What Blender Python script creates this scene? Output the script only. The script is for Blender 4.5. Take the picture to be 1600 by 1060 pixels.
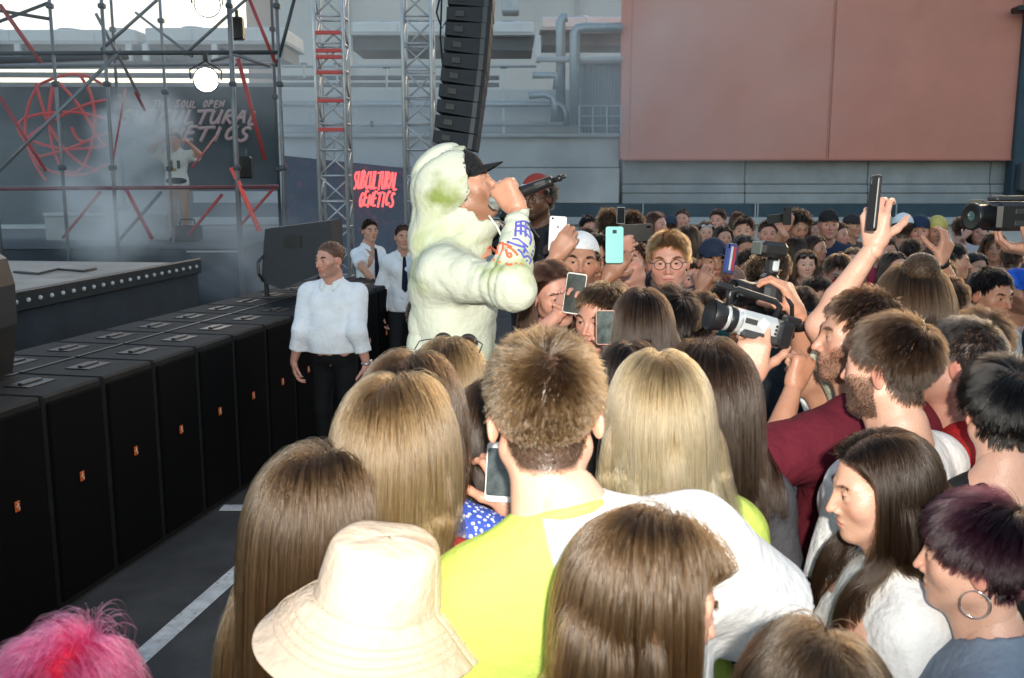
import bpy, math, random
import numpy as np
from mathutils import Vector, Matrix

for _o in list(bpy.data.objects):
    bpy.data.objects.remove(_o, do_unlink=True)
R = math.radians
SC = bpy.context.scene
COL = SC.collection
f32 = np.float32

# ------------------------------------------------------------------ camera
FPX, CAMZ, PITCH = 1500.0, 2.05, R(9.46)
_cd = bpy.data.cameras.new('camera')
_cd.sensor_width = 36.0
_cd.lens = 36.0 * FPX / 1600.0
_cd.clip_start = 0.05
_cd.clip_end = 3000.0
_cd.dof.use_dof = True
_cd.dof.focus_distance = 4.0
_cd.dof.aperture_fstop = 8.0
CAM = bpy.data.objects.new('camera', _cd)
COL.objects.link(CAM)
CAM.location = (0, 0, CAMZ)
CAM.rotation_euler = (R(90) - PITCH, 0, 0)
SC.camera = CAM

# ------------------------------------------------------------------ light
SUN_EL, SUN_AZ = R(12), R(20)          # low evening sun veiled behind the building ahead
W = bpy.data.worlds.new('World')
SC.world = W
W.use_nodes = True
_nt = W.node_tree
_bg = _nt.nodes['Background']
_sky = _nt.nodes.new('ShaderNodeTexSky')
_sky.sky_type = 'NISHITA'
_sky.sun_disc = False
_sky.sun_elevation = SUN_EL
_sky.sun_rotation = SUN_AZ
_sky.air_density = 1.0
_sky.dust_density = 2.0
_sky.ozone_density = 0.4
_nt.links.new(_sky.outputs[0], _bg.inputs[0])
_bg.inputs[1].default_value = 0.15
_sl = bpy.data.lights.new('sun', 'SUN')
_sl.energy = 0.11
_sl.angle = R(40)
_sl.color = (0.96, 0.98, 1.0)
SUN = bpy.data.objects.new('sun', _sl)
COL.objects.link(SUN)
_sd = Vector((math.sin(SUN_AZ) * math.cos(SUN_EL), math.cos(SUN_AZ) * math.cos(SUN_EL), math.sin(SUN_EL)))
SUN.rotation_euler = (-_sd).to_track_quat('-Z', 'Y').to_euler()
# the photographer's flash, held just above and behind the lens, its beam aimed over the near heads
_fl = bpy.data.lights.new('camera_flash', 'SPOT')
_fl.energy = 350.0
_fl.color = (1.0, 0.94, 0.84)
_fl.spot_size = R(92)
_fl.spot_blend = 1.0
_fl.shadow_soft_size = 0.03
FLASH = bpy.data.objects.new('camera_flash', _fl)
COL.objects.link(FLASH)
FLASH.location = (0.05, -0.35, CAMZ + 0.22)
FLASH.rotation_euler = (R(90 + 5), 0, R(1))

VS = SC.view_settings
VS.view_transform = 'Standard'
VS.look = 'None'
VS.exposure = 1.25
VS.gamma = 1.0
SC.render.engine = 'CYCLES'
CY = SC.cycles
CY.max_bounces = 8
CY.diffuse_bounces = 3
CY.glossy_bounces = 3
CY.transmission_bounces = 6
CY.transparent_max_bounces = 12
CY.volume_bounces = 2
CY.sample_clamp_indirect = 6.0
CY.use_denoising = True
try:
    CY.denoiser = 'OPENIMAGEDENOISE'
except Exception:
    pass
CY.volume_step_rate = 2.0
CY.volume_max_steps = 64
SC.render.film_transparent = False
SC.render.use_motion_blur = False

_CF = np.array([0, math.cos(PITCH), -math.sin(PITCH)])
_CU = np.array([0, math.sin(PITCH), math.cos(PITCH)])
_CX = np.array([1.0, 0, 0])
CAMP = np.array([0, 0, CAMZ])

def ray(px, py):
    return _CF + _CX * ((px - 800) / FPX) + _CU * ((530 - py) / FPX)

def P(px, py, Y):
    d = ray(px, py)
    return CAMP + d * (Y / d[1])

def G(px, py, z=0.0):
    d = ray(px, py)
    return CAMP + d * ((z - CAMZ) / d[2])

# ------------------------------------------------------------------ materials
_MC = {}

def mat(name, color, rough=0.6, var=0.12, vscale=12.0, bump=0.0, bscale=60.0, metal=0.0, spec=0.4,
        emit=None, sheen=0.0, coat=0.0, stains_haze=None):
    key = (name, tuple(color), rough, var, vscale, bump, bscale, metal, emit, str(stains_haze))
    if key in _MC:
        return _MC[key]
    m = bpy.data.materials.new(name)
    m.use_nodes = True
    nt = m.node_tree
    b = nt.nodes['Principled BSDF']
    b.inputs['Roughness'].default_value = rough
    b.inputs['Metallic'].default_value = metal
    b.inputs['Specular IOR Level'].default_value = spec
    if sheen:
        b.inputs['Sheen Weight'].default_value = sheen
        b.inputs['Sheen Roughness'].default_value = 0.5
    if coat:
        b.inputs['Coat Weight'].default_value = coat
    tc = nt.nodes.new('ShaderNodeTexCoord')
    out = None
    c = (*color, 1)
    if var > 0:
        n = nt.nodes.new('ShaderNodeTexNoise')
        n.inputs['Scale'].default_value = vscale
        n.inputs['Detail'].default_value = 5
        n.inputs['Roughness'].default_value = 0.65
        nt.links.new(tc.outputs['Object'], n.inputs['Vector'])
        mx = nt.nodes.new('ShaderNodeMix')
        mx.data_type = 'RGBA'
        mx.inputs[6].default_value = (*[x * (1 - var) for x in color], 1)
        mx.inputs[7].default_value = (*[min(1, x * (1 + var)) for x in color], 1)
        mr = nt.nodes.new('ShaderNodeMapRange')
        mr.inputs[1].default_value = 0.3
        mr.inputs[2].default_value = 0.7
        nt.links.new(n.outputs[0], mr.inputs[0])
        nt.links.new(mr.outputs[0], mx.inputs[0])
        out = mx.outputs[2]
    for st in (stains_haze or []):
        scol, sscale, lo, hi, seed = st
        n = nt.nodes.new('ShaderNodeTexNoise')
        n.noise_dimensions = '4D'
        n.inputs['W'].default_value = seed
        n.inputs['Scale'].default_value = sscale
        n.inputs['Detail'].default_value = 4
        nt.links.new(tc.outputs['Object'], n.inputs['Vector'])
        mr = nt.nodes.new('ShaderNodeMapRange')
        mr.inputs[1].default_value = lo
        mr.inputs[2].default_value = hi
        nt.links.new(n.outputs[0], mr.inputs[0])
        mx = nt.nodes.new('ShaderNodeMix')
        mx.data_type = 'RGBA'
        if out is not None:
            nt.links.new(out, mx.inputs[6])
        else:
            mx.inputs[6].default_value = c
        mx.inputs[7].default_value = (*scol, 1)
        nt.links.new(mr.outputs[0], mx.inputs[0])
        out = mx.outputs[2]
    if out is not None:
        nt.links.new(out, b.inputs['Base Color'])
    else:
        b.inputs['Base Color'].default_value = c
    if bump > 0:
        n = nt.nodes.new('ShaderNodeTexNoise')
        n.inputs['Scale'].default_value = bscale
        n.inputs['Detail'].default_value = 4
        nt.links.new(tc.outputs['Object'], n.inputs['Vector'])
        bp = nt.nodes.new('ShaderNodeBump')
        bp.inputs['Strength'].default_value = bump
        bp.inputs['Distance'].default_value = 0.01
        nt.links.new(n.outputs[0], bp.inputs['Height'])
        nt.links.new(bp.outputs[0], b.inputs['Normal'])
    if emit:
        b.inputs['Emission Color'].default_value = (*emit[0], 1)
        b.inputs['Emission Strength'].default_value = emit[1]
    _MC[key] = m
    return m

def fabric(color, name='fabric', var=0.1, rough=0.85):
    return mat(name, color, rough=rough, var=var, vscale=9, bump=0.6, bscale=42, spec=0.2, sheen=0.0)

_SK = {}

def skin_mat(tone, hairc):
    key = (tuple(tone), tuple(hairc))
    if key in _SK:
        return _SK[key]
    m = bpy.data.materials.new('skin')
    m.use_nodes = True
    nt = m.node_tree
    b = nt.nodes['Principled BSDF']
    b.inputs['Roughness'].default_value = 0.42
    b.inputs['Specular IOR Level'].default_value = 0.45
    b.inputs['Subsurface Weight'].default_value = 0.12
    b.inputs['Subsurface Radius'].default_value = (1.0, 0.35, 0.2)
    b.inputs['Subsurface Scale'].default_value = 0.006
    at = nt.nodes.new('ShaderNodeAttribute')
    at.attribute_name = 'mask'
    sp = nt.nodes.new('ShaderNodeSeparateColor')
    nt.links.new(at.outputs['Color'], sp.inputs[0])
    tc = nt.nodes.new('ShaderNodeTexCoord')
    nz = nt.nodes.new('ShaderNodeTexNoise')
    nz.inputs['Scale'].default_value = 26
    nz.inputs['Detail'].default_value = 6
    nt.links.new(tc.outputs['Object'], nz.inputs['Vector'])
    def mix(a, col, fac):
        mx = nt.nodes.new('ShaderNodeMix')
        mx.data_type = 'RGBA'
        nt.links.new(a, mx.inputs[6]) if not isinstance(a, tuple) else setattr(mx.inputs[6], 'default_value', a)
        mx.inputs[7].default_value = col
        nt.links.new(fac, mx.inputs[0])
        return mx.outputs[2]
    def mul(s, k):
        q = nt.nodes.new('ShaderNodeMath')
        q.operation = 'MULTIPLY'
        nt.links.new(s, q.inputs[0])
        q.inputs[1].default_value = k
        return q.outputs[0]
    t = tone
    o = mix((t[0], t[1], t[2], 1), (t[0] * 0.78, t[1] * 0.60, t[2] * 0.56, 1), nz.outputs[0])
    o = mix(o, (min(1, t[0] * 1.0), t[1] * 0.52, t[2] * 0.5, 1), mul(sp.outputs[2], 0.75))
    o = mix(o, (t[0] * 0.72, t[1] * 0.33, t[2] * 0.36, 1), mul(sp.outputs[0], 0.65))
    o = mix(o, (hairc[0] * 0.7, hairc[1] * 0.7, hairc[2] * 0.7, 1), sp.outputs[1])
    nt.links.new(o, b.inputs['Base Color'])
    n2 = nt.nodes.new('ShaderNodeTexNoise')
    n2.inputs['Scale'].default_value = 220
    nt.links.new(tc.outputs['Object'], n2.inputs['Vector'])
    bp = nt.nodes.new('ShaderNodeBump')
    bp.inputs['Strength'].default_value = 0.3
    bp.inputs['Distance'].default_value = 0.004
    nt.links.new(n2.outputs[0], bp.inputs['Height'])
    nt.links.new(bp.outputs[0], b.inputs['Normal'])
    _SK[key] = m
    return m

_HM = {}

def hair_mat(col, tip=None, rough=0.2):
    """strand material: colour at the root fading to the tip colour"""
    tip = tip or col
    key = (tuple(col), tuple(tip), rough)
    if key in _HM:
        return _HM[key]
    m = bpy.data.materials.new('hair')
    m.use_nodes = True
    nt = m.node_tree
    nt.nodes.remove(nt.nodes['Principled BSDF'])
    out = nt.nodes['Material Output']
    h = nt.nodes.new('ShaderNodeBsdfHairPrincipled')
    h.model = 'CHIANG'
    h.parametrization = 'COLOR'
    h.inputs['Roughness'].default_value = rough
    h.inputs['Radial Roughness'].default_value = 0.32
    h.inputs['IOR'].default_value = 1.45
    h.inputs['Coat'].default_value = 0.0
    h.inputs['Random Roughness'].default_value = 0.3
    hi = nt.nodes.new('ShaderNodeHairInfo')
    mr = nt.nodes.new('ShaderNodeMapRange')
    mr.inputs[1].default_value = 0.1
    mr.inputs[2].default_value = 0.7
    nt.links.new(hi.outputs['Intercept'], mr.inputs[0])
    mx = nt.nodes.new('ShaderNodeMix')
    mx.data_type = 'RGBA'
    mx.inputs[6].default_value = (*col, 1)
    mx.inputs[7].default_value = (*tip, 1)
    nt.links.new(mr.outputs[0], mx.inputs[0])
    # strand to strand variation
    hs = nt.nodes.new('ShaderNodeHueSaturation')
    mv = nt.nodes.new('ShaderNodeMapRange')
    mv.inputs[3].default_value = 0.4
    mv.inputs[4].default_value = 1.6
    nt.links.new(hi.outputs['Random'], mv.inputs[0])
    nt.links.new(mv.outputs[0], hs.inputs['Value'])
    nt.links.new(mx.outputs[2], hs.inputs['Color'])
    nt.links.new(hs.outputs[0], h.inputs['Color'])
    nt.links.new(h.outputs[0], out.inputs['Surface'])
    _HM[key] = m
    return m

# ------------------------------------------------------------------ mesh helpers
def mesh_from(name, verts, faces, matidx=None, mask=None, smooth=True):
    """faces: list of int arrays (n,3) or (n,4)"""
    me = bpy.data.meshes.new(name)
    verts = np.asarray(verts, dtype=f32)
    faces = [np.asarray(f, dtype=np.int32) for f in faces if len(f)]
    nl = sum(f.size for f in faces)
    nf = sum(len(f) for f in faces)
    me.vertices.add(len(verts))
    me.vertices.foreach_set('co', verts.ravel())
    me.loops.add(nl)
    me.loops.foreach_set('vertex_index', np.concatenate([f.ravel() for f in faces]))
    me.polygons.add(nf)
    tot = np.concatenate([np.full(len(f), f.shape[1], np.int32) for f in faces])
    st = np.concatenate([[0], np.cumsum(tot)[:-1]]).astype(np.int32)
    me.polygons.foreach_set('loop_start', st)
    me.polygons.foreach_set('loop_total', tot)
    if matidx is not None:
        me.polygons.foreach_set('material_index', np.asarray(matidx, np.int32))
    me.polygons.foreach_set('use_smooth', np.full(nf, smooth))
    if mask is not None:
        a = me.attributes.new('mask', 'FLOAT_COLOR', 'POINT')
        mk = np.ones((len(verts), 4), f32)
        mk[:, :3] = mask
        a.data.foreach_set('color', mk.ravel())
    me.update(calc_edges=True)
    me.validate()
    return me

class MB:
    """collects shapes into one mesh"""
    def __init__(s):
        s.v, s.q, s.t, s.n, s.fl = [], [], [], 0, []
    def raw(s, v, faces):
        v = np.asarray(v, dtype=float)
        b = s.n
        s.v.append(v)
        s.n += len(v)
        for f in faces:
            f = [int(i) + b for i in f]
            if len(f) == 4:
                s.q.append(f)
            elif len(f) == 3:
                s.t.append(f)
            else:
                for i in range(1, len(f) - 1):
                    s.t.append([f[0], f[i], f[i + 1]])
        return s
    def box(s, c, d, rot=None, bev=0.0):
        c = np.asarray(c, float)
        d = np.asarray(d, float) / 2
        if bev > 0:
            bev = min(bev, 0.45 * float(d.min()) * 2)
            v = []
            for sx in (-1, 1):
                for sy in (-1, 1):
                    for sz in (-1, 1):
                        k = np.array([sx, sy, sz])
                        for ax in range(3):
                            p = d * k
                            for o in range(3):
                                if o != ax:
                                    p[o] -= bev * k[o]
                            v.append(p)
            v = np.array(v)
            ix = lambda sx, sy, sz, ax: ((sx > 0) * 4 + (sy > 0) * 2 + (sz > 0)) * 3 + ax
            F = []
            for ax in range(3):
                a1, a2 = [(1, 2), (2, 0), (0, 1)][ax]
                for sg in (-1, 1):
                    q = []
                    for (u, w) in ((-1, -1), (1, -1), (1, 1), (-1, 1)):
                        k = [0, 0, 0]
                        k[ax], k[a1], k[a2] = sg, u, w
                        q.append(ix(*k, ax))
                    F.append(q if sg > 0 else q[::-1])
            for ax in range(3):
                a1, a2 = [(1, 2), (2, 0), (0, 1)][ax]
                for u in (-1, 1):
                    for w in (-1, 1):
                        k0 = [0, 0, 0]
                        k1 = [0, 0, 0]
                        k0[ax], k0[a1], k0[a2] = -1, u, w
                        k1[ax], k1[a1], k1[a2] = 1, u, w
                        q = [ix(*k0, a1), ix(*k1, a1), ix(*k1, a2), ix(*k0, a2)]
                        F.append(q if u * w < 0 else q[::-1])
            for sx in (-1, 1):
                for sy in (-1, 1):
                    for sz in (-1, 1):
                        t = [ix(sx, sy, sz, 0), ix(sx, sy, sz, 1), ix(sx, sy, sz, 2)]
                        F.append(t if sx * sy * sz > 0 else t[::-1])
        else:
            v = np.array([[x, y, z] for x in (-1, 1) for y in (-1, 1) for z in (-1, 1)]) * d
            F = [[0, 1, 3, 2], [4, 6, 7, 5], [0, 4, 5, 1], [2, 3, 7, 6], [0, 2, 6, 4], [1, 5, 7, 3]]
        if rot is not None:
            v = v @ np.asarray(rot, float).T
        return s.raw(v + c, F)
    def tube(s, pts, r, n=8, cap=True, closed=False):
        pts = np.asarray(pts, float)
        m = len(pts)
        rr = np.full(m, r) if np.isscalar(r) else np.asarray(r, float)
        tg = np.gradient(pts, axis=0) if not closed else np.roll(pts, -1, 0) - np.roll(pts, 1, 0)
        tg /= np.linalg.norm(tg, axis=1)[:, None] + 1e-12
        up = np.array([0, 0, 1.0]) if abs(tg[0][2]) < 0.9 else np.array([1.0, 0, 0])
        V = []
        for i in range(m):
            a = np.cross(tg[i], up)
            a /= np.linalg.norm(a) + 1e-12
            up = np.cross(a, tg[i])
            up /= np.linalg.norm(up) + 1e-12
            th = np.arange(n) * 2 * math.pi / n
            V.append(pts[i] + rr[i] * (np.cos(th)[:, None] * a + np.sin(th)[:, None] * up))
        V = np.concatenate(V)
        F = []
        for i in range(m if closed else m - 1):
            j = (i + 1) % m
            for k in range(n):
                F.append([i * n + k, i * n + (k + 1) % n, j * n + (k + 1) % n, j * n + k])
        if cap and not closed:
            F.append(list(range(n))[::-1])
            F.append([(m - 1) * n + k for k in range(n)])
        return s.raw(V, F)
    def cyl(s, a, b, r, n=12, r2=None):
        a, b = np.asarray(a, float), np.asarray(b, float)
        return s.tube(np.array([a, b]), np.array([r, r if r2 is None else r2]), n)
    def lathe(s, prof, n=24, M=None, c=(0, 0, 0)):
        """prof: (r, z) pairs about z"""
        th = np.arange(n) * 2 * math.pi / n
        V = np.concatenate([np.stack([r * np.cos(th), r * np.sin(th), np.full(n, z)], 1) for r, z in prof])
        F = []
        for i in range(len(prof) - 1):
            for k in range(n):
                F.append([i * n + k, i * n + (k + 1) % n, (i + 1) * n + (k + 1) % n, (i + 1) * n + k])
        F.append(list(range(n))[::-1])
        F.append([(len(prof) - 1) * n + k for k in range(n)])
        if M is not None:
            V = V @ np.asarray(M, float).T
        return s.raw(V + np.asarray(c, float), F)
    def ball(s, c, r, n=10, m=7, rot=None):
        r = np.full(3, r) if np.isscalar(r) else np.asarray(r, float)
        V, F = [], []
        for i in range(m + 1):
            ph = math.pi * i / m
            for k in range(n):
                t = 2 * math.pi * k / n
                V.append([math.sin(ph) * math.cos(t), math.sin(ph) * math.sin(t), math.cos(ph)])
        for i in range(m):
            for k in range(n):
                F.append([i * n + k, (i + 1) * n + k, (i + 1) * n + (k + 1) % n, i * n + (k + 1) % n])
        V = np.array(V) * r
        if rot is not None:
            V = V @ np.asarray(rot, float).T
        return s.raw(V + np.asarray(c, float), F)
    def sheet(s, grid):
        """grid (n,m,3) of points -> quads"""
        n, m = grid.shape[:2]
        F = [[i * m + j, i * m + j + 1, (i + 1) * m + j + 1, (i + 1) * m + j] for i in range(n - 1) for j in range(m - 1)]
        return s.raw(grid.reshape(-1, 3), F)
    def build(s, name, material, parent=None, smooth=False, loc=None):
        me = mesh_from(name, np.concatenate(s.v), [np.array(s.q, np.int32).reshape(-1, 4), np.array(s.t, np.int32).reshape(-1, 3)], smooth=smooth)
        me.materials.append(material)
        return link(name, me, parent, loc)

def link(name, data, parent=None, loc=None):
    o = bpy.data.objects.new(name, data)
    COL.objects.link(o)
    if parent is not None:
        o.parent = parent
    if loc is not None:
        o.location = loc
    return o

def empty(name, loc=(0, 0, 0), rz=0.0, sc=1.0):
    o = bpy.data.objects.new(name, None)
    o.empty_display_size = 0.2
    COL.objects.link(o)
    o.location = loc
    o.rotation_euler = (0, 0, rz)
    o.scale = (sc, sc, sc)
    return o

def tag(o, label=None, cat=None, group=None, kind=None):
    if label:
        o['label'] = label
    if cat:
        o['category'] = cat
    if group:
        o['group'] = group
    if kind:
        o['kind'] = kind
    return o

def copy_tree(o, parent=None):
    c = o.copy()
    COL.objects.link(c)
    c.parent = parent
    for ch in list(o.children):
        copy_tree(ch, c)
    return c

def nrm(v):
    v = np.asarray(v, float)
    return v / (np.linalg.norm(v) + 1e-12)

def frame(y, z):
    """matrix with columns x,y,z : y kept, z made square to it"""
    y = nrm(y)
    x = nrm(np.cross(y, z))
    z = np.cross(x, y)
    return np.stack([x, y, z], 1)

def rotx(a):
    c, s = math.cos(a), math.sin(a)
    return np.array([[1, 0, 0], [0, c, -s], [0, s, c]])

def roty(a):
    c, s = math.cos(a), math.sin(a)
    return np.array([[c, 0, s], [0, 1, 0], [-s, 0, c]])

def rotz(a):
    c, s = math.cos(a), math.sin(a)
    return np.array([[c, -s, 0], [s, c, 0], [0, 0, 1]])

# ------------------------------------------------------------------ soft solids (distance fields turned into a surface)
class Field:
    def __init__(s, lo, hi, h):
        s.lo = np.asarray(lo, float)
        s.h = h
        n = np.ceil((np.asarray(hi, float) - s.lo) / h).astype(int) + 1
        s.n = n
        s.ax = [(s.lo[i] + h * np.arange(n[i])).astype(f32) for i in range(3)]
        s.d = np.full(tuple(n), 1.0, f32)
    def _sl(s, lo, hi):
        sl, g = [], []
        for i in range(3):
            a = max(0, int(math.floor((lo[i] - s.lo[i]) / s.h)))
            b = min(s.n[i], int(math.ceil((hi[i] - s.lo[i]) / s.h)) + 1)
            if b <= a:
                return None, None
            sl.append(slice(a, b))
            sh = [1, 1, 1]
            sh[i] = -1
            g.append(s.ax[i][a:b].reshape(sh))
        return tuple(sl), g
    def _comb(s, sl, p, k, op):
        d = s.d[sl]
        if op == 'u':
            if k > 0:
                hh = np.clip(0.5 + 0.5 * (d - p) / k, 0, 1)
                s.d[sl] = d + (p - d) * hh - k * hh * (1 - hh)
            else:
                s.d[sl] = np.minimum(d, p)
        elif op == 's':
            if k > 0:
                hh = np.clip(0.5 - 0.5 * (d + p) / k, 0, 1)
                s.d[sl] = d + (-p - d) * hh + k * hh * (1 - hh)
            else:
                s.d[sl] = np.maximum(d, -p)
    def ell(s, c, r, k=0.0, op='u', rot=None):
        c = np.asarray(c, float)
        r = np.full(3, r, float) if np.isscalar(r) else np.asarray(r, float)
        m = (r.max() if rot is not None else r) + k + 3 * s.h
        sl, g = s._sl(c - m, c + m)
        if sl is None:
            return s
        x, y, z = g[0] - f32(c[0]), g[1] - f32(c[1]), g[2] - f32(c[2])
        if rot is not None:
            q = np.asarray(rot, f32)
            x, y, z = (q[0, 0] * x + q[1, 0] * y + q[2, 0] * z, q[0, 1] * x + q[1, 1] * y + q[2, 1] * z,
                       q[0, 2] * x + q[1, 2] * y + q[2, 2] * z)
        r = r.astype(f32)
        k0 = np.sqrt((x / r[0]) ** 2 + (y / r[1]) ** 2 + (z / r[2]) ** 2)
        k1 = np.sqrt((x / r[0] ** 2) ** 2 + (y / r[1] ** 2) ** 2 + (z / r[2] ** 2) ** 2) + 1e-6
        p = k0 * (k0 - 1) / k1
        p = np.where(k0 < 0.05, -r.min(), p)
        s._comb(sl, p.astype(f32), f32(k), op)
        return s
    def cone(s, a, b, ra, rb, k=0.0, op='u', flat=None):
        a, b = np.asarray(a, float), np.asarray(b, float)
        m = max(ra, rb) + k + 3 * s.h
        sl, g = s._sl(np.minimum(a, b) - m, np.maximum(a, b) + m)
        if sl is None:
            return s
        ba = (b - a).astype(f32)
        L = f32((ba ** 2).sum() + 1e-9)
        x, y, z = g[0] - f32(a[0]), g[1] - f32(a[1]), g[2] - f32(a[2])
        t = np.clip((x * ba[0] + y * ba[1] + z * ba[2]) / L, 0, 1)
        p = np.sqrt((x - t * ba[0]) ** 2 + (y - t * ba[1]) ** 2 + (z - t * ba[2]) ** 2) - (f32(ra) + t * f32(rb - ra))
        s._comb(sl, p.astype(f32), f32(k), op)
        return s
    def plane(s, pt, n, soft=0.0, box=None):
        """keep the side the normal points away from; optional limiting sphere (centre, radius)"""
        n = nrm(n).astype(f32)
        pt = np.asarray(pt, float)
        if box is not None:
            sl, g = s._sl(np.asarray(box[0]) - box[1], np.asarray(box[0]) + box[1])
            if sl is None:
                return s
        else:
            sl, g = tuple(slice(None) for _ in range(3)), [s.ax[i].reshape([-1 if j == i else 1 for j in range(3)]) for i in range(3)]
        p = (g[0] - f32(pt[0])) * n[0] + (g[1] - f32(pt[1])) * n[1] + (g[2] - f32(pt[2])) * n[2]
        if box is not None:
            r = np.sqrt((g[0] - box[0][0]) ** 2 + (g[1] - box[0][1]) ** 2 + (g[2] - box[0][2]) ** 2)
            p = np.where(r < box[1], p, -1.0)
        s.d[sl] = np.maximum(s.d[sl], p.astype(f32))
        return s
    def wrinkle(s, amp, freq, seed, n=6, aniso=(1, 1, 1)):
        rg = np.random.RandomState(seed)
        X, Y, Z = [s.ax[i].reshape([-1 if j == i else 1 for j in range(3)]) for i in range(3)]
        acc = 0
        for i in range(n):
            w = rg.normal(size=3) * freq * np.asarray(aniso) * rg.uniform(0.5, 1.6)
            ph = rg.uniform(0, 6.28)
            u = rg.normal(size=3) * freq * 0.4
            acc = acc + np.sin(f32(w[0]) * X + f32(w[1]) * Y + f32(w[2]) * Z + f32(ph)
                               + np.sin(f32(u[0]) * X + f32(u[1]) * Y + f32(u[2]) * Z).astype(f32))
        s.d += (acc * f32(amp / math.sqrt(n))).astype(f32)
        return s
    def folds(s, amp, freq, seed, n=3, aniso=(1, 1, 1)):
        rg = np.random.RandomState(seed)
        X, Y, Z = [s.ax[i].reshape([-1 if j == i else 1 for j in range(3)]) for i in range(3)]
        for i in range(n):
            w = rg.normal(size=3) * freq * np.asarray(aniso)
            u = rg.normal(size=3) * freq * 0.55
            v = rg.normal(size=3) * freq * 0.35
            wob = 1.3 * np.sin(f32(u[0]) * X + f32(u[1]) * Y + f32(u[2]) * Z + f32(rg.uniform(0, 6)))
            ph = f32(w[0]) * X + f32(w[1]) * Y + f32(w[2]) * Z + f32(rg.uniform(0, 6)) + wob
            gate = 0.5 + 0.5 * np.sin(f32(v[0]) * X + f32(v[1]) * Y + f32(v[2]) * Z + f32(rg.uniform(0, 6)))
            s.d += (f32(amp) * (1 - np.abs(np.sin(ph))) ** 2 * gate).astype(f32)
        return s
    def rings(s, a, b, amp, wl, t0, width, rad, seed=0):
        """bunched cloth: ridges across the limb a-b, strongest at t0 metres along it"""
        a, b = np.asarray(a, float), np.asarray(b, float)
        u = nrm(b - a).astype(f32)
        X, Y, Z = [s.ax[i].reshape([-1 if j == i else 1 for j in range(3)]) for i in range(3)]
        x, y, z = X - f32(a[0]), Y - f32(a[1]), Z - f32(a[2])
        t = x * u[0] + y * u[1] + z * u[2]
        r = np.sqrt(np.maximum((x - t * u[0]) ** 2 + (y - t * u[1]) ** 2 + (z - t * u[2]) ** 2, 0))
        rg = np.random.RandomState(seed)
        k = rg.normal(size=3) * 14
        wob = 1.6 * np.sin(f32(k[0]) * x + f32(k[1]) * y + f32(k[2]) * z)
        w = np.exp(-((t - f32(t0)) / f32(width)) ** 2) * (r < rad)
        s.d += (f32(amp) * (1 - np.abs(np.sin(t * f32(math.pi / wl) + wob))) ** 1.5 * w).astype(f32)
        return s
    def nets(s):
        d = s.d
        ins = d < 0
        n = ins[:-1, :-1, :-1].astype(np.int8)
        cnt = sum(ins[i:i + d.shape[0] - 1, j:j + d.shape[1] - 1, k:k + d.shape[2] - 1].astype(np.int8)
                  for i in (0, 1) for j in (0, 1) for k in (0, 1))
        act = (cnt > 0) & (cnt < 8)
        ci = np.argwhere(act)
        if len(ci) == 0:
            return np.zeros((0, 3), f32), np.zeros((0, 4), np.int32)
        idx = np.full(act.shape, -1, np.int32)
        idx[act] = np.arange(len(ci))
        cor = {}
        for i in (0, 1):
            for j in (0, 1):
                for k in (0, 1):
                    cor[(i, j, k)] = d[ci[:, 0] + i, ci[:, 1] + j, ci[:, 2] + k]
        acc = np.zeros((len(ci), 3))
        num = np.zeros(len(ci))
        for ax in range(3):
            for u in (0, 1):
                for v in (0, 1):
                    a = [0, 0, 0]
                    o = [q for q in range(3) if q != ax]
                    a[o[0]], a[o[1]] = u, v
                    b = list(a)
                    b[ax] = 1
                    da, db = cor[tuple(a)], cor[tuple(b)]
                    cr = (da < 0) != (db < 0)
                    t = np.where(cr, da / np.where(cr, da - db, 1), 0)
                    p = np.zeros((len(ci), 3))
                    p[:, o[0]], p[:, o[1]] = u, v
                    p[:, ax] = t
                    acc[cr] += p[cr]
                    num += cr
        vs = s.lo + s.h * (ci + acc / num[:, None])
        Q = []
        for ax in range(3):
            sh = [slice(None)] * 3
            sh2 = [slice(None)] * 3
            sh[ax] = slice(0, -1)
            sh2[ax] = slice(1, None)
            a, b = ins[tuple(sh)], ins[tuple(sh2)]
            e = np.argwhere(a != b)
            o = [q for q in range(3) if q != ax]
            ok = np.ones(len(e), bool)
            for q in o:
                ok &= (e[:, q] > 0) & (e[:, q] < d.shape[q] - 1)
            e = e[ok]
            def cell(u, v):
                c = e.copy()
                c[:, o[0]] -= u
                c[:, o[1]] -= v
                return idx[c[:, 0], c[:, 1], c[:, 2]]
            q = np.stack([cell(1, 1), cell(0, 1), cell(0, 0), cell(1, 0)], 1)
            fl = a[e[:, 0], e[:, 1], e[:, 2]]
            if ax == 1:
                fl = ~fl
            q[~fl] = q[~fl][:, ::-1]
            Q.append(q)
        q = np.concatenate(Q)
        q = q[(q >= 0).all(1)]
        return vs.astype(f32), q.astype(np.int32)

# ------------------------------------------------------------------ people: heads
# head frame: origin between the eyes' height and the ears, +Y the way the face looks, +Z up, +X the person's right
CRAN = ((0, -0.018, 0.034), (0.0755, 0.097, 0.083))
_HEADS = {}

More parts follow.
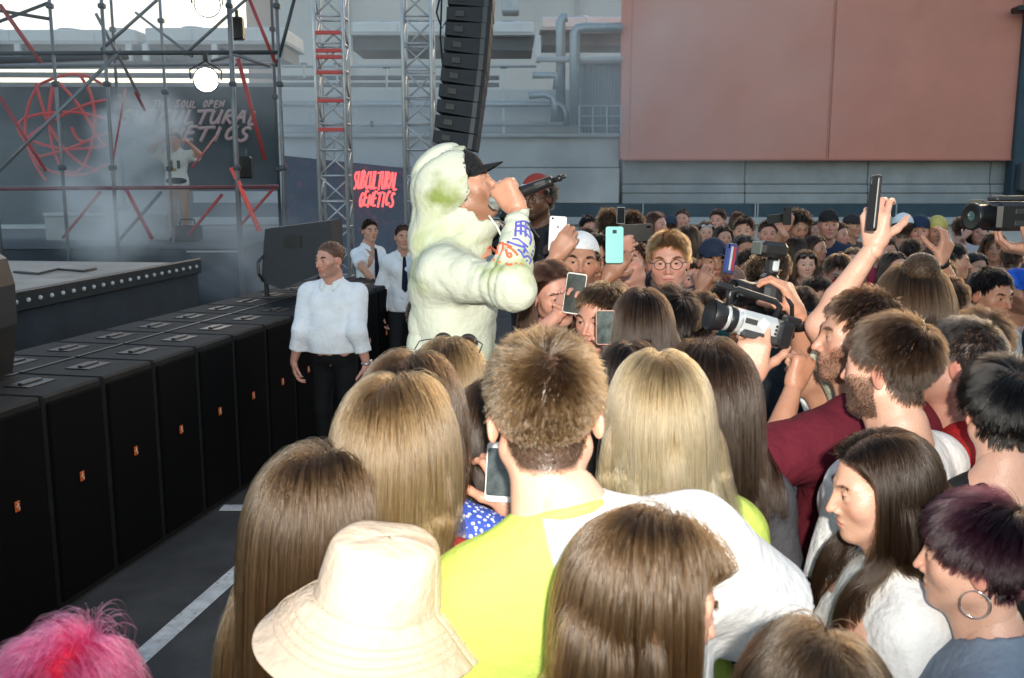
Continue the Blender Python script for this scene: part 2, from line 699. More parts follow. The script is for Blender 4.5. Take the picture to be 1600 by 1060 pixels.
def head_geo(sex, h, var=0):
    key = (sex, h, var)
    if key in _HEADS:
        return _HEADS[key]
    rg = random.Random(var * 7 + (1 if sex == 'm' else 2))
    q = lambda a: 1 + rg.uniform(-a, a) if var else 1.0
    m = sex == 'm'
    F = Field((-0.1, -0.13, -0.235), (0.1, 0.135, 0.13), h)
    F.ell(*CRAN)
    F.ell((0, 0.022, -0.028), (0.0625 * q(.05), 0.068, 0.083), 0.03)
    jw = (0.053 if m else 0.047) * q(.06)
    cz = (-0.100 if m else -0.096) * q(.03)
    for sx in (-1, 1):
        F.cone((sx * jw, 0.0, -0.058), (sx * 0.017, 0.066, cz), 0.018, 0.014, 0.03)
        F.ell((sx * 0.046, 0.05, -0.022), (0.022, 0.022, 0.026), 0.03)
    F.ell((0, 0.072, cz - 0.001), (0.019 if m else 0.015, 0.015, 0.014), 0.02)
    F.ell((0, 0.06, -0.062), (0.031, 0.029, 0.03), 0.02)
    # neck
    nr = 0.056 if m else 0.047
    F.cone((0, -0.022, -0.07), (0, -0.045, -0.23), nr, nr * 1.06, 0.03)
    F.cone((0, 0.022, -0.115), (0, -0.005, -0.22), 0.03, 0.032, 0.03)
    # brow and sockets
    br = 0.0105 if m else 0.008
    for sx in (-1, 1):
        F.cone((sx * 0.046, 0.062, 0.020), (sx * 0.012, 0.080, 0.017), br, br, 0.018)
        F.ell((sx * 0.0325, 0.097, -0.001), (0.020, 0.0205, 0.0145), 0.014, 's')
    # nose
    nl = q(.08)
    F.cone((0, 0.082, 0.012), (0, 0.107 * (0.5 + nl / 2), -0.034), 0.0065, 0.0098 if m else 0.0085, 0.012)
    for sx in (-1, 1):
        F.ell((sx * 0.0115, 0.092, -0.0375), (0.0075, 0.010, 0.0075), 0.007)
    if h <= 0.0035:
        for sx in (-1, 1):
            F.ell((sx * 0.0065, 0.098, -0.0445), (0.0035, 0.005, 0.004), 0.003, 's')
    # eyelids
    for sx in (-1, 1):
        F.ell((sx * 0.0325, 0.0715, -0.001), (0.0155, 0.0142, 0.0142), 0.005)
        F.ell((sx * 0.0325, 0.0885, -0.002), (0.0125, 0.012, 0.0031), 0.002, 's')
    # lips
    lw = q(.1)
    F.ell((0, 0.0865, -0.0615), (0.0215 * lw, 0.009, 0.0056), 0.006)
    F.ell((0, 0.0858, -0.0715), (0.0185 * lw, 0.009, 0.0066 if m else 0.0072), 0.006)
    F.ell((0, 0.096, -0.0665), (0.024, 0.011, 0.0013 if h < 0.003 else 0.002), 0.003, 's')
    # ears
    for sx in (-1, 1):
        rt = rotz(sx * R(22)) @ rotx(R(-12))
        F.ell((sx * 0.079, -0.014, -0.010), (0.0075, 0.019, 0.032), 0.006, rot=rt)
        F.ell((sx * 0.087, -0.006, -0.006), (0.005, 0.010, 0.019), 0.003, 's', rot=rt)
    v, f = F.nets()
    nx = vert_normals(v, f)
    x, y, z = v.T
    ax = np.abs(x)
    sm = lambda a, b, t: np.clip((t - a) / (b - a), 0, 1)
    lips = np.clip(1.25 - ((ax / (0.023 * lw)) ** 2 + ((z + 0.0668) / (0.0125 - 0.006 * np.clip(ax / 0.023, 0, 1))) ** 2), 0, 1) * (y > 0.07)
    lips = np.clip(lips * 2, 0, 1)
    bz = 0.0235 - 0.004 * ((ax - 0.036) / 0.018) ** 2
    brow = 0.8 * np.clip(1.2 - ((ax - 0.0335) / 0.0215) ** 2 - ((z - bz) / (0.0050 if m else 0.0036)) ** 2, 0, 1) * (y > 0.045) * (1.0 if m else 0.85)
    lash = np.clip(1.3 - ((ax - 0.0325) / 0.0150) ** 2 - ((z - 0.0035) / 0.0022) ** 2, 0, 1) * (y > 0.068) * (0.5 if m else 0.9)
    flush = 0.5 * np.exp(-(((ax - 0.042) / 0.02) ** 2 + ((z + 0.028) / 0.02) ** 2)) * (y > 0.03)
    flush += 0.55 * np.exp(-((x / 0.014) ** 2 + ((z + 0.035) / 0.014) ** 2)) * (y > 0.085)
    flush += 0.6 * (ax > 0.078)
    mask = np.stack([lips, np.maximum(brow, lash), np.clip(flush, 0, 1)], 1)
    # eyeballs
    ev, ef, em = [], [], []
    n0 = 0
    for sx in (-1, 1):
        b = MB().ball((0, 0, 0), 0.0122, 14, 10, rot=rotx(R(-90)))
        vv = b.v[0]
        qq = np.array(b.q)
        cen = vv[qq].mean(1)
        ang = np.degrees(np.arccos(np.clip(cen[:, 1] / 0.0121, -1, 1)))
        ev.append(vv + np.array([sx * 0.0325, 0.0722, -0.001]))
        ef.append(qq + n0)
        n0 += len(vv)
        em.append(np.where(ang < 13, 3, np.where(ang < 36, 2, 1)))
    g = dict(v=v, f=f, n=nx, mask=mask, ev=np.concatenate(ev), ef=np.concatenate(ef), em=np.concatenate(em), sex=sex)
    _HEADS[key] = g
    return g

def vert_normals(v, f):
    a = v[f[:, 2]] - v[f[:, 0]]
    b = v[f[:, 3]] - v[f[:, 1]]
    fn = np.cross(a, b)
    n = np.zeros_like(v)
    for i in range(4):
        np.add.at(n, f[:, i], fn)
    return n / (np.linalg.norm(n, axis=1)[:, None] + 1e-12)

def hairline(v, low=0.0):
    """>0 inside the hair-bearing part of the head (head frame)"""
    x, y, z = v.T
    front = np.interp(y, [-0.13, -0.06, -0.02, 0.012, 0.03, 0.05, 0.075, 0.1], [-0.085, -0.075, -0.03, -0.005, 0.03, 0.052, 0.072, 0.082])
    ear = np.exp(-(((y + 0.01) / 0.024) ** 2 + ((z + 0.012) / 0.034) ** 2)) * (np.abs(x) > 0.06) * 0.08
    return z - front - ear + low

def beardline(v):
    x, y, z = v.T
    ax = np.abs(x)
    up = np.interp(ax, [0, 0.02, 0.045, 0.07], [-0.054, -0.052, -0.046, -0.012])
    a = np.minimum(up - z, z + 0.128)
    lip = ((x / 0.022) ** 2 + ((z + 0.0668) / 0.011) ** 2) < 1
    return np.where((y > -0.005) & ~lip & (z > -0.125 + 0.25 * np.clip(0.05 - y, 0, 1)), a, -1)

# ------------------------------------------------------------------ hands: wrist at origin, fingers +Y, palm looks +Z, thumb +X
_HANDS = {}
_CURL = {  # per finger three joint bends (index..little), thumb: (out, forward, toward palm)
    'relaxed': ([(18, 28, 18), (22, 32, 20), (26, 34, 22), (30, 36, 22)], (0.62, 0.75, 0.22), 14),
    'fist': ([(78, 95, 60), (80, 98, 60), (82, 98, 60), (84, 96, 60)], (0.45, 0.62, 0.62), 45),
    'grip': ([(38, 42, 26), (42, 46, 26), (46, 48, 28), (50, 48, 28)], (0.62, 0.45, 0.62), 22),
    'cup': ([(30, 35, 22), (34, 38, 22), (36, 40, 24), (40, 40, 24)], (0.75, 0.45, 0.5), 15),
    'flat': ([(6, 8, 6), (8, 10, 6), (8, 10, 6), (10, 12, 8)], (0.7, 0.65, 0.1), 8),
    'point': ([(28, 30, 20), (60, 70, 40), (70, 80, 45), (75, 80, 45)], (0.6, 0.6, 0.4), 20),
}

def hand_geo(pose, h=0.0042):
    key = (pose, h)
    if key in _HANDS:
        return _HANDS[key]
    cur, td, tb = _CURL[pose]
    F = Field((-0.075, -0.045, -0.035), (0.11, 0.215, 0.125), h)
    F.cone((0, -0.012, 0), (0, 0.012, 0), 0.0245, 0.024)
    for x0, x1 in ((0.024, 0.030), (0.008, 0.011), (-0.008, -0.010), (-0.021, -0.028)):
        F.cone((x0 * 0.7, 0.012, 0), (x1, 0.088 - abs(x1) * 0.18, 0.0), 0.0165, 0.0135, 0.014)
    F.ell((0.024, 0.034, 0.010), (0.017, 0.03, 0.014), 0.015)
    F.ell((-0.022, 0.035, 0.008), (0.012, 0.028, 0.012), 0.012)
    base = [(0.031, 0.090), (0.0105, 0.095), (-0.0105, 0.091), (-0.030, 0.082)]
    lens = [(0.043, 0.026, 0.021), (0.047, 0.030, 0.022), (0.044, 0.028, 0.021), (0.034, 0.021, 0.018)]
    rad = [0.0092, 0.0095, 0.009, 0.008]
    for i in range(4):
        p = np.array([base[i][0], base[i][1], 0.001])
        an = 0
        sp = (base[i][0]) * 1.6
        for j in range(3):
            an += R(cur[i][j])
            d = np.array([math.sin(sp) * math.cos(an), math.cos(an) * math.cos(sp), math.sin(an)])
            e = p + d * lens[i][j]
            r0 = rad[i] * (1 - 0.09 * j)
            F.cone(p, e, r0 * (1.06 if j else 1.12), r0 * 0.93, 0.004)
            p = e
    p = np.array([0.026, 0.028, 0.006])
    d = nrm(td)
    for j, L in enumerate((0.042, 0.033, 0.026)):
        e = p + d * L
        F.cone(p, e, 0.0135 - 0.0018 * j, 0.0115 - 0.0016 * j, 0.006)
        d = nrm(d + np.array([-0.6, 0.25, 0.35]) * math.sin(R(tb)))
        p = e
    v, f = F.nets()
    z = np.zeros((len(v), 3), f32)
    z[:, 2] = np.clip((v[:, 1] - 0.1) / 0.1, 0, 1) * 0.35 + 0.12
    g = dict(v=v, f=f, mask=z)
    _HANDS[key] = g
    return g

# ------------------------------------------------------------------ bodies (canonical standing height 1.75 m, facing +Y)
HC = np.array([0, 0.035, 1.632])        # head centre
NECK = np.array([0, -0.012, 1.46])

def ik(S, T, a, b, pole):
    S, T = np.asarray(S, float), np.asarray(T, float)
    D = T - S
    L = np.linalg.norm(D)
    if L > (a + b) * 0.995:
        D = D / L * (a + b) * 0.995
        L = (a + b) * 0.995
        T = S + D
    L = max(L, abs(a - b) * 1.05 + 1e-3)
    x = (a * a - b * b + L * L) / (2 * L)
    hgt = math.sqrt(max(a * a - x * x, 0))
    u = nrm(D)
    pole = np.asarray(pole, float)
    w = nrm(pole - u * np.dot(pole, u))
    return S + u * x + w * hgt, T

class Build:
    """skin pieces gathered into one body mesh"""
    def __init__(s):
        s.v, s.f, s.m, s.k, s.n = [], [], [], [], 0
    def add(s, v, f, mi, mask=None):
        s.v.append(np.asarray(v, f32))
        s.f.append(np.asarray(f, np.int32) + s.n)
        s.m.append(np.full(len(f), mi, np.int32) if np.isscalar(mi) else mi)
        s.k.append(np.zeros((len(v), 3), f32) if mask is None else mask)
        s.n += len(v)
    def mesh(s, name):
        return mesh_from(name, np.concatenate(s.v), [np.concatenate(s.f)], np.concatenate(s.m), np.concatenate(s.k))

def dims(sex, fat=0.0):
    m = sex == 'm'
    return dict(sw=(0.172 if m else 0.148) + 0.02 * fat, sz=1.372 if m else 1.362, fat=fat,
                ch=(0.158 if m else 0.138) + 0.03 * fat, wa=(0.138 if m else 0.116) + 0.07 * fat,
                hp=(0.158 if m else 0.165) + 0.03 * fat, ar=(0.048 if m else 0.039) + 0.006 * fat,
                up=0.285, fo=0.255)

def torso(F, D, g=0.0, k=0.07, bust=False, z0=0.86):
    fat = D['fat']
    F.ell((0, 0, 0.95), (D['hp'] + g, 0.115 + g + 0.04 * fat, 0.14 + g), k)
    F.ell((0, 0.005 + 0.03 * fat, 1.11), (D['wa'] + g, 0.098 + g + 0.07 * fat, 0.17 + g), k)
    F.ell((0, 0.0, 1.28), (D['ch'] + g, 0.112 + g + 0.02 * fat, 0.17 + g), k)
    F.cone((-D['sw'], -0.012, D['sz']), (D['sw'], -0.012, D['sz']), 0.053 + g, 0.053 + g, k)
    for sx in (-1, 1):
        F.cone((sx * 0.03, -0.02, 1.455), (sx * D['sw'] * 0.95, -0.015, D['sz'] + 0.012), 0.043 + g, 0.036 + g, k * 0.6)
        if bust:
            F.ell((sx * 0.068, 0.085, 1.275), (0.06 + g, 0.055 + g, 0.06 + g), 0.04)
        else:
            F.ell((sx * 0.075, 0.07, 1.31), (0.075 + g, 0.045 + g, 0.06 + g), 0.05)

def arm_default(sx, D, swing=0.0):
    S = np.array([sx * D['sw'], -0.012, D['sz']])
    E = S + np.array([sx * 0.06, -0.03 + swing, -0.275])
    Wp = E + np.array([sx * 0.0, 0.08 + swing, -0.24])
    return S, E, Wp, nrm(Wp - E), np.array([-sx * 1.0, 0.1, 0]), 'relaxed'

def hand_xform(Wp, fdir, n, side):
    f = nrm(fdir)
    n = nrm(np.asarray(n, float) - f * np.dot(n, f))
    t = np.cross(f, n) * (1 if side == 'R' else -1)
    return np.stack([t, f, n], 1)

_GEO = {}

def body_geo(sex, arms, hrot, fine, fat=0.0, hvar=0, hscale=1.0, beard=0.0, key=None, scalp=0.0, lean=None):
    """returns (mesh, info). arms: dict side -> (E, W, fdir, n, pose) in canonical space"""
    D = dims(sex, fat)
    hb = {'fine': 0.009, 'mid': 0.012, 'far': 0.016}[fine]
    hh = {'fine': 0.0028, 'mid': 0.0040, 'far': 0.0062}[fine]
    hf = {'fine': 0.0036, 'mid': 0.0045, 'far': 0.0065}[fine]
    info = dict(D=D, arms={}, hrot=hrot)
    pts = [NECK + [0.25, 0.2, 0.1], NECK - [0.25, 0.2, 0.6]]
    for side, sx in (('R', 1), ('L', -1)):
        S = np.array([sx * D['sw'], -0.012, D['sz']])
        a = arms.get(side)
        if a is None:
            S, E, Wp, fd, n, pose = arm_default(sx, D)
        else:
            E, Wp, fd, n, pose = a
        info['arms'][side] = (S, E, Wp, fd, n, pose)
        pts += [E, Wp]
    pts = np.array(pts)
    F = Field(pts.min(0) - 0.09, pts.max(0) + 0.09, hb)
    torso(F, D, 0.0)
    F.cone(NECK + [0, 0.0, 0.045], NECK - [0, 0, 0.06], 0.055 if sex == 'm' else 0.046, 0.060, 0.04)
    for side in 'RL':
        S, E, Wp, fd, n, pose = info['arms'][side]
        ar = D['ar']
        up = nrm(S + [0, 0, 0.0] - E)
        F.cone(S, E, ar * 1.12, ar * 0.86, 0.03)
        F.cone(E, E + (Wp - E) * 0.35, ar * 0.84, ar * 0.88, 0.02)
        F.cone(E + (Wp - E) * 0.35, Wp, ar * 0.88, 0.026 if sex == 'm' else 0.0225, 0.015)
    v, f = F.nets()
    B = Build()
    mk = np.zeros((len(v), 3), f32)
    for side in 'RL':
        E = info['arms'][side][1]
        mk[:, 2] = np.maximum(mk[:, 2], 0.3 * np.exp(-((v - E) ** 2).sum(1) / 0.04 ** 2))
    B.add(v, f, 0, mk)
    g = head_geo(sex, hh, hvar)
    M = hrot * hscale
    mask = g['mask'].copy()
    if scalp > 0:
        mask[:, 1] = np.maximum(mask[:, 1], scalp * np.clip(hairline(g['v'], 0.004) / 0.012, 0, 1))
    if beard > 0:
        mask[:, 1] = np.maximum(mask[:, 1], beard * np.clip(beardline(g['v']) / 0.012, 0, 1))
    B.add(g['v'] @ M.T + HC, g['f'], 0, mask)
    B.add(g['ev'] @ M.T + HC, g['ef'], g['em'])
    for side in 'RL':
        S, E, Wp, fd, n, pose = info['arms'][side]
        hg = hand_geo(pose, hf)
        T = hand_xform(Wp, fd, n, side)
        hs = (1.0 if sex == 'm' else 0.9)
        ff = hg['f'] if side == 'R' else hg['f'][:, ::-1]
        B.add((hg['v'] * hs) @ T.T + Wp, ff, 0, hg['mask'])
    info['head'] = g
    info['hM'] = M
    return B.mesh('body'), info

def shirt_geo(sex, info, fine, sleeve='short', loose=0.012, seed=1, hem=0.88, vneck=0.0, shoulder=0.0, fold=1.0):
    D = info['D']
    hb = {'fine': 0.008, 'mid': 0.011, 'far': 0.016}[fine]
    pts = [np.array([0.27, 0.22, 1.5]), np.array([-0.27, -0.22, 0.8])]
    for side in 'RL':
        S, E, Wp = info['arms'][side][:3]
        pts += [E] + ([Wp] if sleeve in ('long', 'rolled') else [])
    pts = np.array(pts)
    F = Field(pts.min(0) - 0.11, pts.max(0) + 0.11, hb)
    torso(F, D, loose, bust=(sex == 'f'))
    # skirt of the shirt hangs straight
    F.cone((0, 0, 1.0), (0, 0, hem - 0.05), D['hp'] * 0.8, D['hp'] * 0.82, 0.1)
    cuts = []
    A = Field(pts.min(0) - 0.11, pts.max(0) + 0.11, hb)
    for side in 'RL':
        S, E, Wp = info['arms'][side][:3]
        ar = D['ar']
        if sleeve == 'short':
            T = S + (E - S) * 0.72
            A.cone(S, T + nrm(E - S) * 0.06, ar * 1.22 + loose * 1.3, ar * 1.15 + loose * 1.9, 0.035)
            cuts.append((T, nrm(E - S), ar + 0.09))
        elif sleeve == 'none':
            cuts.append((S + np.array([np.sign(S[0]) * 0.0, 0, -0.02]), np.array([np.sign(S[0]), 0, -0.1]), 0.11))
        else:
            A.cone(S, E, ar * 1.15 + loose * 1.3, ar * 0.98 + loose * 1.5, 0.035)
            T = Wp if sleeve == 'long' else E + (Wp - E) * 0.62
            A.cone(E, T + nrm(Wp - E) * 0.05, ar * 0.98 + loose * 1.5, 0.028 + loose * 1.3 + (0.004 if sleeve == 'rolled' else 0), 0.03)
            if sleeve == 'rolled':
                A.cone(T - nrm(Wp - E) * 0.05, T + nrm(Wp - E) * 0.06, ar * 0.92 + loose * 0.9, ar * 0.90 + loose * 0.9, 0.004)
            cuts.append((T, nrm(Wp - E), 0.1))
    if sleeve == 'none':
        for c, n, r in cuts:
            F.plane(c, n, box=(c, r))
    else:
        for c, n, r in cuts:
            A.plane(c, n, box=(c, r + 0.05))
        hq = np.clip(0.5 + 0.5 * (F.d - A.d) / f32(0.045), 0, 1)
        F.d = (F.d + (A.d - F.d) * hq - f32(0.045) * hq * (1 - hq)).astype(f32)
    F.wrinkle(0.0030 if fine != 'far' else 0.003, 24, seed, 7, (1, 1, 0.5))
    F.wrinkle(0.0050, 10, seed + 50, 5)
    if fine != 'far':
        F.folds(0.0075 * fold, 11, seed + 9, 4)
    for c, n, r in cuts if sleeve != 'none' else []:
        F.plane(c, n, box=(c + n * 0.012, 0.028 + D['ar']))
    F.plane((0, 0, hem), (0, 0, -1))
    # neck opening
    nr = (0.066 if sex == 'm' else 0.062) + shoulder
    F.cone(NECK + [0, 0.012, 0.12], NECK + [0, 0.006, 0.03], nr + 0.008, nr - 0.002, 0.004, 's')
    if vneck > 0:
        F.cone(NECK + [0, 0.10, 0.05], NECK + [0, 0.135, -vneck], 0.05, 0.006, 0.004, 's')
    v, f = F.nets()
    return mesh_from('shirt', v, [f])

_TR = {}

def trousers_geo(sex, fat=0.0):
    key = (sex, fat)
    if key in _TR:
        return _TR[key]
    D = dims(sex, fat)
    F = Field((-0.3, -0.25, -0.02), (0.3, 0.3, 1.12), 0.016)
    F.ell((0, 0, 0.95), (D['hp'] + 0.004, 0.118 + 0.04 * fat, 0.14), 0.05)
    for sx in (-1, 1):
        F.cone((sx * 0.085, 0, 0.9), (sx * 0.1, 0.015, 0.5), 0.09, 0.066, 0.04)
        F.cone((sx * 0.1, 0.015, 0.5), (sx * 0.105, -0.01, 0.07), 0.066, 0.052, 0.03)
    F.plane((0, 0, 1.03), (0, 0, 1))
    F.wrinkle(0.003, 20, 3, 5)
    v, f = F.nets()
    S = Field((-0.3, -0.25, -0.02), (0.3, 0.3, 0.14), 0.014)
    for sx in (-1, 1):
        S.cone((sx * 0.107, -0.04, 0.045), (sx * 0.125, 0.14, 0.035), 0.042, 0.036)
        S.cone((sx * 0.105, -0.02, 0.1), (sx * 0.105, -0.03, 0.05), 0.04, 0.04, 0.02)
    S.plane((0, 0, 0.003), (0, 0, -1))
    v2, f2 = S.nets()
    _TR[key] = (mesh_from('trousers', v, [f]), mesh_from('shoes', v2, [f2]))
    return _TR[key]

# ------------------------------------------------------------------ hair
def push_out(p, cols, off):
    for (c, r, Rm) in cols:
        q = (p - c) @ Rm
        rr = r + off[:, None]
        k = np.linalg.norm(q / rr, axis=1)
        ins = k < 1
        if ins.any():
            p[ins] = c + ((q[ins] / np.maximum(k[ins], 1e-3)[:, None])) @ Rm.T
    return p

def colliders(info, loose=0.012):
    M = info['hrot']
    I = np.eye(3)
    D = info['D']
    hc = HC
    L = [(hc + M @ np.array(CRAN[0]), np.array(CRAN[1]) + 0.001, M),
         (hc + M @ np.array((0, 0.014, -0.035)), np.array((0.0655, 0.062, 0.082)), M),
         (hc + M @ np.array((0, -0.03, -0.13)), np.array((0.055, 0.055, 0.1)), M),
         (np.array((0, -0.012, D['sz'] - 0.005)), np.array((D['sw'] + 0.07, 0.085, 0.068 + loose)), I),
         (np.array((0, 0.0, 1.27)), np.array((D['ch'] + 0.02 + loose, 0.13 + loose, 0.2)), I),
         (np.array((0, 0.0, 1.05)), np.array((D['hp'] + loose, 0.13 + loose, 0.25)), I)]
    for sx in (-1, 1):
        L.append((np.array((sx * D['sw'], -0.012, D['sz'] - 0.01)), np.array((0.07, 0.07, 0.075)) + loose * 0.5, I))
    return L

def roots_on(g, n, rg, fn, thr=0.0):
    w = fn(g['v'])
    ok = np.where(w > thr)[0]
    # even sampling of the surface: weight by nothing (net vertices are near-even)
    i = rg.choice(ok, n)
    p = g['v'][i] + rg.normal(size=(n, 3)) * 0.0018
    return p, g['n'][i], w[i]

def grow(p, d, n, step, grav, cols, off, stiff=0.0, curl=0.0, rg=None, drag=1.0, freq=40.0, guard=None):
    out = [p.copy()]
    N = len(p)
    ph = rg.uniform(0, 6.28, N)
    wv = nrm_rows(rg.normal(size=(N, 3)))
    step = np.broadcast_to(np.asarray(step, float), (N,))
    for i in range(1, n):
        t = i / (n - 1)
        d = d + grav[None] if grav.ndim == 1 else d + grav
        if curl > 0:
            d = d + wv * (curl * np.sin(ph + freq * step * i))[:, None]
        d = nrm_rows(d)
        q = p + d * step[:, None]
        q = push_out(q, cols, off)
        if guard is not None:
            Mh, amt = guard
            ql = (q - HC) @ Mh
            b = (ql[:, 2] < 0.075) & (ql[:, 2] > -0.16) & (ql[:, 1] > 0.028) & (np.abs(ql[:, 0]) < 0.1) & amt
            if b.any():
                ql[b, 1] -= 0.55 * (ql[b, 1] - 0.028)
                ql[b, 0] += np.sign(ql[b, 0]) * 0.25 * np.clip(0.07 - np.abs(ql[b, 0]), 0, 1)
                q = ql @ Mh.T + HC
            sh = (np.abs(q[:, 0]) > 0.07) & (q[:, 2] < 1.5) & (q[:, 2] > 1.36) & (np.abs(q[:, 1]) < 0.1)
            q[sh, 1] += np.where(q[sh, 1] > 0.02, 1.0, -1.0) * 0.7 * step[sh]
        d = nrm_rows((q - p) + d * step[:, None] * stiff)
        p = q
        out.append(p.copy())
    return np.stack(out, 1)

def nrm_rows(a):
    return a / (np.linalg.norm(a, axis=1)[:, None] + 1e-9)

def clump(S, rg, m, amt, power=1.4, side=None):
    """pull strands toward nearby guide strands, more at the tips"""
    N, n = S.shape[:2]
    gi = rg.choice(N, min(m, N), replace=False)
    rt = S[:, min(2, n - 1)]
    gr = rt[gi]
    best = np.zeros(N, int)
    for a in range(0, N, 4000):
        dd = ((rt[a:a + 4000, None] - gr[None]) ** 2).sum(2)
        if side is not None:
            dd = dd + (side[a:a + 4000, None] != side[gi][None]) * 1.0
        best[a:a + 4000] = dd.argmin(1)
    gs = S[gi[best]]
    t = np.linspace(0, 1, n)[None, :, None] ** power
    a = amt * rg.uniform(0.5, 1.0, (N, 1, 1))
    return S + (gs - S) * t * a

def curves_obj(name, S, rad, material, parent, taper=0.4):
    N, n = S.shape[:2]
    cu = bpy.data.hair_curves.new(name)
    cu.add_curves([n] * N)
    cu.attributes['position'].data.foreach_set('vector', S.astype(f32).ravel())
    at = cu.attributes.get('radius') or cu.attributes.new('radius', 'FLOAT', 'POINT')
    rr = (rad * (1 - (1 - taper) * np.linspace(0, 1, n) ** 2)).astype(f32)
    at.data.foreach_set('value', np.tile(rr, N))
    cu.materials.append(material)
    return cu

def hair_strands(info, style, n, seed, L=0.4, part=0.0, volume=0.012, wave=0.0, fringe=False, tuck=False, back=0.6, npts=None, tie=None,
                 clumps=(240, 0.5), sweep=0.5, ruff=1.0, behind=False):
    """style: long, bob, short, buzz, curly; returns (N,n,3) strands in canonical body space"""
    rg = np.random.RandomState(seed)
    g, M = info['head'], info['hM']
    p, nn, w = roots_on(g, n, rg, hairline)
    cols = colliders(info)
    x, y, z = p.T
    if style in ('long', 'bob', 'pony'):
        px = part + 0.004 * rg.normal(size=n)
        sg = np.where(x > px, 1.0, -1.0)
        # comb away from the parting (a line from the forehead to the crown), fanning out behind it
        ys = np.clip(y, -0.06, 0.085)
        d = np.stack([(x - px) * np.where(y < -0.06, 0.6, 1.0) + sg * 0.012 * (y > -0.05), y - ys - back * 0.03, np.full(n, -0.02)], 1)
        d = nrm_rows(d)
        if not fringe:
            d[:, 1] -= 0.9 * np.clip((y - 0.02) / 0.06, 0, 1)
        d = d - nn * (d * nn).sum(1)[:, None] * 0.85
        d = nrm_rows(d) + nn * 0.03
        if fringe:
            fr = (y > 0.045) & (np.abs(x - part) < 0.05)
            d[fr] = nrm_rows(np.stack([sg * 0.25, np.full(n, 0.85), np.full(n, -0.1)], 1)[fr] + nn[fr] * 0.2)
        P0 = p @ M.T + HC
        d = d @ info['hrot'].T
        npt = npts or int(max(9, L / 0.02))
        ln = L * rg.uniform(0.82, 1.05, n) * np.where(rg.rand(n) < 0.12, rg.uniform(0.45, 0.9, n), 1.0)
        if fringe:
            ln[fr] = rg.uniform(0.07, 0.1, fr.sum())
        off = volume * rg.rand(n) ** 0.7
        S = grow(P0, nrm_rows(d), npt, ln / npt, np.array([0, -0.05 if behind else 0.0, -0.5]), cols, off, 0.15, wave, rg,
                 guard=(info['hrot'], ~fr if fringe else np.ones(n, bool)))
        S = clump(S, rg, clumps[0], clumps[1], 1.0, np.where(y < -0.05, 0, sg))
        S = clump(S, rg, 45, 0.28, 1.5, np.where(y < -0.05, 0, sg))
        fly = rg.rand(n) < 0.05
        S[fly] += (nrm_rows(rg.normal(size=(n, 3)) + nn @ info['hrot'].T)[fly])[:, None, :] * (np.linspace(0, 1, S.shape[1]) ** 1.5)[None, :, None] * 0.02 * rg.rand(fly.sum())[:, None, None]
        fine = nrm_rows(rg.normal(size=(n, 3)))[:, None, :] * (np.linspace(0, 1, S.shape[1]) ** 1.3)[None, :, None] * 0.006 * rg.rand(n)[:, None, None] * ruff
        return S + fine
    if style in ('short', 'buzz', 'crop'):
        # whorl at the crown
        cr = np.array([0.01, -0.075, 0.09])
        rad = p - cr
        tang = np.cross(rad, np.array([0.0, -0.5, 0.85]))
        d = nrm_rows(rad) * 0.8 + nrm_rows(tang) * 0.45 * np.exp(-(rad ** 2).sum(1) / 0.05 ** 2)[:, None]
        d = d - nn * (d * nn).sum(1)[:, None] * 0.8
        fw = np.clip((y - 0.015) / 0.05, 0, 1)
        d = nrm_rows(d)
        d[:, 1] -= 0.75 * fw
        d[:, 0] += sweep * fw
        up = 0.36 if style == 'short' else 0.4
        d = nrm_rows(d) + nn * (up * np.clip(0.5 + (z - 0.02) * 6, 0.18, 1.1) + 0.45 * fw)[:, None]
        d += rg.normal(size=(n, 3)) * 0.15 * ruff
        if style == 'short':
            ln = L * np.interp(z, [-0.08, -0.045, 0.0, 0.05, 0.1], [0.07, 0.13, 0.3, 0.8, 1.05])
        elif style == 'crop':
            ln = L * np.interp(z, [-0.08, -0.04, 0.0, 0.05, 0.1], [0.3, 0.42, 0.5, 0.85, 1.05]) * (1 - 0.35 * fw)
        else:
            ln = np.full(n, L)
        ln = ln * rg.uniform(0.7, 1.1, n)
        P0 = p @ M.T + HC
        d = nrm_rows(d @ info['hrot'].T)
        npt = npts or 6
        S = grow(P0, d, npt, ln / npt, np.array([0, 0, -0.17 if style == 'crop' else -0.10]), cols[:3], 0.001 + 0.006 * rg.rand(n), 0.3, 0.05 * ruff + wave, rg, freq=90)
        return clump(S, rg, clumps[0], clumps[1], 1.0)
    if style == 'curly':
        d = nn + rg.normal(size=(n, 3)) * 0.5
        P0 = p @ M.T + HC
        d = nrm_rows(d @ info['hrot'].T)
        npt = npts or 10
        S = grow(P0, d, npt, L / npt * rg.uniform(0.6, 1.1, n), np.array([0, 0, -0.12]), cols[:3], 0.004 + volume * rg.rand(n), 0.2, 0.7, rg, freq=120)
        return clump(S, rg, clumps[0], clumps[1], 0.8)

def beard_strands(info, n, seed, L=0.009):
    rg = np.random.RandomState(seed)
    g, M = info['head'], info['hM']
    p, nn, w = roots_on(g, n, rg, beardline)
    d = nn + np.array([0, 0.1, -0.6]) + rg.normal(size=(n, 3)) * 0.25
    P0 = p @ M.T + HC
    return grow(P0, nrm_rows(d @ info['hrot'].T), 5, L / 5 * rg.uniform(0.4, 1.1, n), np.array([0, 0, -0.1]), colliders(info)[:2], np.full(n, 0.001), 0.2, 0.2, rg)

# ------------------------------------------------------------------ hats
_CAPS = {}

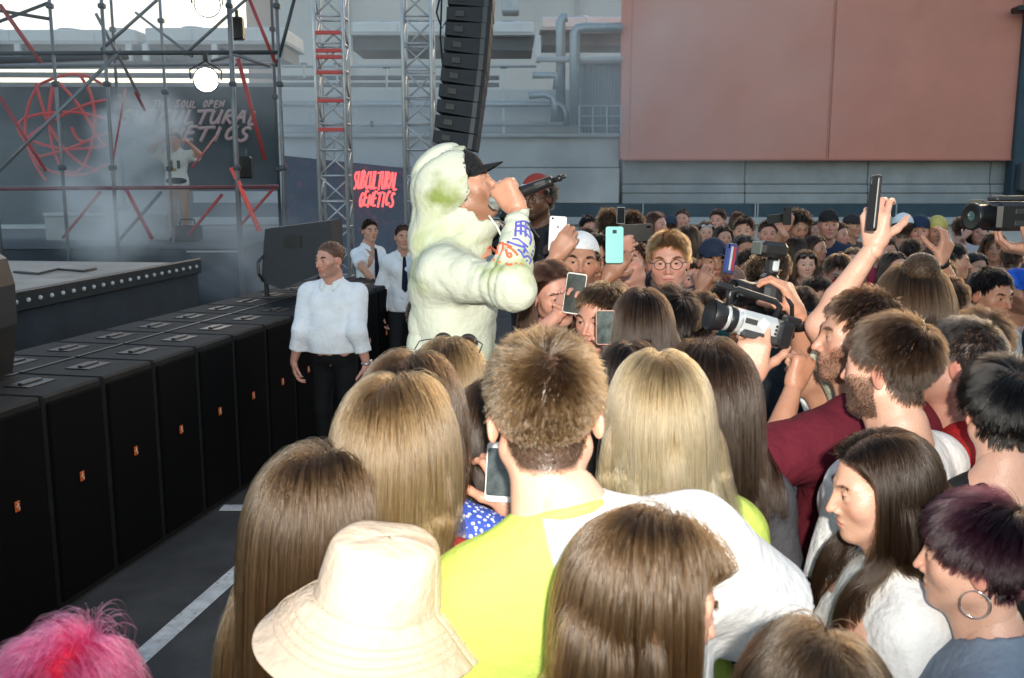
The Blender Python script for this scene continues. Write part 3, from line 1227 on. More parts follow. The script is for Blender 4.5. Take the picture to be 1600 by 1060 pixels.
def cap_geo(kind='cap', back=False):
    """peaked cap in the head frame"""
    key = (kind, back)
    if key in _CAPS:
        return _CAPS[key]
    F = Field((-0.12, -0.15, -0.02), (0.12, 0.22, 0.15), 0.0055)
    c, r = np.array(CRAN[0]), np.array(CRAN[1])
    sl = rotx(R(-9))
    F.ell(c + [0, 0, 0.004], r + [0.009, 0.009, 0.012])
    F.plane((0, 0, 0.036), (0, -0.16, -1))
    F.ell(c, r + [0.003, 0.003, 0.004], 0.0, 's')
    if kind == 'cap':
        F.ell((0, -0.012, 0.129), (0.008, 0.008, 0.005), 0.004)
    v, f = F.nets()
    if kind == 'cap':
        nu, nv = 17, 8
        g = np.zeros((2, nu, nv, 3))
        for t in (0, 1):
            for a_ in range(nu):
                u_ = -1 + 2 * a_ / (nu - 1)
                for b_ in range(nv):
                    w_ = b_ / (nv - 1)
                    x_ = 0.070 * u_ * (1 - 0.12 * w_)
                    y0_ = 0.082 - 0.055 * u_ * u_ - 0.01
                    y_ = y0_ + w_ * 0.078 * math.sqrt(max(0.0, 1 - 0.72 * u_ * u_))
                    g[t, a_, b_] = (x_, y_, 0.052 - 0.020 * u_ * u_ - 0.010 * w_ - 0.0035 * t)
        gv = g.reshape(-1, 3)
        ix = lambda t, a_, b_: len(v) + (t * nu + a_) * nv + b_
        q_ = []
        for a_ in range(nu - 1):
            for b_ in range(nv - 1):
                q_.append([ix(0, a_, b_), ix(0, a_ + 1, b_), ix(0, a_ + 1, b_ + 1), ix(0, a_, b_ + 1)])
                q_.append([ix(1, a_, b_ + 1), ix(1, a_ + 1, b_ + 1), ix(1, a_ + 1, b_), ix(1, a_, b_)])
            q_.append([ix(0, a_, nv - 1), ix(0, a_ + 1, nv - 1), ix(1, a_ + 1, nv - 1), ix(1, a_, nv - 1)])
        v = np.concatenate([v, gv.astype(f32)])
        f = np.concatenate([f, np.array(q_, np.int32)])
    if back:
        v = v * np.array([-1, -1, 1], f32) + np.array([0, -0.036, 0.0], f32)
    _CAPS[key] = (v, f)
    return v, f

# ------------------------------------------------------------------ one person
EYE_W = mat('eye_white', (0.50, 0.47, 0.44), 0.25, 0)
EYE_I = mat('iris', (0.10, 0.07, 0.045), 0.15, 0)
EYE_P = mat('pupil', (0.008, 0.008, 0.008), 0.08, 0)
TONE = dict(fair=(0.66, 0.42, 0.31), light=(0.58, 0.345, 0.24), warm=(0.53, 0.295, 0.19), pink=(0.63, 0.36, 0.27), tan=(0.40, 0.215, 0.13), dark=(0.15, 0.08, 0.05))
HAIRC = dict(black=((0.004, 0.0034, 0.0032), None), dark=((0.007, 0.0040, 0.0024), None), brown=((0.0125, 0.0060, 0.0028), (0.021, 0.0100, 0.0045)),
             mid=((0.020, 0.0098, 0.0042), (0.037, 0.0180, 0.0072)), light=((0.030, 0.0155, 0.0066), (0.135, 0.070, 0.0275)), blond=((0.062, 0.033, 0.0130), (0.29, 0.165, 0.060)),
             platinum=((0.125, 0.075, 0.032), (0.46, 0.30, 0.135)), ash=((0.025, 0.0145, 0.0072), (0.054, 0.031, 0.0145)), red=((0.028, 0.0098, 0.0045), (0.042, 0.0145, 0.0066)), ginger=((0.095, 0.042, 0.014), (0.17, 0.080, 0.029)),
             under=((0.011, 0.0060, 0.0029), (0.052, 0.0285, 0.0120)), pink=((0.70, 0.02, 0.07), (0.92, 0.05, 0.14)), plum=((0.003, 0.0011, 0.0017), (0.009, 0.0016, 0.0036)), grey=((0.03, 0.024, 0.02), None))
_CACHE = {}
NPEOPLE = [0]

def set_mats(o, mats):
    while len(o.data.materials) < len(mats):
        o.data.materials.append(None)
    for i, m in enumerate(mats):
        o.material_slots[i].link = 'OBJECT'
        o.material_slots[i].material = m

def person(label, px, top, Y, a=0, head=(0, 0, 0), sex='m', tone='light', hair=('short', 'brown', {}), shirt=(0.1, 0.1, 0.1),
           sleeve='short', trousers=(0.03, 0.035, 0.05), arms=None, fat=0.0, beard=0.0, beard_len=0.0, base=0.0, hvar=0, cap=None, shirt_mat=None,
           detail=None, loose=0.012, group=None, vneck=0.0, hem=0.88, hs=1.0, seed=None, shorts=False, nsh=0.0, topz=None, n_hair=None, lean=0.0, hatcut=None, fold=1.0):
    NPEOPLE[0] += 1
    seed = NPEOPLE[0] if seed is None else seed
    w = P(px, top, Y)
    zt = (w[2] if topz is None else topz) - base
    H = zt - 0.012
    s = H / 1.75
    if not (0.78 < s < 1.14):
        print('SIZE', round(H, 2), label)
    rz = R(a + 180)
    Rz = rotz(rz) @ roty(R(lean))
    hrot = rotz(R(head[0])) @ rotx(R(head[1])) @ roty(R(head[2]))
    off = Rz @ (HC * s)
    loc = np.array([w[0] - off[0], w[1] - off[1], base])
    root = empty('person', loc, rz, s)
    if lean:
        root.rotation_euler = Matrix(Rz.tolist()).to_euler()
    tag(root, label, 'person', group)
    inv = lambda q: (Rz.T @ (np.asarray(q, float) - loc)) / s
    ivd = lambda d: Rz.T @ np.asarray(d, float)
    detail = detail or ('fine' if Y < 2.45 else 'mid' if Y < 5.2 else 'far')
    D = dims(sex, fat)
    ca = {}
    for side, sp in (arms or {}).items():
        sx = 1 if side == 'R' else -1
        S = np.array([sx * D['sw'], -0.012, D['sz']])
        if 'at' in sp:
            T = inv(sp['at'])
        elif 'hand' in sp:
            T = inv(P(*sp['hand']))
        else:
            T = np.asarray(sp['loc'], float)
        pole = ivd(sp['pole']) if 'pole' in sp else np.array([sx * 0.5, -0.25, -1.0])
        E, Wp = ik(S, T, D['up'], D['fo'], pole)
        fd = ivd(sp['f']) if 'f' in sp else nrm(Wp - E)
        n = ivd(sp['n']) if 'n' in sp else np.array([-sx, 0.2, 0.0])
        ca[side] = (E, Wp, fd, n, sp.get('pose', 'relaxed'))
    style, hcn, hk = hair
    hcol, tip = HAIRC[hcn]
    bare = style == 'none'
    scalp = 0.0 if bare else (0.92 if style != 'buzz' else 0.75)
    share = not arms and detail == 'far'
    key = ('b', sex, fat, hvar, tuple(head), beard, scalp, detail) if share else None
    if key in _CACHE and key:
        me, info = _CACHE[key]
    else:
        me, info = body_geo(sex, ca, hrot, detail, fat, hvar, hs, beard, scalp=scalp)
        if key:
            _CACHE[key] = (me, info)
    b = link('body', me, root)
    set_mats(b, [skin_mat(TONE[tone], tuple(x * 0.8 for x in hcol)), EYE_W, EYE_I, EYE_P])
    k2 = ('s', sex, fat, sleeve, loose, vneck, seed % 3) if share else None
    if k2 in _CACHE and k2:
        sm = _CACHE[k2]
    else:
        sm = shirt_geo(sex, info, detail, sleeve, loose, seed % 3 if share else seed, hem, vneck, nsh, fold)
        if k2:
            _CACHE[k2] = sm
    so = link('shirt', sm, root)
    set_mats(so, [shirt_mat or fabric(shirt)])
    tr, sh = trousers_geo(sex, fat)
    to = link('trousers', tr, root)
    set_mats(to, [fabric(trousers)])
    ho = link('shoes', sh, root)
    set_mats(ho, [mat('shoe', (0.05, 0.05, 0.05), 0.5)])
    if not bare:
        nh = n_hair or {'fine': 13000, 'mid': 5200, 'far': 1500}[detail]
        rad = {'fine': 0.00042, 'mid': 0.0008, 'far': 0.0019}[detail]
        if n_hair:
            rad *= 0.85
        hk = dict(hk)
        rad = hk.pop('rad', rad)
        k3 = ('h', sex, hvar, tuple(head), style, str(sorted(hk.items())), hcn, seed % 4) if share else None
        if k3 in _CACHE and k3:
            cu = _CACHE[k3]
        else:
            if detail == 'far' and 'clumps' not in hk:
                hk['clumps'] = (60, 0.35)
            S = hair_strands(info, style, nh, (seed % 4 if share else seed), **hk)
            if cap:
                # hair under the crown of a cap is pressed flat
                cc = (S[:, 0] - HC) @ info['hrot']
                S = S[(cc[:, 2] < 0.045)] if style in ('short', 'crop', 'curly', 'buzz') else S
            if hatcut is not None:
                S = S[((S[:, 0] - HC) @ info['hrot'])[:, 2] < hatcut]
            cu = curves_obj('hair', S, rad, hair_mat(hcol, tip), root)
            if k3:
                _CACHE[k3] = cu
        link('hair', cu, root)
    if detail != 'far':
        g, Mh = info['head'], info['hM']
        bm_ = np.where((g['mask'][:, 1] > 0.35) & (g['v'][:, 2] > 0.012) & (g['v'][:, 1] > 0.04))[0]
        if len(bm_):
            rg = np.random.RandomState(seed)
            nb = int((420 if detail == 'fine' else 160) * (1 if sex == 'm' else .45))
            k_ = rg.choice(bm_, nb)
            p0 = g['v'][k_] + rg.normal(size=(nb, 3)) * .001
            d0 = np.stack([np.sign(p0[:, 0]) * .9, np.full(nb, -.12), .35 - 18 * (np.abs(p0[:, 0]) - .02)], 1) + g['n'][k_] * .35 + rg.normal(size=(nb, 3)) * .12
            d0 = nrm_rows(d0) * .0085
            Sb = np.stack([p0 + d0 * t for t in (0, .5, 1)], 1) @ Mh.T + HC
            link('eyebrows', curves_obj('eyebrows', Sb, .00035 if detail == 'fine' else .0006, hair_mat(tuple(x * .8 for x in hcol)), root), root)
    if beard_len > 0:
        nb = {'fine': 5000, 'mid': 1800, 'far': 500}[detail]
        link('beard', curves_obj('beard', beard_strands(info, nb, seed, beard_len), {'fine': 0.0004, 'mid': 0.0007, 'far': 0.0014}[detail], hair_mat(hcol), root), root)
    if cap:
        v, f = cap_geo(cap.get('kind', 'cap'), cap.get('back', False))
        k4 = ('c', cap.get('kind', 'cap'), cap.get('back', False), tuple(head), hs)
        if k4 not in _CACHE:
            _CACHE[k4] = mesh_from('cap', v @ info['hM'].T + HC, [f])
        co = link(cap.get('name', 'cap'), _CACHE[k4], root)
        set_mats(co, [fabric(cap['col'], 'cap_cloth')])
    info['root'], info['loc'], info['Rz'], info['s'] = root, loc, Rz, s
    info['hairc'] = hcol
    return info

def hand_world(info, side):
    """wrist point, finger dir, palm normal, thumb dir in world space"""
    S, E, Wp, fd, n, pose = info['arms'][side]
    T = hand_xform(Wp, fd, n, side)
    Rz = info['Rz']
    return info['loc'] + Rz @ (Wp * info['s']), Rz @ T[:, 1], Rz @ T[:, 2], Rz @ T[:, 0]

def head_part(info, name, mb_or_vf, material, parent=None, smooth=True):
    """part given in the head frame, carried by the head"""
    if isinstance(mb_or_vf, MB):
        mb = mb_or_vf
        mb.v = [v @ info['hM'].T + HC for v in mb.v]
        return mb.build(name, material, parent or info['root'], smooth)
    v, f = mb_or_vf
    me = mesh_from(name, v @ info['hM'].T + HC, [f])
    me.materials.append(material)
    return link(name, me, parent or info['root'])

BLACK = mat('black_plastic', (0.012, 0.012, 0.013), 0.35, 0.2)
DGREY = mat('dark_grey_plastic', (0.035, 0.036, 0.038), 0.45, 0.2)
METAL = mat('brushed_metal', (0.55, 0.56, 0.57), 0.35, 0.1, metal=0.8)
SCREEN = mat('phone_screen', (0.02, 0.024, 0.028), 0.12, 0.3, vscale=60)
LENS = mat('lens_glass', (0.004, 0.004, 0.008), 0.03, 0, spec=0.8)

def phone(label, c, up, face, size=(0.070, 0.143, 0.008), back=(0.02, 0.02, 0.02), rim=None, lens='pill', screen_on=None, side_strip=None):
    """up: long axis, face: direction the screen looks"""
    T = frame(up, face)              # columns x (width), y (long), z (screen normal)
    root = empty('phone', c)
    root.rotation_euler = Matrix(T.tolist()).to_euler()
    tag(root, label, 'phone')
    w, l, t = size
    m = mat('phone_case', back, 0.35, 0.05)
    mb = MB()
    # rounded slab
    def slab(mb, w, l, z0, z1, r, n=5):
        pts = []
        for cx, cy, a0 in ((w / 2 - r, l / 2 - r, 0), (-w / 2 + r, l / 2 - r, 90), (-w / 2 + r, -l / 2 + r, 180), (w / 2 - r, -l / 2 + r, 270)):
            for i in range(n + 1):
                an = R(a0 + 90 * i / n)
                pts.append((cx + r * math.cos(an), cy + r * math.sin(an)))
        pts = np.array(pts)
        k = len(pts)
        V = np.concatenate([np.c_[pts * 0.985, np.full(k, z0)], np.c_[pts, np.full(k, z0 + (z1 - z0) * .25)], np.c_[pts, np.full(k, z0 + (z1 - z0) * .75)], np.c_[pts * 0.985, np.full(k, z1)]])
        F = [[i + j * k, (i + 1) % k + j * k, (i + 1) % k + (j + 1) * k, i + (j + 1) * k] for j in range(3) for i in range(k)]
        F += [list(range(k))[::-1], [3 * k + i for i in range(k)]]
        mb.raw(V, F)
    slab(mb, w, l, -t / 2, t / 2, 0.009)
    mb.build('case', m, root)
    mb = MB()
    slab(mb, w * 0.93, l * 0.94 if rim is None else l * 0.8, t / 2 + 0.0003, t / 2 + 0.0011, 0.006)
    mb.build('screen', screen_on or SCREEN, root)
    if rim is not None:
        mb = MB()
        mb.lathe([(0.006, 0), (0.006, 0.0012)], 16, c=(0, -l * 0.45, t / 2))
        mb.build('home_button', mat('button', (0.5, 0.5, 0.5), 0.3, 0), root)
        MB().box((0, l * 0.45, t / 2 + 0.0004), (0.014, 0.002, 0.001)).build('earpiece', BLACK, root)
    mb = MB()
    if lens == 'pill':
        slab(mb, 0.009, 0.022, -t / 2 - 0.0016, -t / 2 - 0.0002, 0.0042)
        mb.v[-1] += np.array([w * 0.32, l * 0.39, 0])
    elif lens == 'centre':
        slab(mb, 0.017, 0.015, -t / 2 - 0.0016, -t / 2 - 0.0002, 0.003)
        mb.v[-1] += np.array([0, l * 0.36, 0])
    else:
        mb.lathe([(0.0045, 0), (0.0045, 0.0014)], 14, c=(w * 0.33, l * 0.43, -t / 2 - 0.0015))
    mb.build('camera_lens', LENS, root)
    if lens == 'dot':
        mb = MB()
        mb.lathe([(0.0055, 0), (0.0055, 0.0008)], 14, c=(0, l * 0.2, -t / 2 - 0.0009))
        mb.build('round_mark', mat('mark', (0.25, 0.25, 0.25), 0.3, 0), root)
    if side_strip:
        for i, sc in enumerate(side_strip):
            MB().box((-w * 0.28 + i * w * 0.28, 0, -t / 2 - 0.0009), (w * 0.2, l * 0.8, 0.0012)).build('stripe', mat('stripe', sc, 0.4, 0.1), root)
    return root

def spectacles(info, dark=False, up=0.0, frame_col=(0.02, 0.018, 0.016), y=0.0, round_=True, tint=None):
    fm = mat('spectacle_frame', frame_col, 0.3, 0)
    z0 = -0.004 + up
    y0 = 0.096 + y
    g = MB()
    for sx in (-1, 1):
        th = np.linspace(0, 2 * math.pi, 22, endpoint=False)
        rx, rz = (0.0235, 0.0205)
        pts = np.stack([sx * 0.0335 + rx * np.cos(th), y0 - 0.10 * np.abs(rx * np.cos(th) + 0.0) * (np.cos(th) * sx > 0), z0 + rz * np.sin(th)], 1)
        g.tube(pts, 0.0017 if not dark else 0.0022, 6, closed=True)
        g.tube([(sx * 0.056, y0 - 0.004, z0 + 0.006), (sx * 0.074, y0 - 0.03, z0 + 0.006), (sx * 0.083, 0.0, z0 + 0.004), (sx * 0.084, -0.03, z0 - 0.012)], 0.0016, 6)
    g.tube([(-0.011, y0 - 0.001, z0 + 0.004), (0, y0 + 0.002, z0 + 0.007), (0.011, y0 - 0.001, z0 + 0.004)], 0.0015, 6)
    gl = head_part(info, 'spectacles' if not dark else 'sunglasses', g, fm)
    if dark:
        for sx in (-1, 1):
            l = MB().ball((sx * 0.0335, y0, z0), (0.0225, 0.0025, 0.0195), 16, 8)
            head_part(info, 'lens', l, mat('dark_lens', tint or (0.02, 0.012, 0.01), 0.05, 0, spec=0.7), gl)
    return gl

# ================================================================== THE PLACE
WY = 24.0                                   # the industrial facade stands 24 m off

def prect(mb, x0, y0, x1, y1, Y, dep, bev=0.0):
    """box whose front face spans a pixel rectangle at depth Y (level with the wall)"""
    c = P((x0 + x1) / 2, (y0 + y1) / 2, Y)
    a, b = P(x0, (y0 + y1) / 2, Y), P(x1, (y0 + y1) / 2, Y)
    t, u = P((x0 + x1) / 2, y0, Y), P((x0 + x1) / 2, y1, Y)
    mb.box(((a[0] + b[0]) / 2, Y + dep / 2, (t[2] + u[2]) / 2), (b[0] - a[0], dep, t[2] - u[2]), bev=bev)
    return mb

def pz(py, Y):
    return P(800, py, Y)[2]

# ---- ground
ASPH = mat('asphalt', (0.058, 0.057, 0.056), 0.9, 0.35, vscale=3.0, bump=0.5, bscale=140, stains_haze=[((0.035, 0.035, 0.037), 0.7, 0.55, 0.7, 3.0)])
n = 40
gx = np.linspace(-1, 1, n)
gg = np.sign(gx) * np.abs(gx) ** 3
grid = np.zeros((n, n, 3))
grid[..., 0], grid[..., 1] = np.meshgrid(gg * 900, gg * 900, indexing='ij')
tag(MB().sheet(grid[:, ::-1][:, ::-1]).build('ground', ASPH), kind='structure')
PAINT = mat('road_paint', (0.62, 0.62, 0.60), 0.8, 0.25, vscale=14, stains_haze=[((0.16, 0.16, 0.16), 30, 0.6, 0.72, 1.0)])
a0, a1 = G(212, 1035), G(325, 935)
dr = nrm((a1 - a0))
sd = np.cross(dr, [0, 0, 1])
mb = MB()
A, B = a0 - dr * 0.6, a1 + dr * 1.35
mb.raw([A - sd * .05 + [0, 0, .004], A + sd * .05 + [0, 0, .004], B + sd * .05 + [0, 0, .004], B - sd * .05 + [0, 0, .004]], [[0, 1, 2, 3]])
b0, b1 = G(330, 800), G(372, 790)
tag(mb.build('painted_line', PAINT), kind='structure')
mb = MB()
c0 = (b0 + b1) / 2
mb.box((c0[0] + 0.15, c0[1], 0.006), (0.34, 0.10, 0.004))
tag(mb.build('painted_line', PAINT), kind='structure')

# ---- facade behind the crowd
CONC = mat('concrete', (0.38, 0.385, 0.38), 0.9, 0.16, vscale=1.6, bump=0.3, bscale=25, stains_haze=[((0.25, 0.275, 0.285), 0.5, 0.5, 0.75, 2.0)])
CONC2 = mat('smooth_concrete', (0.54, 0.54, 0.525), 0.85, 0.1, vscale=1.2, bump=0.2, bscale=20, stains_haze=[((0.38, 0.385, 0.38), 0.6, 0.52, 0.75, 5.0)])
DKBL = mat('dark_blue_cladding', (0.035, 0.065, 0.085), 0.6, 0.2, vscale=2)
LEDG = mat('pale_ledge', (0.46, 0.47, 0.47), 0.8, 0.1, vscale=2)
REDP = mat('salmon_panel', (0.68, 0.27, 0.195), 0.85, 0.07, vscale=0.7, bump=0.12, bscale=8, stains_haze=[((0.70, 0.34, 0.27), 0.22, 0.5, 0.75, 2.0), ((0.56, 0.21, 0.15), 0.5, 0.58, 0.8, 6.0)])  # paler cloudy patches paint drifting smoke haze into the panel colour
WHT = mat('white_sheet_metal', (0.66, 0.67, 0.66), 0.5, 0.08, vscale=2)
STEEL = mat('galvanised_pipe', (0.36, 0.40, 0.42), 0.4, 0.12, vscale=5, metal=0.35)
DKST = mat('dark_steel', (0.06, 0.075, 0.085), 0.55, 0.15, vscale=4)
wall = empty('concrete_wall', (0, WY, 0))
tag(wall, 'long grey concrete wall behind the crowd, under the salmon panel', 'wall')
def wpart(name, mb, m, parent, smooth=False):
    o = mb.build(name, m, parent, smooth)
    o.location = -Vector(parent.location)
    return o
for y0, y1, x0, x1, dd in ((140, 208, 430, 972, .10), (215, 262, 300, 968, 0), (262.8, 318, 300, 968, 0.02), (250, 288, 972, 1740, .05), (288.7, 302, 972, 1740, .0), (302.6, 319, 972, 1740, 0.02)):
    nx = max(1, int((x1 - x0) / 190))
    for i in range(nx):
        xa = x0 + (x1 - x0) * i / nx
        xb = x0 + (x1 - x0) * (i + 1) / nx
        wpart('wall_panel', prect(MB(), xa + .5, y0, xb - .5, y1, WY + dd, 0.4, 0.02), CONC if x0 > 900 else CONC2, wall)
wpart('wall_core', prect(MB(), -500, 143, 1760, 470, WY + 0.45, 0.4), DKST, wall)
wpart('coping', prect(MB(), 300, 208, 968, 214.6, WY - 0.2, 0.7, 0.02), LEDG, wall)
wpart('plinth_band', prect(MB(), 300, 319, 1760, 340, WY - 0.06, 0.5), DKBL, wall)
wpart('ledge', prect(MB(), 300, 340.4, 1760, 352, WY - 0.5, 0.9, 0.02), LEDG, wall)
wpart('base_wall', prect(MB(), -300, 352.5, 1760, 462, WY - 0.3, 0.7), CONC2, wall)
for xx in (1004, 1179.5, 1183.5, 1400, 742):
    wpart('joint_post', prect(MB(), xx, 317, xx + 1.6, 341, WY - 0.12, 0.05), LEDG, wall)

panel = empty('salmon_panel', (P(1280, 100, WY)[0], WY - 0.3, 0))
tag(panel, 'huge blank salmon pink cladding panel above the crowd', 'panel')
for x0, x1 in ((972, 1303.6), (1304.4, 1596)):
    wpart('cladding_sheet', prect(MB(), x0, -120, x1, 250, WY - 0.35, 0.3, 0.02), REDP, panel)
wpart('seam_strip', prect(MB(), 986.5, -120, 987.6, 244, WY - 0.362, 0.02), mat('seam', (0.50, 0.19, 0.14), 0.8, 0.1), panel)
wpart('seam_strip', prect(MB(), 1300.5, -120, 1301.5, 250, WY - 0.362, 0.02), mat('seam', (0.50, 0.19, 0.14), 0.8, 0.1), panel)
wpart('bottom_trim', prect(MB(), 972, 248.2, 1596, 251, WY - 0.38, 0.36), mat('seam', (0.50, 0.19, 0.14), 0.8, 0.1), panel)
post = empty('corner_column', (P(1640, 200, WY)[0], WY, 0))
tag(post, 'dark blue steel column at the right end of the salmon panel', 'column')
wpart('shaft', prect(MB(), 1597, -120, 1650, 319, WY - 0.5, 0.4, 0.03), DKBL, post)
wpart('bracket', prect(MB(), 1592, 8, 1650, 18, WY - 0.9, 0.4, 0.03), BLACK, post)
wpart('cap_block', prect(MB(), 1596, 255, 1640, 300, WY - 0.8, 0.3, 0.05), DKST, post)

# ---- plant on the roof: white air-handling units, pipes, railings
def acunit(label, x0, y0, x1, y1, Y, dep, fans, posts):
    root = empty('air_handling_unit', (P((x0 + x1) / 2, y1, Y)[0], Y, pz(y1, Y)))
    tag(root, label, 'roof unit')
    wpart('casing', prect(MB(), x0, y0, x1, y1, Y, dep, 0.04), WHT, root)
    wpart('frame_rail', prect(MB(), x0 - 2, y1 + .3, x1 + 2, y1 + 3, Y - 0.05, dep), LEDG, root)
    wpart('underside', prect(MB(), x0 + 2, y1 + 3.4, x1 - 2, y1 + 27, Y + 0.25, dep * .8), DKST, root)
    k = max(2, int((x1 - x0) / 60))
    for i in range(1, k):
        xx = x0 + (x1 - x0) * i / k
        wpart('panel_joint', prect(MB(), xx, y0 + 2, xx + 1, y1 - 1, Y - 0.012, 0.02), STEEL, root)
    for fx in fans:
        c = P(fx, y0, Y)
        wpart('fan_cowl', MB().lathe([(0.30, 0), (0.33, 0.02), (0.33, 0.10), (0.29, 0.13), (0.27, 0.05), (0.0, 0.04)], 20, c=(c[0], Y + dep * .4, c[2] - 0.005)), STEEL, root, True)
    for xx, yb in posts:
        wpart('support_post', prect(MB(), xx, y1 + 3, xx + 9, yb, Y - 0.1, 0.14, 0.01), WHT, root)
    return root
acunit('white roof air unit with fan cowls at the far left', -120, 46, 213, 66, WY + 1.5, 2.2, (-40, 85, 170), ((22, 93), (196, 95)))
acunit('white roof air unit behind the two stage lamps', 226, 43, 446, 66, WY + 1.5, 2.2, (285, 400), ((222, 95), (330, 95)))
acunit('white roof air unit behind the truss towers and line array', 549, 34, 834, 52, WY + 0.6, 2.2, (597, 700, 795), ((540, 104), (836, 98)))
acunit('white roof air unit with a tall duct, above the vertical pipes', 846, 26, 985, 44, WY + 3.2, 2.0, (905,), ())
mb = MB()
prect(mb, 784, -60, 812, 18, WY + 2.2, 0.8, 0.03)
tag(mb.build('roof_duct', STEEL), 'square grey duct rising from the roof above the line array', 'duct')
# far pale buildings beyond the roof
FARW = mat('pale_render', (0.60, 0.60, 0.57), 0.9, 0.06, vscale=0.4)
PEACH = mat('peach_render', (0.62, 0.46, 0.38), 0.9, 0.06, vscale=0.4)
def block(label, x0, y0, x1, y1, Y, dep, m, seams=()):
    root = empty('far_building', (P((x0 + x1) / 2, y0, Y)[0], Y, 0))
    tag(root, label, 'building')
    wpart('wall', prect(MB(), x0, y0, x1, y1, Y, dep), m, root)
    for s in seams:
        wpart('pilaster', prect(MB(), s, y0, s + 4, y1, Y - 0.3, 0.4), LEDG, root)
    wpart('parapet', prect(MB(), x0 - 3, y0 - 4, x1 + 3, y0, Y - 0.3, dep), LEDG, root)
    return root
block('pale rendered building far behind the roof units', 432, -160, 1010, 250, WY + 20, 10, FARW, (540, 720, 900))
block('peach rendered tower far behind the stage scaffold', 388, -40, 437, 250, WY + 23, 6, PEACH)

def pipe_obj(name, label, paths, r, Y, m=STEEL, flanges=True, cat='pipe'):
    root = empty(name, (P(paths[0][0][0], paths[0][0][1], Y)[0], Y, pz(paths[0][0][1], Y)))
    tag(root, label, cat)
    for pth in paths:
        pts = []
        for q in pth:
            pts.append(P(q[0], q[1], Y + (q[2] if len(q) > 2 else 0)))
        wpart('pipe_run', MB().tube(pts, r, 10), m, root, True)
        if flanges and len(pth) >= 2:
            a, b = np.array(pts[0]), np.array(pts[-1])
            L = np.linalg.norm(b - a)
            k = int(L / 2.2)
            for i in range(1, k):
                if len(pth) == 2:
                    c = a + (b - a) * i / k
                    u = nrm(b - a)
                    wpart('clamp', MB().cyl(c - u * 0.04, c + u * 0.04, r * 1.25, 10), DKST, root)
    return root
rp = WY / FPX
pipe_obj('roof_pipe', 'thick blue grey pipe running along the wall top behind the line array', [[(430, 163), (872, 163), (880, 168), (884, 176), (885, 196)]], 4.6 * rp, WY - 0.35)
pipe_obj('roof_pipe', 'pale lower pipe along the wall, second above the coping', [[(430, 194), (884, 194)]], 4.0 * rp, WY - 0.3, LEDG)
pipe_obj('roof_pipe', 'thin upper pipe under the white roof unit', [[(430, 104), (838, 104)]], 2.2 * rp, WY - 0.1)
pipe_obj('roof_pipe', 'pale pipe from roof unit to the salmon panel', [[(838, 93), (972, 93)]], 4.2 * rp, WY - 0.4, LEDG)
pipe_obj('roof_pipe', 'thick vertical pipe standing left of its twin beside the grey cladding', [[(876, 196), (876, 34), (880, 28), (886, 27)]], 7.5 * rp, WY - 0.2)
pipe_obj('roof_pipe', 'thick vertical pipe right of its twin, bending toward the salmon panel', [[(898, 196), (898, 52), (902, 46), (912, 44), (972, 44)]], 8.0 * rp, WY - 0.5)
pipe_obj('roof_pipe', 'bent pipe with valve low beside the vertical pipes', [[(826, 150), (850, 148), (862, 152), (866, 162), (866, 190)], [(832, 118), (868, 118), (868, 140)]], 5.0 * rp, WY - 0.7)
pipe_obj('roof_pipe', 'dark pipe rack beam below the roof units', [[(425, 122), (780, 122)], [(425, 133), (780, 133)]], 3.5 * rp, WY + 0.1, DKST, False)
pipe_obj('roof_pipe', 'dark pipe rack beam behind the stage scaffold', [[(-60, 104), (430, 104)], [(-60, 117), (430, 119)], [(-60, 133), (430, 134)]], 4.2 * rp, WY + 0.3, DKST, False)
# pipe stands
for i, (xx, ya, yb, lb) in enumerate(((482, 165, 209, 'left of the first truss tower'), (557, 165, 209, 'between the two truss towers'), (604, 106, 140, 'above the red lettered screen'),
                                      (787, 106, 209, 'right of the line array'), (475, 100, 122, 'under the left pipe rack'), (527, 100, 135, 'behind the first truss tower'))):
    c, d = P(xx, ya, WY - .3), P(xx, yb, WY - .3)
    r0 = empty('pipe_stand', d)
    tag(r0, 'slim grey pipe stand on the wall, ' + lb, 'stand')
    wpart('upright', MB().box((c + d) / 2, (0.05, 0.05, c[2] - d[2])), STEEL, r0)
    wpart('saddle', MB().box(c, (0.16, 0.1, 0.04)), DKST, r0)
# corrugated plant room and railing
pr = empty('plant_room', (P(940, 210, WY)[0], WY, pz(210, WY)))
tag(pr, 'grey corrugated plant room between the pipes and salmon panel', 'plant room')
wpart('wall', prect(MB(), 908, 99, 971, 208, WY + 0.05, 1.5), mat('plant_grey', (0.22, 0.26, 0.28), 0.6, 0.1), pr)
rb = prect(MB(), 909, 99, 911.4, 208, WY - 0.02, 0.06)
r0 = rb.build('rib', mat('plant_grey', (0.22, 0.26, 0.28), 0.6, 0.1), pr)
r0.location = -Vector(pr.location)
for i in range(1, 13):
    c = r0.copy()
    COL.objects.link(c)
    c.location = -Vector(pr.location) + Vector((i * 4.8 * rp, 0, 0))
wpart('roof_edge', prect(MB(), 905, 95.5, 973, 99, WY - 0.1, 1.6), STEEL, pr)
rl = empty('roof_railing', (P(938, 208, WY)[0], WY - 0.8, pz(208, WY)))
tag(rl, 'steel guard railing in front of the corrugated plant room', 'railing')
for yy in (166, 182, 197):
    wpart('rail', MB().tube([P(904, yy, WY - .6), P(971, yy, WY - .6)], 0.018, 6), STEEL, rl)
for xx in (905, 926, 948, 970):
    wpart('post', MB().tube([P(xx, 165, WY - .6), P(xx, 210, WY - .6)], 0.02, 6), STEEL, rl)

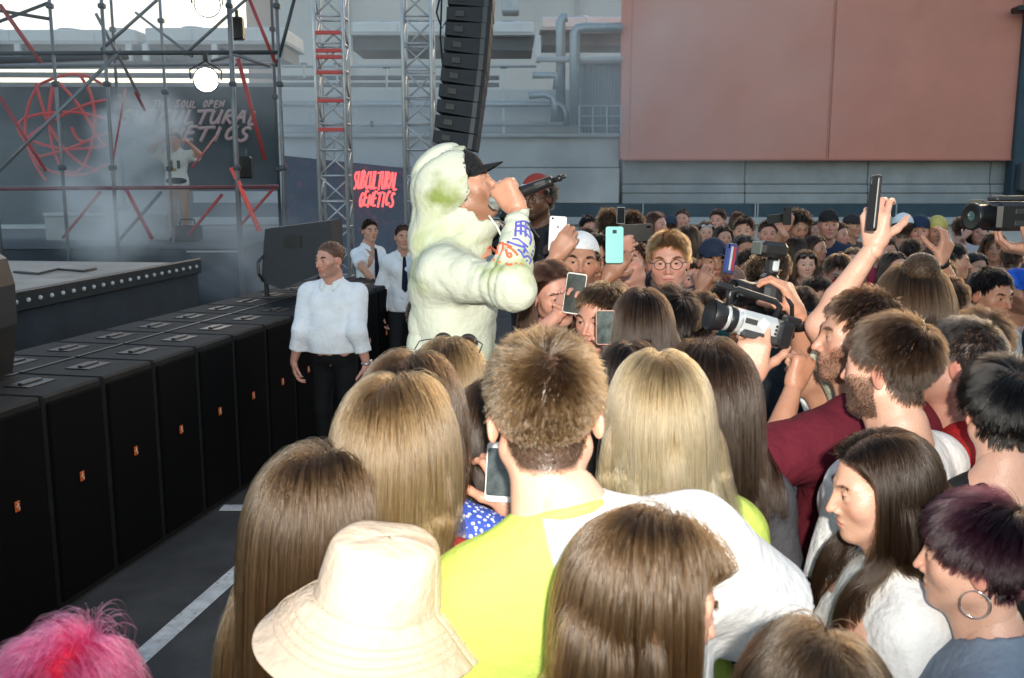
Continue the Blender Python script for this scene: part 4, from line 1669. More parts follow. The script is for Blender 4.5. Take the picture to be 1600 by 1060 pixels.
# ---- truss towers
ALU = mat('truss_aluminium', (0.50, 0.51, 0.52), 0.42, 0.12, vscale=8, metal=0.5)
def truss(label, xl, xr, Y, ztop, red=False):
    root = empty('truss_tower', ((P(xl, 300, Y)[0] + P(xr, 300, Y)[0]) / 2, Y, 0))
    tag(root, label, 'truss')
    w = (P(xr, 300, Y)[0] - P(xl, 300, Y)[0]) * 0.94
    ch = bpy.data.objects
    m0 = None
    for sx in (-1, 1):
        for sy in (0, 1):
            o = MB().cyl((0, 0, 0.02), (0, 0, ztop), 0.026, 8).build('chord', ALU, root, True) if m0 is None else link('chord', m0, root)
            m0 = o.data
            o.location = (sx * w / 2, sy * w, 0)
    st = w * 0.92
    mr = MB().cyl((-w / 2, 0, 0), (w / 2, 0, 0), 0.015, 6).build('rung', ALU, root, True)
    md = MB().cyl((-w / 2, 0, 0), (w / 2, 0, st), 0.014, 6).build('diagonal', ALU, root, True)
    k = int(ztop / st)
    for i in range(k):
        for f in range(4):
            if i == 0 and f == 0:
                r, d = mr, md
            else:
                r, d = link('rung', mr.data, root), link('diagonal', md.data, root)
            loc = [(0, 0), (w / 2, w / 2), (0, w), (-w / 2, w / 2)][f]
            r.location = (loc[0], loc[1], 0.05 + i * st)
            d.location = (loc[0], loc[1], 0.05 + i * st)
            az = R([0, 90, 180, 270][f])
            r.rotation_euler = (0, 0, az)
            d.rotation_euler = (0, 0, az)
            if i % 2:
                d.scale = (-1, 1, 1)
    MB().box((0, w / 2, 0.012), (w * 1.5, w * 1.5, 0.02)).build('base_plate', DKST, root)
    if red:
        for yy in (52, 80, 90, 114, 158, 203):
            z = pz(yy, Y)
            MB().box((0, -0.045, z), (w * 0.9, 0.03, 0.05), bev=.008).build('red_band', mat('red_tape', (0.62, 0.09, 0.08), 0.6, 0.1), root)
truss('aluminium truss tower with red tape bands, left of the red lettered screen', 498, 544, 13.0, 7.0, True)
truss('plain aluminium truss tower behind the singer, beside the line array', 632, 678, 13.0, 7.0)

# ---- line array of loudspeakers
LY = 11.2
la = empty('line_array', P(730, 100, LY))
tag(la, 'tall curved black line array of loudspeakers hanging above the singer', 'loudspeaker')
cx = np.interp(np.arange(-4, 10), [-4, 0, 4, 9], [742, 738, 730, 715])
for i, k in enumerate(range(-4, 10)):
    yc = 12 + k * 23.2
    c = P(cx[i], yc, LY)
    th = R(np.interp(k, [-4, 0, 9], [1, 2.5, 9]))
    w = 64 / FPX * LY
    hh = 22.2 / FPX * LY
    T = roty(th)
    # trapezoid cabinet: front (facing right) taller than back
    x0, x1 = -w / 2, w / 2
    V = []
    for yy in (-0.55, 0.55):
        V += [(x0, yy, -hh * .38), (x1, yy, -hh / 2), (x1, yy, hh / 2), (x0, yy, hh * .38)]
    V = np.array(V) @ T.T + c
    o = wpart('cabinet', MB().raw(V, [[0, 1, 2, 3], [7, 6, 5, 4], [0, 4, 5, 1], [3, 2, 6, 7], [1, 5, 6, 2], [0, 3, 7, 4]]), mat('speaker_paint', (0.016, 0.02, 0.026), 0.55, 0.2, vscale=20, bump=.3, bscale=150), la)
    wpart('rigging_bar', MB().box(c + T @ np.array([w * 0.36, -0.56, 0]), (0.05, 0.02, hh * 0.96), rot=T), mat('rigging_steel', (0.05, 0.055, 0.06), 0.4, 0.1, metal=.4), la)
    wpart('rear_handle', MB().box(c + T @ np.array([-w * 0.2, -0.56, 0]), (0.10, 0.014, hh * 0.4), rot=T, bev=.004), DGREY, la)
wpart('hanging_cable', MB().tube([P(692, -60, LY), P(688, 60, LY), P(694, 130, LY), P(690, 215, LY)], 0.012, 6), BLACK, la)
wpart('hanging_cable', MB().tube([P(700, -60, LY - .1), P(682, 20, LY - .1), P(690, 45, LY - .1), P(700, 30, LY - .1)], 0.012, 6), BLACK, la)

# ---- subwoofer row in front of the stage
SUBH = 1.08
pA = G(159, 585, SUBH)
rowd = nrm([0.2024, 0.979, 0])
rown = np.array([rowd[1], -rowd[0], 0])     # toward the crowd
SP, SDEP = 0.452, 0.95
SUBP = mat('sub_textured_paint', (0.006, 0.0062, 0.0065), 0.65, 0.35, vscale=7, bump=0.6, bscale=220, spec=0.25, stains_haze=[((0.016, 0.016, 0.016), 5, 0.6, 0.75, 4.0)])
SUBG = mat('sub_grille', (0.0025, 0.0025, 0.0028), 0.85, 0.3, vscale=300, bump=0.5, bscale=400, spec=0.08)
ORNG = mat('orange_badge', (0.55, 0.10, 0.012), 0.5, 0.1, emit=None)
rowang = math.atan2(-rowd[0], rowd[1])      # rotation of local +Y onto rowd
def make_sub():
    root = empty('subwoofer', (0, 0, 0))
    # local: +X toward the crowd (front), +Y along the row
    MB().box((-SDEP / 2, 0, SUBH / 2 + .0), (SDEP, SP - 0.012, SUBH - 0.03), bev=0.012).build('cabinet', SUBP, root)
    MB().box((0.004, 0, SUBH / 2), (0.02, SP - 0.05, SUBH - 0.10), bev=0.008).build('grille', SUBG, root)
    mb = MB()
    mb.box((0.0165, -0.005, 0.62), (0.006, 0.030, 0.048), bev=.002)
    mb.build('badge', ORNG, root)
    mb = MB()
    mb.box((0.0205, -0.005, 0.629), (0.002, 0.005, 0.014))
    mb.box((0.0205, -0.011, 0.621), (0.002, 0.009, 0.004))
    mb.box((0.0205, 0.002, 0.610), (0.002, 0.005, 0.010))
    mb.build('badge_mark', mat('badge_white', (0.7, 0.6, 0.5), 0.5, 0), root)
    for xx in (-0.25, -0.70):
        h = MB().box((xx, 0.02, SUBH - 0.0125), (0.14, 0.20, 0.006), bev=.002).build('handle_recess', BLACK, root)
        MB().box((xx, 0.02, SUBH - 0.006), (0.03, 0.15, 0.014), bev=.005).build('grip', BLACK, h)
    MB().box((-SDEP / 2, 0, SUBH - 0.012), (0.02, SP - 0.02, 0.006)).build('top_seam', BLACK, root)
    for xx in (-0.08, -SDEP + 0.08):
        MB().box((xx, 0, 0.008), (0.06, SP * 0.8, 0.014)).build('skid', BLACK, root)
    return root
ORD = ['first', 'second', 'third', 'fourth', 'fifth', 'sixth', 'seventh', 'eighth', 'ninth', 'tenth', 'eleventh', 'twelfth', 'thirteenth', 'fourteenth', 'fifteenth', 'sixteenth']
sub0 = make_sub()
for i in range(-4, 11):
    o = sub0 if i == -4 else copy_tree(sub0)
    p = pA + rowd * SP * (i + 0.5)
    o.location = (p[0], p[1], 0)
    o.rotation_euler = (0, 0, rowang)
    tag(o, 'black subwoofer with orange badge, %s from the near end of the row' % ORD[i + 4], 'subwoofer', 'subwoofers lined up before the stage')

# monitor loudspeaker standing on the row
MY = 7.9
mo = empty('stage_monitor', G(462, 452, SUBH))
tag(mo, 'black loudspeaker cabinet tilted on the far end of the subwoofer row', 'loudspeaker')
V = []
pts = [(408, 440), (414, 358), (517, 345), (520, 420), (440, 452)]
for dY in (0, 0.45):
    for q in pts:
        V.append(P(q[0], q[1], MY + 0.0) + np.array([0.03, 1, 0]) * dY)
k = 5
wpart('cabinet', MB().raw(V, [list(range(k))[::-1], [k + i for i in range(k)]] + [[i, (i + 1) % k, (i + 1) % k + k, i + k] for i in range(k)]), mat('speaker_paint', (0.016, 0.02, 0.026), 0.55, 0.2, vscale=20, bump=.3, bscale=150), mo)
wpart('connector_plate', prect(MB(), 443, 368, 470, 386, MY - 0.015, 0.02), BLACK, mo)
wpart('handle', MB().tube([P(412, 440, MY - .02), P(404, 428, MY - .05), P(403, 410, MY - .05), P(411, 400, MY - .02)], 0.012, 6), BLACK, mo)
for q in (416, 500):
    c = P(q, 440, MY + .1)
    wpart('foot', MB().cyl((c[0], c[1], SUBH - 0.002), (c[0], c[1], c[2] + .05), 0.02, 8), BLACK, mo)
# dark rounded case at the left edge of the picture, standing on the row
ce = G(-35, 590, SUBH)
ce = np.array([-2.665, 4.3, SUBH])
ec = empty('padded_case', ce)
tag(ec, 'rounded black padded case at the very left edge on the subwoofers', 'case')
pr_ = [(-.28, 0), (.0, 0), (.045, .25), (.05, .45), (.02, .58), (-.05, .63), (-.28, .63)]
k = len(pr_)
V = [(ce[0] + x + .12, ce[1] + yy, ce[2] + z) for yy in (0, .5) for x, z in pr_]
wpart('shell', MB().raw(V, [list(range(k)), [k + i for i in range(k)][::-1]] + [[i + k, (i + 1) % k + k, (i + 1) % k, i] for i in range(k)]), BLACK, ec)
wpart('piping', MB().tube([(ce[0] + x + .123, ce[1] - .004, ce[2] + z) for x, z in pr_[1:]], 0.008, 6), mat('piping', (.25, .25, .26), .5, .1), ec)

# ---- stage
STZ = 1.1
STG = mat('stage_black', (0.020, 0.030, 0.042), 0.7, 0.25, vscale=4, bump=.2, bscale=60)
PLY = mat('plywood_deck', (0.40, 0.36, 0.31), 0.8, 0.15, vscale=3, stains_haze=[((.26, .23, .2), 1.5, .5, .7, 9.0)])
cw = empty('catwalk', G(160, 440, STZ) * np.array([1, 1, 0]))
tag(cw, 'low dark catwalk with plywood deck and bulbs along its edge', 'stage')
e0, e1 = G(-60, 480, STZ), G(305, 411, STZ)
ed = nrm(e1 - e0)
en = np.array([ed[1], -ed[0], 0])
L = np.linalg.norm(e1 - e0)
mid = (e0 + e1) / 2
rot = np.stack([en, ed, [0, 0, 1]], 1)
wpart('skirt', MB().box(mid - en * .10 + [0, 0, -STZ / 2 - .05], (0.2, L + .1, STZ - .1), rot=rot), STG, cw)
wpart('edge_rail', MB().box(mid + en * .015 + [0, 0, -0.035], (0.06, L + .12, 0.17), rot=rot, bev=.01), mat('edge_rail', (.03, .035, .04), .4, .2, metal=.3), cw)
wpart('deck', MB().box(mid - en * 1.25 + [0, 0, -0.02], (2.3, L, 0.04), rot=rot), PLY, cw)
wpart('deck_frame', MB().box(mid - en * 1.25 + [0, 0, -0.6], (2.2, L * .98, 1.0), rot=rot), STG, cw)
bm = None
nb = 24
for i in range(nb):
    c = e0 + ed * L * (i + .5) / nb + en * 0.05 + [0, 0, -0.035]
    if bm is None:
        o = MB().ball((0, 0, 0), 0.02, 10, 6).build('bulb', mat('frosted_bulb', (.5, .52, .52), .15, 0), cw, True)
        bm = o.data
    else:
        o = link('bulb', bm, cw)
    o.location = Vector(c) - Vector(cw.location)
wpart('deck_cable', MB().tube([G(22, 425, STZ + .01), G(60, 428, STZ + .02), G(90, 421, STZ + .02), G(130, 424, STZ + .02), G(150, 420, STZ + .01)], .014, 6), BLACK, cw)
# main stage riser
SY = 13.6
ms = empty('main_stage', (P(180, 420, SY)[0], SY, 0))
tag(ms, 'dark main stage platform below the performer in shorts', 'stage')
wpart('platform', MB().box(((P(-350, 420, SY)[0] + P(372, 420, SY)[0]) / 2, SY + 2.5, STZ / 2 - .02), (P(372, 420, SY)[0] - P(-350, 420, SY)[0], 5.0, STZ - .04)), STG, ms)
wpart('deck', MB().box(((P(-350, 420, SY)[0] + P(372, 420, SY)[0]) / 2, SY + 2.5, STZ - .01), (P(372, 420, SY)[0] - P(-350, 420, SY)[0] + .06, 5.06, .03)), DKST, ms)
bm = None
for i in range(26):
    c = P(292 + i * 3.2, 379 - i * .3, SY - .04)
    if bm is None:
        o = MB().ball((0, 0, 0), 0.014, 8, 5).build('bulb', mat('small_bulb', (.5, .5, .5), .2, 0), ms, True)
        bm = o.data
    else:
        o = link('bulb', bm, ms)
    o.location = Vector((c[0], c[1], STZ - .06)) - Vector(ms.location)
dt = empty('stage_counter', (P(165, 380, 15.0)[0], 15.0, STZ))
tag(dt, 'long pale counter on the main stage behind the scaffold', 'counter')
wpart('front', prect(MB(), 70, 338, 258, 377, 15.0, .6, .02), mat('counter_front', (.36, .37, .36), .7, .1), dt)
wpart('top', prect(MB(), 67, 333, 261, 338, 14.95, .7, .01), LEDG, dt)
for q in (135, 182, 190):
    wpart('mixer', prect(MB(), q, 322, q + 14, 332.6, 15.1, .3, .02), DKST, dt)
fx = empty('fog_machine', P(285, 375, 14.6) * np.array([1, 1, 0]) + [0, 0, STZ])
tag(fx, 'squat black fog machine at the feet of the stage performer', 'fog machine')
c = P(287, 368, 14.6)
wpart('housing', MB().box((c[0], 14.8, STZ + .13), (.34, .4, .24), bev=.03), BLACK, fx)
wpart('nozzle', MB().cyl((c[0] - .1, 14.6, STZ + .16), (c[0] - .1, 14.5, STZ + .18), .04, 10), DGREY, fx)
wpart('handle', MB().tube([(c[0] - .12, 14.8, STZ + .24), (c[0] - .1, 14.8, STZ + .34), (c[0] + .1, 14.8, STZ + .34), (c[0] + .12, 14.8, STZ + .24)], .014, 6), BLACK, fx)

# scaffold in front of the stage
SFY = 13.2
SCAF = mat('scaffold_tube', (.20, .21, .22), .45, .2, vscale=6, metal=.4)
SCRD = mat('scaffold_tube_red', (.36, .05, .05), .5, .15, vscale=6)
SCDK = mat('scaffold_tube_dark', (.05, .055, .06), .5, .2, vscale=6)
sf = empty('stage_scaffold', (P(200, 380, SFY)[0], SFY, 0))
tag(sf, 'tall scaffold of grey and red tubes across the stage front', 'scaffold')
def sct(p0, p1, m, r=.024, Y=SFY, dY=0.0, to_ground=False, nm='tube'):
    a, b = P(p0[0], p0[1], Y), P(p1[0], p1[1], Y + dY)
    if to_ground:
        b = np.array([b[0], b[1], 0.0])
    return wpart(nm, MB().tube([a, b], r, 8), m, sf, True)
for x0, m, r, Y in ((71, SCAF, .024, SFY), (153, SCAF, .026, SFY), (245, SCAF, .024, SFY + 1.2), (354, SCAF, .036, SFY), (429, SCAF, .026, SFY), (-40, SCAF, .03, SFY), (168, SCDK, .024, SFY + 2), (421, SCDK, .024, SFY + 2)):
    a = P(x0, -80, Y)
    wpart('standard', MB().tube([a, (a[0], Y, 0.01)], r, 8), m, sf, True)
    for zz in (2.2, 3.3, 4.3, 5.0):
        wpart('coupler', MB().box((a[0], Y, zz), (.09, .09, .07), bev=.015), DKST, sf)
for (p0, p1, m, r, dY) in (((-80, 84), (435, 82), SCDK, .03, 0), ((-80, 105), (435, 100), SCAF, .024, 1.5), ((-80, 296), (435, 292), mat('dull_red_rail', (.17, .06, .065), .5, .2), .026, .0), ((-80, 97), (200, 88), SCDK, .05, 1.2),
                           ((0, 8), (64, 98), SCRD, .03, 0), ((372, 92), (414, 250), SCRD, .028, 0), ((362, 262), (406, 362), mat('bright_red_tube', (.85, .10, .07), .45, .05), .034, 0),
                           ((0, 152), (72, 268), SCRD, .022, 0), ((197, 296), (238, 374), SCRD, .026, 0), ((-60, 325), (190, 78), SCAF, .026, 0), ((158, 78), (246, 0), SCAF, .024, 0),
                           ((288, 86), (388, -4), SCAF, .022, 0), ((150, 22), (218, 150), SCAF, .022, 1), ((98, 372), (157, 300), SCRD, .02, 0), ((186, 376), (252, 300), SCAF, .022, 0),
                           ((296, 366), (347, 304), SCRD, .022, 0), ((372, 356), (430, 292), SCRD, .02, 0), ((330, 96), (385, 80), SCAF, .022, 0), ((-30, 45), (75, 5), SCDK, .024, 0), ((-30, 12), (78, 30), SCDK, .024, 0),
                           ((390, 0), (430, 98), SCRD, .024, 0), ((465, -20), (432, 105), SCDK, .024, 0), ((300, 88), (212, 20), SCAF, .02, .8), ((345, 78), (422, 104), SCAF, .022, 0),
                           ((175, 260), (196, 140), SCRD, .014, 1.6), ((300, 262), (338, 212), SCRD, .014, 1.6), ((212, 145), (226, 172), SCRD, .022, 1.4)):
    sct(p0, p1, m, r, dY=dY, nm='brace')
# dark drape behind the scaffold carrying the pale lettering
dp = empty('stage_backdrop', (P(230, 290, 16.6)[0], 16.6, STZ))
tag(dp, 'dark see-through stage backdrop with pale handwritten lettering', 'backdrop')
wpart('cloth', prect(MB(), -120, 136, 432, 290, 16.6, .03), mat('backdrop_cloth', (.035, .055, .062), .9, .45, vscale=1.2, stains_haze=[((.10, .13, .14), .5, .5, .75, 3.0)]), dp)
wpart('cloth_hem', prect(MB(), -120, 292.5, 432, 299, 16.5, .06), mat('hem', (.16, .13, .15), .8, .2), dp)

# ---- stroke lettering
FONT = {'S': [[(.9, .85), (.55, 1), (.15, .8), (.35, .55), (.75, .4), (.7, .1), (.3, 0), (0, .12)]],
        'U': [[(.1, 1), (.05, .3), (.3, 0), (.65, .1), (.85, .5)], [(.9, 1), (.85, .4), (.95, 0)]],
        'B': [[(.15, 1), (.05, 0)], [(.15, 1), (.75, .85), (.65, .6), (.12, .52), (.85, .35), (.7, .05), (.05, 0)]],
        'C': [[(.95, .85), (.6, 1), (.1, .6), (.15, .15), (.5, 0), (.95, .2)]], 'L': [[(.2, 1), (.1, 0), (.95, .08)]],
        'T': [[(-.3, .95), (1.3, 1.02)], [(.55, 1), (.4, 0)]], 'R': [[(.1, 0), (.2, 1), (.85, .85), (.7, .55), (.15, .5), (.95, 0)]],
        'A': [[(0, 0), (.55, 1), (.95, 0)], [(.2, .4), (.8, .42)]], 'E': [[(.95, .95), (.2, 1), (.1, 0), (.95, .05)], [(.15, .5), (.8, .55)]],
        'N': [[(.05, 0), (.15, 1), (.8, 0), (.95, 1)]], 'G': [[(.95, .85), (.5, 1), (.05, .5), (.4, 0), (.9, .15), (.9, .5), (.55, .48)]],
        'I': [[(.5, 1), (.45, 0)]], 'H': [[(.15, 1), (.05, 0)], [(.9, 1), (.85, 0)], [(.1, .5), (.9, .52)]], 'O': [[(.5, 1), (.05, .55), (.35, 0), (.85, .3), (.8, .9), (.5, 1)]], 'P': [[(.1, 0), (.2, 1), (.85, .85), (.7, .5), (.15, .5)]]}
def lettering(root, text, x0, x1, ytop, ybot, Y, r, m, slant=.28, drop=0.0, name='letter', wid=.78):
    kx = (x1 - x0) / len(text)
    rg = random.Random(len(text))
    for i, ch in enumerate(text):
        if ch == ' ':
            continue
        mb = MB()
        dy = rg.uniform(-.08, .08)
        for st in FONT[ch]:
            pts = []
            st = np.array(st, float)
            t = np.linspace(0, len(st) - 1, len(st) * 4)
            sx = np.interp(t, range(len(st)), st[:, 0])
            sy = np.interp(t, range(len(st)), st[:, 1])
            if len(st) > 3:
                for _ in range(2):
                    sx[1:-1] = (sx[:-2] + sx[1:-1] * 2 + sx[2:]) / 4
                    sy[1:-1] = (sy[:-2] + sy[1:-1] * 2 + sy[2:]) / 4
            for u, v in zip(sx, sy):
                pts.append(P(x0 + kx * (i + u * wid + slant * (v - .5)), ybot + (ytop - ybot) * (v + dy) + drop * (i + u) / len(text), Y))
            mb.tube(np.array(pts), r, 6)
        wpart(name, mb, m, root, True)
PLET = mat('pale_letter', (.52, .36, .34), .7, .1)
lettering(dp, 'THE SOUL OPEN', 240, 352, 157, 168, 16.5, .014, PLET)
lettering(dp, 'SUBCULTURAL', 190, 410, 172, 194, 16.5, .028, PLET, .4)
lettering(dp, 'GENETICS', 226, 396, 198, 220, 16.5, .03, PLET, .4)
# red scribbled ring emblem
em = empty('ring_emblem', P(105, 195, 15.9))
tag(em, 'round emblem of scribbled red rings on the scaffold at left', 'emblem')
EM = [[(85, 135), (78, 165), (77, 195), (82, 232), (95, 263), (112, 273), (128, 265), (141, 238), (149, 200), (148, 170), (140, 140), (124, 117)],
      [(60, 133), (46, 158), (39, 190), (40, 222), (50, 247), (72, 266), (105, 276), (140, 272), (170, 256)],
      [(160, 132), (140, 120), (118, 115), (92, 119), (62, 132)], [(28, 200), (32, 188), (50, 181), (80, 176), (115, 175), (145, 180), (172, 188)],
      [(28, 200), (33, 214), (50, 221), (75, 229), (105, 234), (140, 232), (170, 227)], [(36, 222), (58, 203), (85, 187), (115, 172), (140, 161), (170, 156)],
      [(56, 131), (62, 155), (72, 185), (86, 213), (106, 240), (128, 257), (152, 268)], [(90, 128), (108, 146), (125, 168), (142, 194), (156, 222), (166, 228)],
      [(46, 244), (60, 246), (90, 238), (125, 226), (150, 214), (172, 207)], [(50, 247), (60, 266), (72, 283)], [(112, 199), (117, 212), (124, 220), (133, 222)], [(83, 131), (78, 155), (75, 190)]]
for s in EM:
    s = np.array(s, float)
    t = np.linspace(0, len(s) - 1, len(s) * 4)
    q = np.stack([np.interp(t, range(len(s)), s[:, 0]), np.interp(t, range(len(s)), s[:, 1])], 1)
    for _ in range(3):
        q[1:-1] = (q[:-2] + 2 * q[1:-1] + q[2:]) / 4
    wpart('ring_stroke', MB().tube(np.array([P(u, v, 15.9) for u, v in q]), .025, 7), mat('emblem_red', (.62, .055, .05), .5, .1), em, True)
# LED screen with red writing
def ledp(px, py):
    Y = np.interp(px, [430, 640], [14.4, 15.6])
    return P(px, py, Y)
ls = empty('led_screen', ledp(535, 425) * np.array([1, 1, 0]))
tag(ls, 'dark LED screen with red handwritten lettering behind the truss towers', 'screen')
a, b, c, d = ledp(440, 243), ledp(634, 263), ledp(634, 440), ledp(440, 440)
nn_ = nrm(np.cross(b - a, d - a))
bk = np.array([0, .15, 0])
wpart('panel', MB().raw([a, b, c, d, a + bk, b + bk, c + bk, d + bk], [[0, 1, 2, 3], [7, 6, 5, 4], [0, 4, 5, 1], [1, 5, 6, 2], [3, 2, 6, 7], [0, 3, 7, 4]]),
      mat('led_panel', (.022, .042, .062), .6, .3, vscale=2.0, stains_haze=[((.16, .05, .08), 9, .55, .8, 2.0)], emit=((.10, .13, .19), .12)), ls)
wpart('base_frame', MB().box(((c[0] + d[0]) / 2, (c[1] + d[1]) / 2 + .2, c[2] / 2), (c[0] - d[0], .3, c[2])), DKST, ls)
LEDR = mat('lit_red_letter', (.8, .08, .08), .5, 0, emit=((1.0, .10, .10), .85))
lettering(ls, 'SUBCULTURAL', 553, 622, 268, 296, 14.9, .015, LEDR, .5, 0, 'lit_letter', .9)
lettering(ls, 'GENETICS', 562, 617, 300, 323, 14.9, .017, LEDR, .5, 0, 'lit_letter', .9)

# ---- stage lamps
def stage_lamp(label, px, py, Y):
    c = P(px, py, Y)
    root = empty('stage_lamp', c)
    tag(root, label, 'lamp')
    d = nrm(CAMP - c + np.array([0.4, 0, 0]))
    T = frame(d, (0, 0, 1))
    Q = np.stack([T[:, 0], T[:, 2], T[:, 1]], 1)
    wpart('housing', MB().lathe([(.09, -.30), (.13, -.26), (.155, -.05), (.17, 0.0), (.165, 0.0), (.15, -.02)], 20, Q, c), BLACK, root, True)
    wpart('lit_lens', MB().lathe([(.148, -.012), (.12, .012), (.06, .02), (.0, .022)], 20, Q, c), mat('lit_lens', (1, 1, 1), .3, 0, emit=((1.0, .96, .88), 12.0)), root, True)
    wpart('yoke', MB().tube([c + T[:, 0] * .19, c + T[:, 0] * .2 + [0, .0, .12], c + [0, 0, .24], c - T[:, 0] * .2 + [0, 0, .12], c - T[:, 0] * .19], .012, 6), BLACK, root)
    wpart('clamp', MB().box(c + [0, .02, .29], (.06, .06, .1), bev=.01), BLACK, root)
    return root
stage_lamp('upper round stage lamp shining white, cut by the picture top', 324, 7, 13.0)
stage_lamp('lower round stage lamp shining white above the lettering', 322, 125, 13.0)
for i, (q, w) in enumerate((((371, 45), 'beside the upper stage lamp'), ((384, 262), 'right of the stage performer'))):
    c = P(q[0], q[1], 13.5)
    bx = empty('power_box', c)
    tag(bx, 'small black power box hung on the scaffold ' + w, 'power box')
    wpart('case', MB().box(c, (.17, .14, .3), bev=.02), BLACK, bx)
    wpart('bracket', MB().box(c + [0, 0, .19], (.04, .04, .1)), DKST, bx)




# ================================================================== THE PEOPLE
def split_mat(name, c0, c1, axis=0, at=0.0, slope=0.0, soft=0.004):
    """two-tone cloth: c1 where coord(axis)+slope*z > at"""
    m = fabric(c0, name, var=0.04).copy()
    m.name = name
    nt = m.node_tree
    b = nt.nodes['Principled BSDF']
    tc = nt.nodes.new('ShaderNodeTexCoord')
    sp = nt.nodes.new('ShaderNodeSeparateXYZ')
    nt.links.new(tc.outputs['Object'], sp.inputs[0])
    ma = nt.nodes.new('ShaderNodeMath')
    ma.operation = 'MULTIPLY_ADD'
    ma.inputs[1].default_value = slope
    nt.links.new(sp.outputs[2], ma.inputs[0])
    nt.links.new(sp.outputs[axis], ma.inputs[2])
    mr = nt.nodes.new('ShaderNodeMapRange')
    mr.inputs[1].default_value = at - soft
    mr.inputs[2].default_value = at + soft
    nt.links.new(ma.outputs[0], mr.inputs[0])
    mx = nt.nodes.new('ShaderNodeMix')
    mx.data_type = 'RGBA'
    mx.inputs[6].default_value = (*c0, 1)
    mx.inputs[7].default_value = (*c1, 1)
    nt.links.new(mr.outputs[0], mx.inputs[0])
    nt.links.new(mx.outputs[2], b.inputs['Base Color'])
    return m

def dots_mat(c0, c1, scale=95, thr=0.38):
    m = fabric(c0, 'dotted_cloth', var=0.04).copy()
    nt = m.node_tree
    b = nt.nodes['Principled BSDF']
    tc = nt.nodes.new('ShaderNodeTexCoord')
    vo = nt.nodes.new('ShaderNodeTexVoronoi')
    vo.inputs['Scale'].default_value = scale
    vo.inputs['Randomness'].default_value = 0.75
    nt.links.new(tc.outputs['Object'], vo.inputs['Vector'])
    mr = nt.nodes.new('ShaderNodeMapRange')
    mr.inputs[1].default_value = thr
    mr.inputs[2].default_value = thr - 0.06
    nt.links.new(vo.outputs['Distance'], mr.inputs[0])
    mx = nt.nodes.new('ShaderNodeMix')
    mx.data_type = 'RGBA'
    mx.inputs[6].default_value = (*c0, 1)
    mx.inputs[7].default_value = (*c1, 1)
    nt.links.new(mr.outputs[0], mx.inputs[0])
    nt.links.new(mx.outputs[2], b.inputs['Base Color'])
    return m

def stripe_mat(c0, c1, c2, lo, hi, axis=0, chk=70):
    """cloth with one checked band between lo and hi"""
    m = fabric(c0, 'checked_band_cloth', var=0.05).copy()
    nt = m.node_tree
    b = nt.nodes['Principled BSDF']
    tc = nt.nodes.new('ShaderNodeTexCoord')
    sp = nt.nodes.new('ShaderNodeSeparateXYZ')
    nt.links.new(tc.outputs['Object'], sp.inputs[0])
    ck = nt.nodes.new('ShaderNodeTexChecker')
    ck.inputs['Scale'].default_value = chk
    ck.inputs[1].default_value = (*c1, 1)
    ck.inputs[2].default_value = (*c2, 1)
    nt.links.new(tc.outputs['Object'], ck.inputs['Vector'])
    g1 = nt.nodes.new('ShaderNodeMath')
    g1.operation = 'GREATER_THAN'
    g1.inputs[1].default_value = lo
    g2 = nt.nodes.new('ShaderNodeMath')
    g2.operation = 'LESS_THAN'
    g2.inputs[1].default_value = hi
    nt.links.new(sp.outputs[axis], g1.inputs[0])
    nt.links.new(sp.outputs[axis], g2.inputs[0])
    mu = nt.nodes.new('ShaderNodeMath')
    mu.operation = 'MULTIPLY'
    nt.links.new(g1.outputs[0], mu.inputs[0])
    nt.links.new(g2.outputs[0], mu.inputs[1])
    mx = nt.nodes.new('ShaderNodeMix')
    mx.data_type = 'RGBA'
    mx.inputs[6].default_value = (*c0, 1)
    nt.links.new(ck.outputs[0], mx.inputs[7])
    nt.links.new(mu.outputs[0], mx.inputs[0])
    nt.links.new(mx.outputs[2], b.inputs['Base Color'])
    return m

def add_part(info, name, mb, m, smooth=True, parent=None):
    return mb.build(name, m, parent or info['root'], smooth)

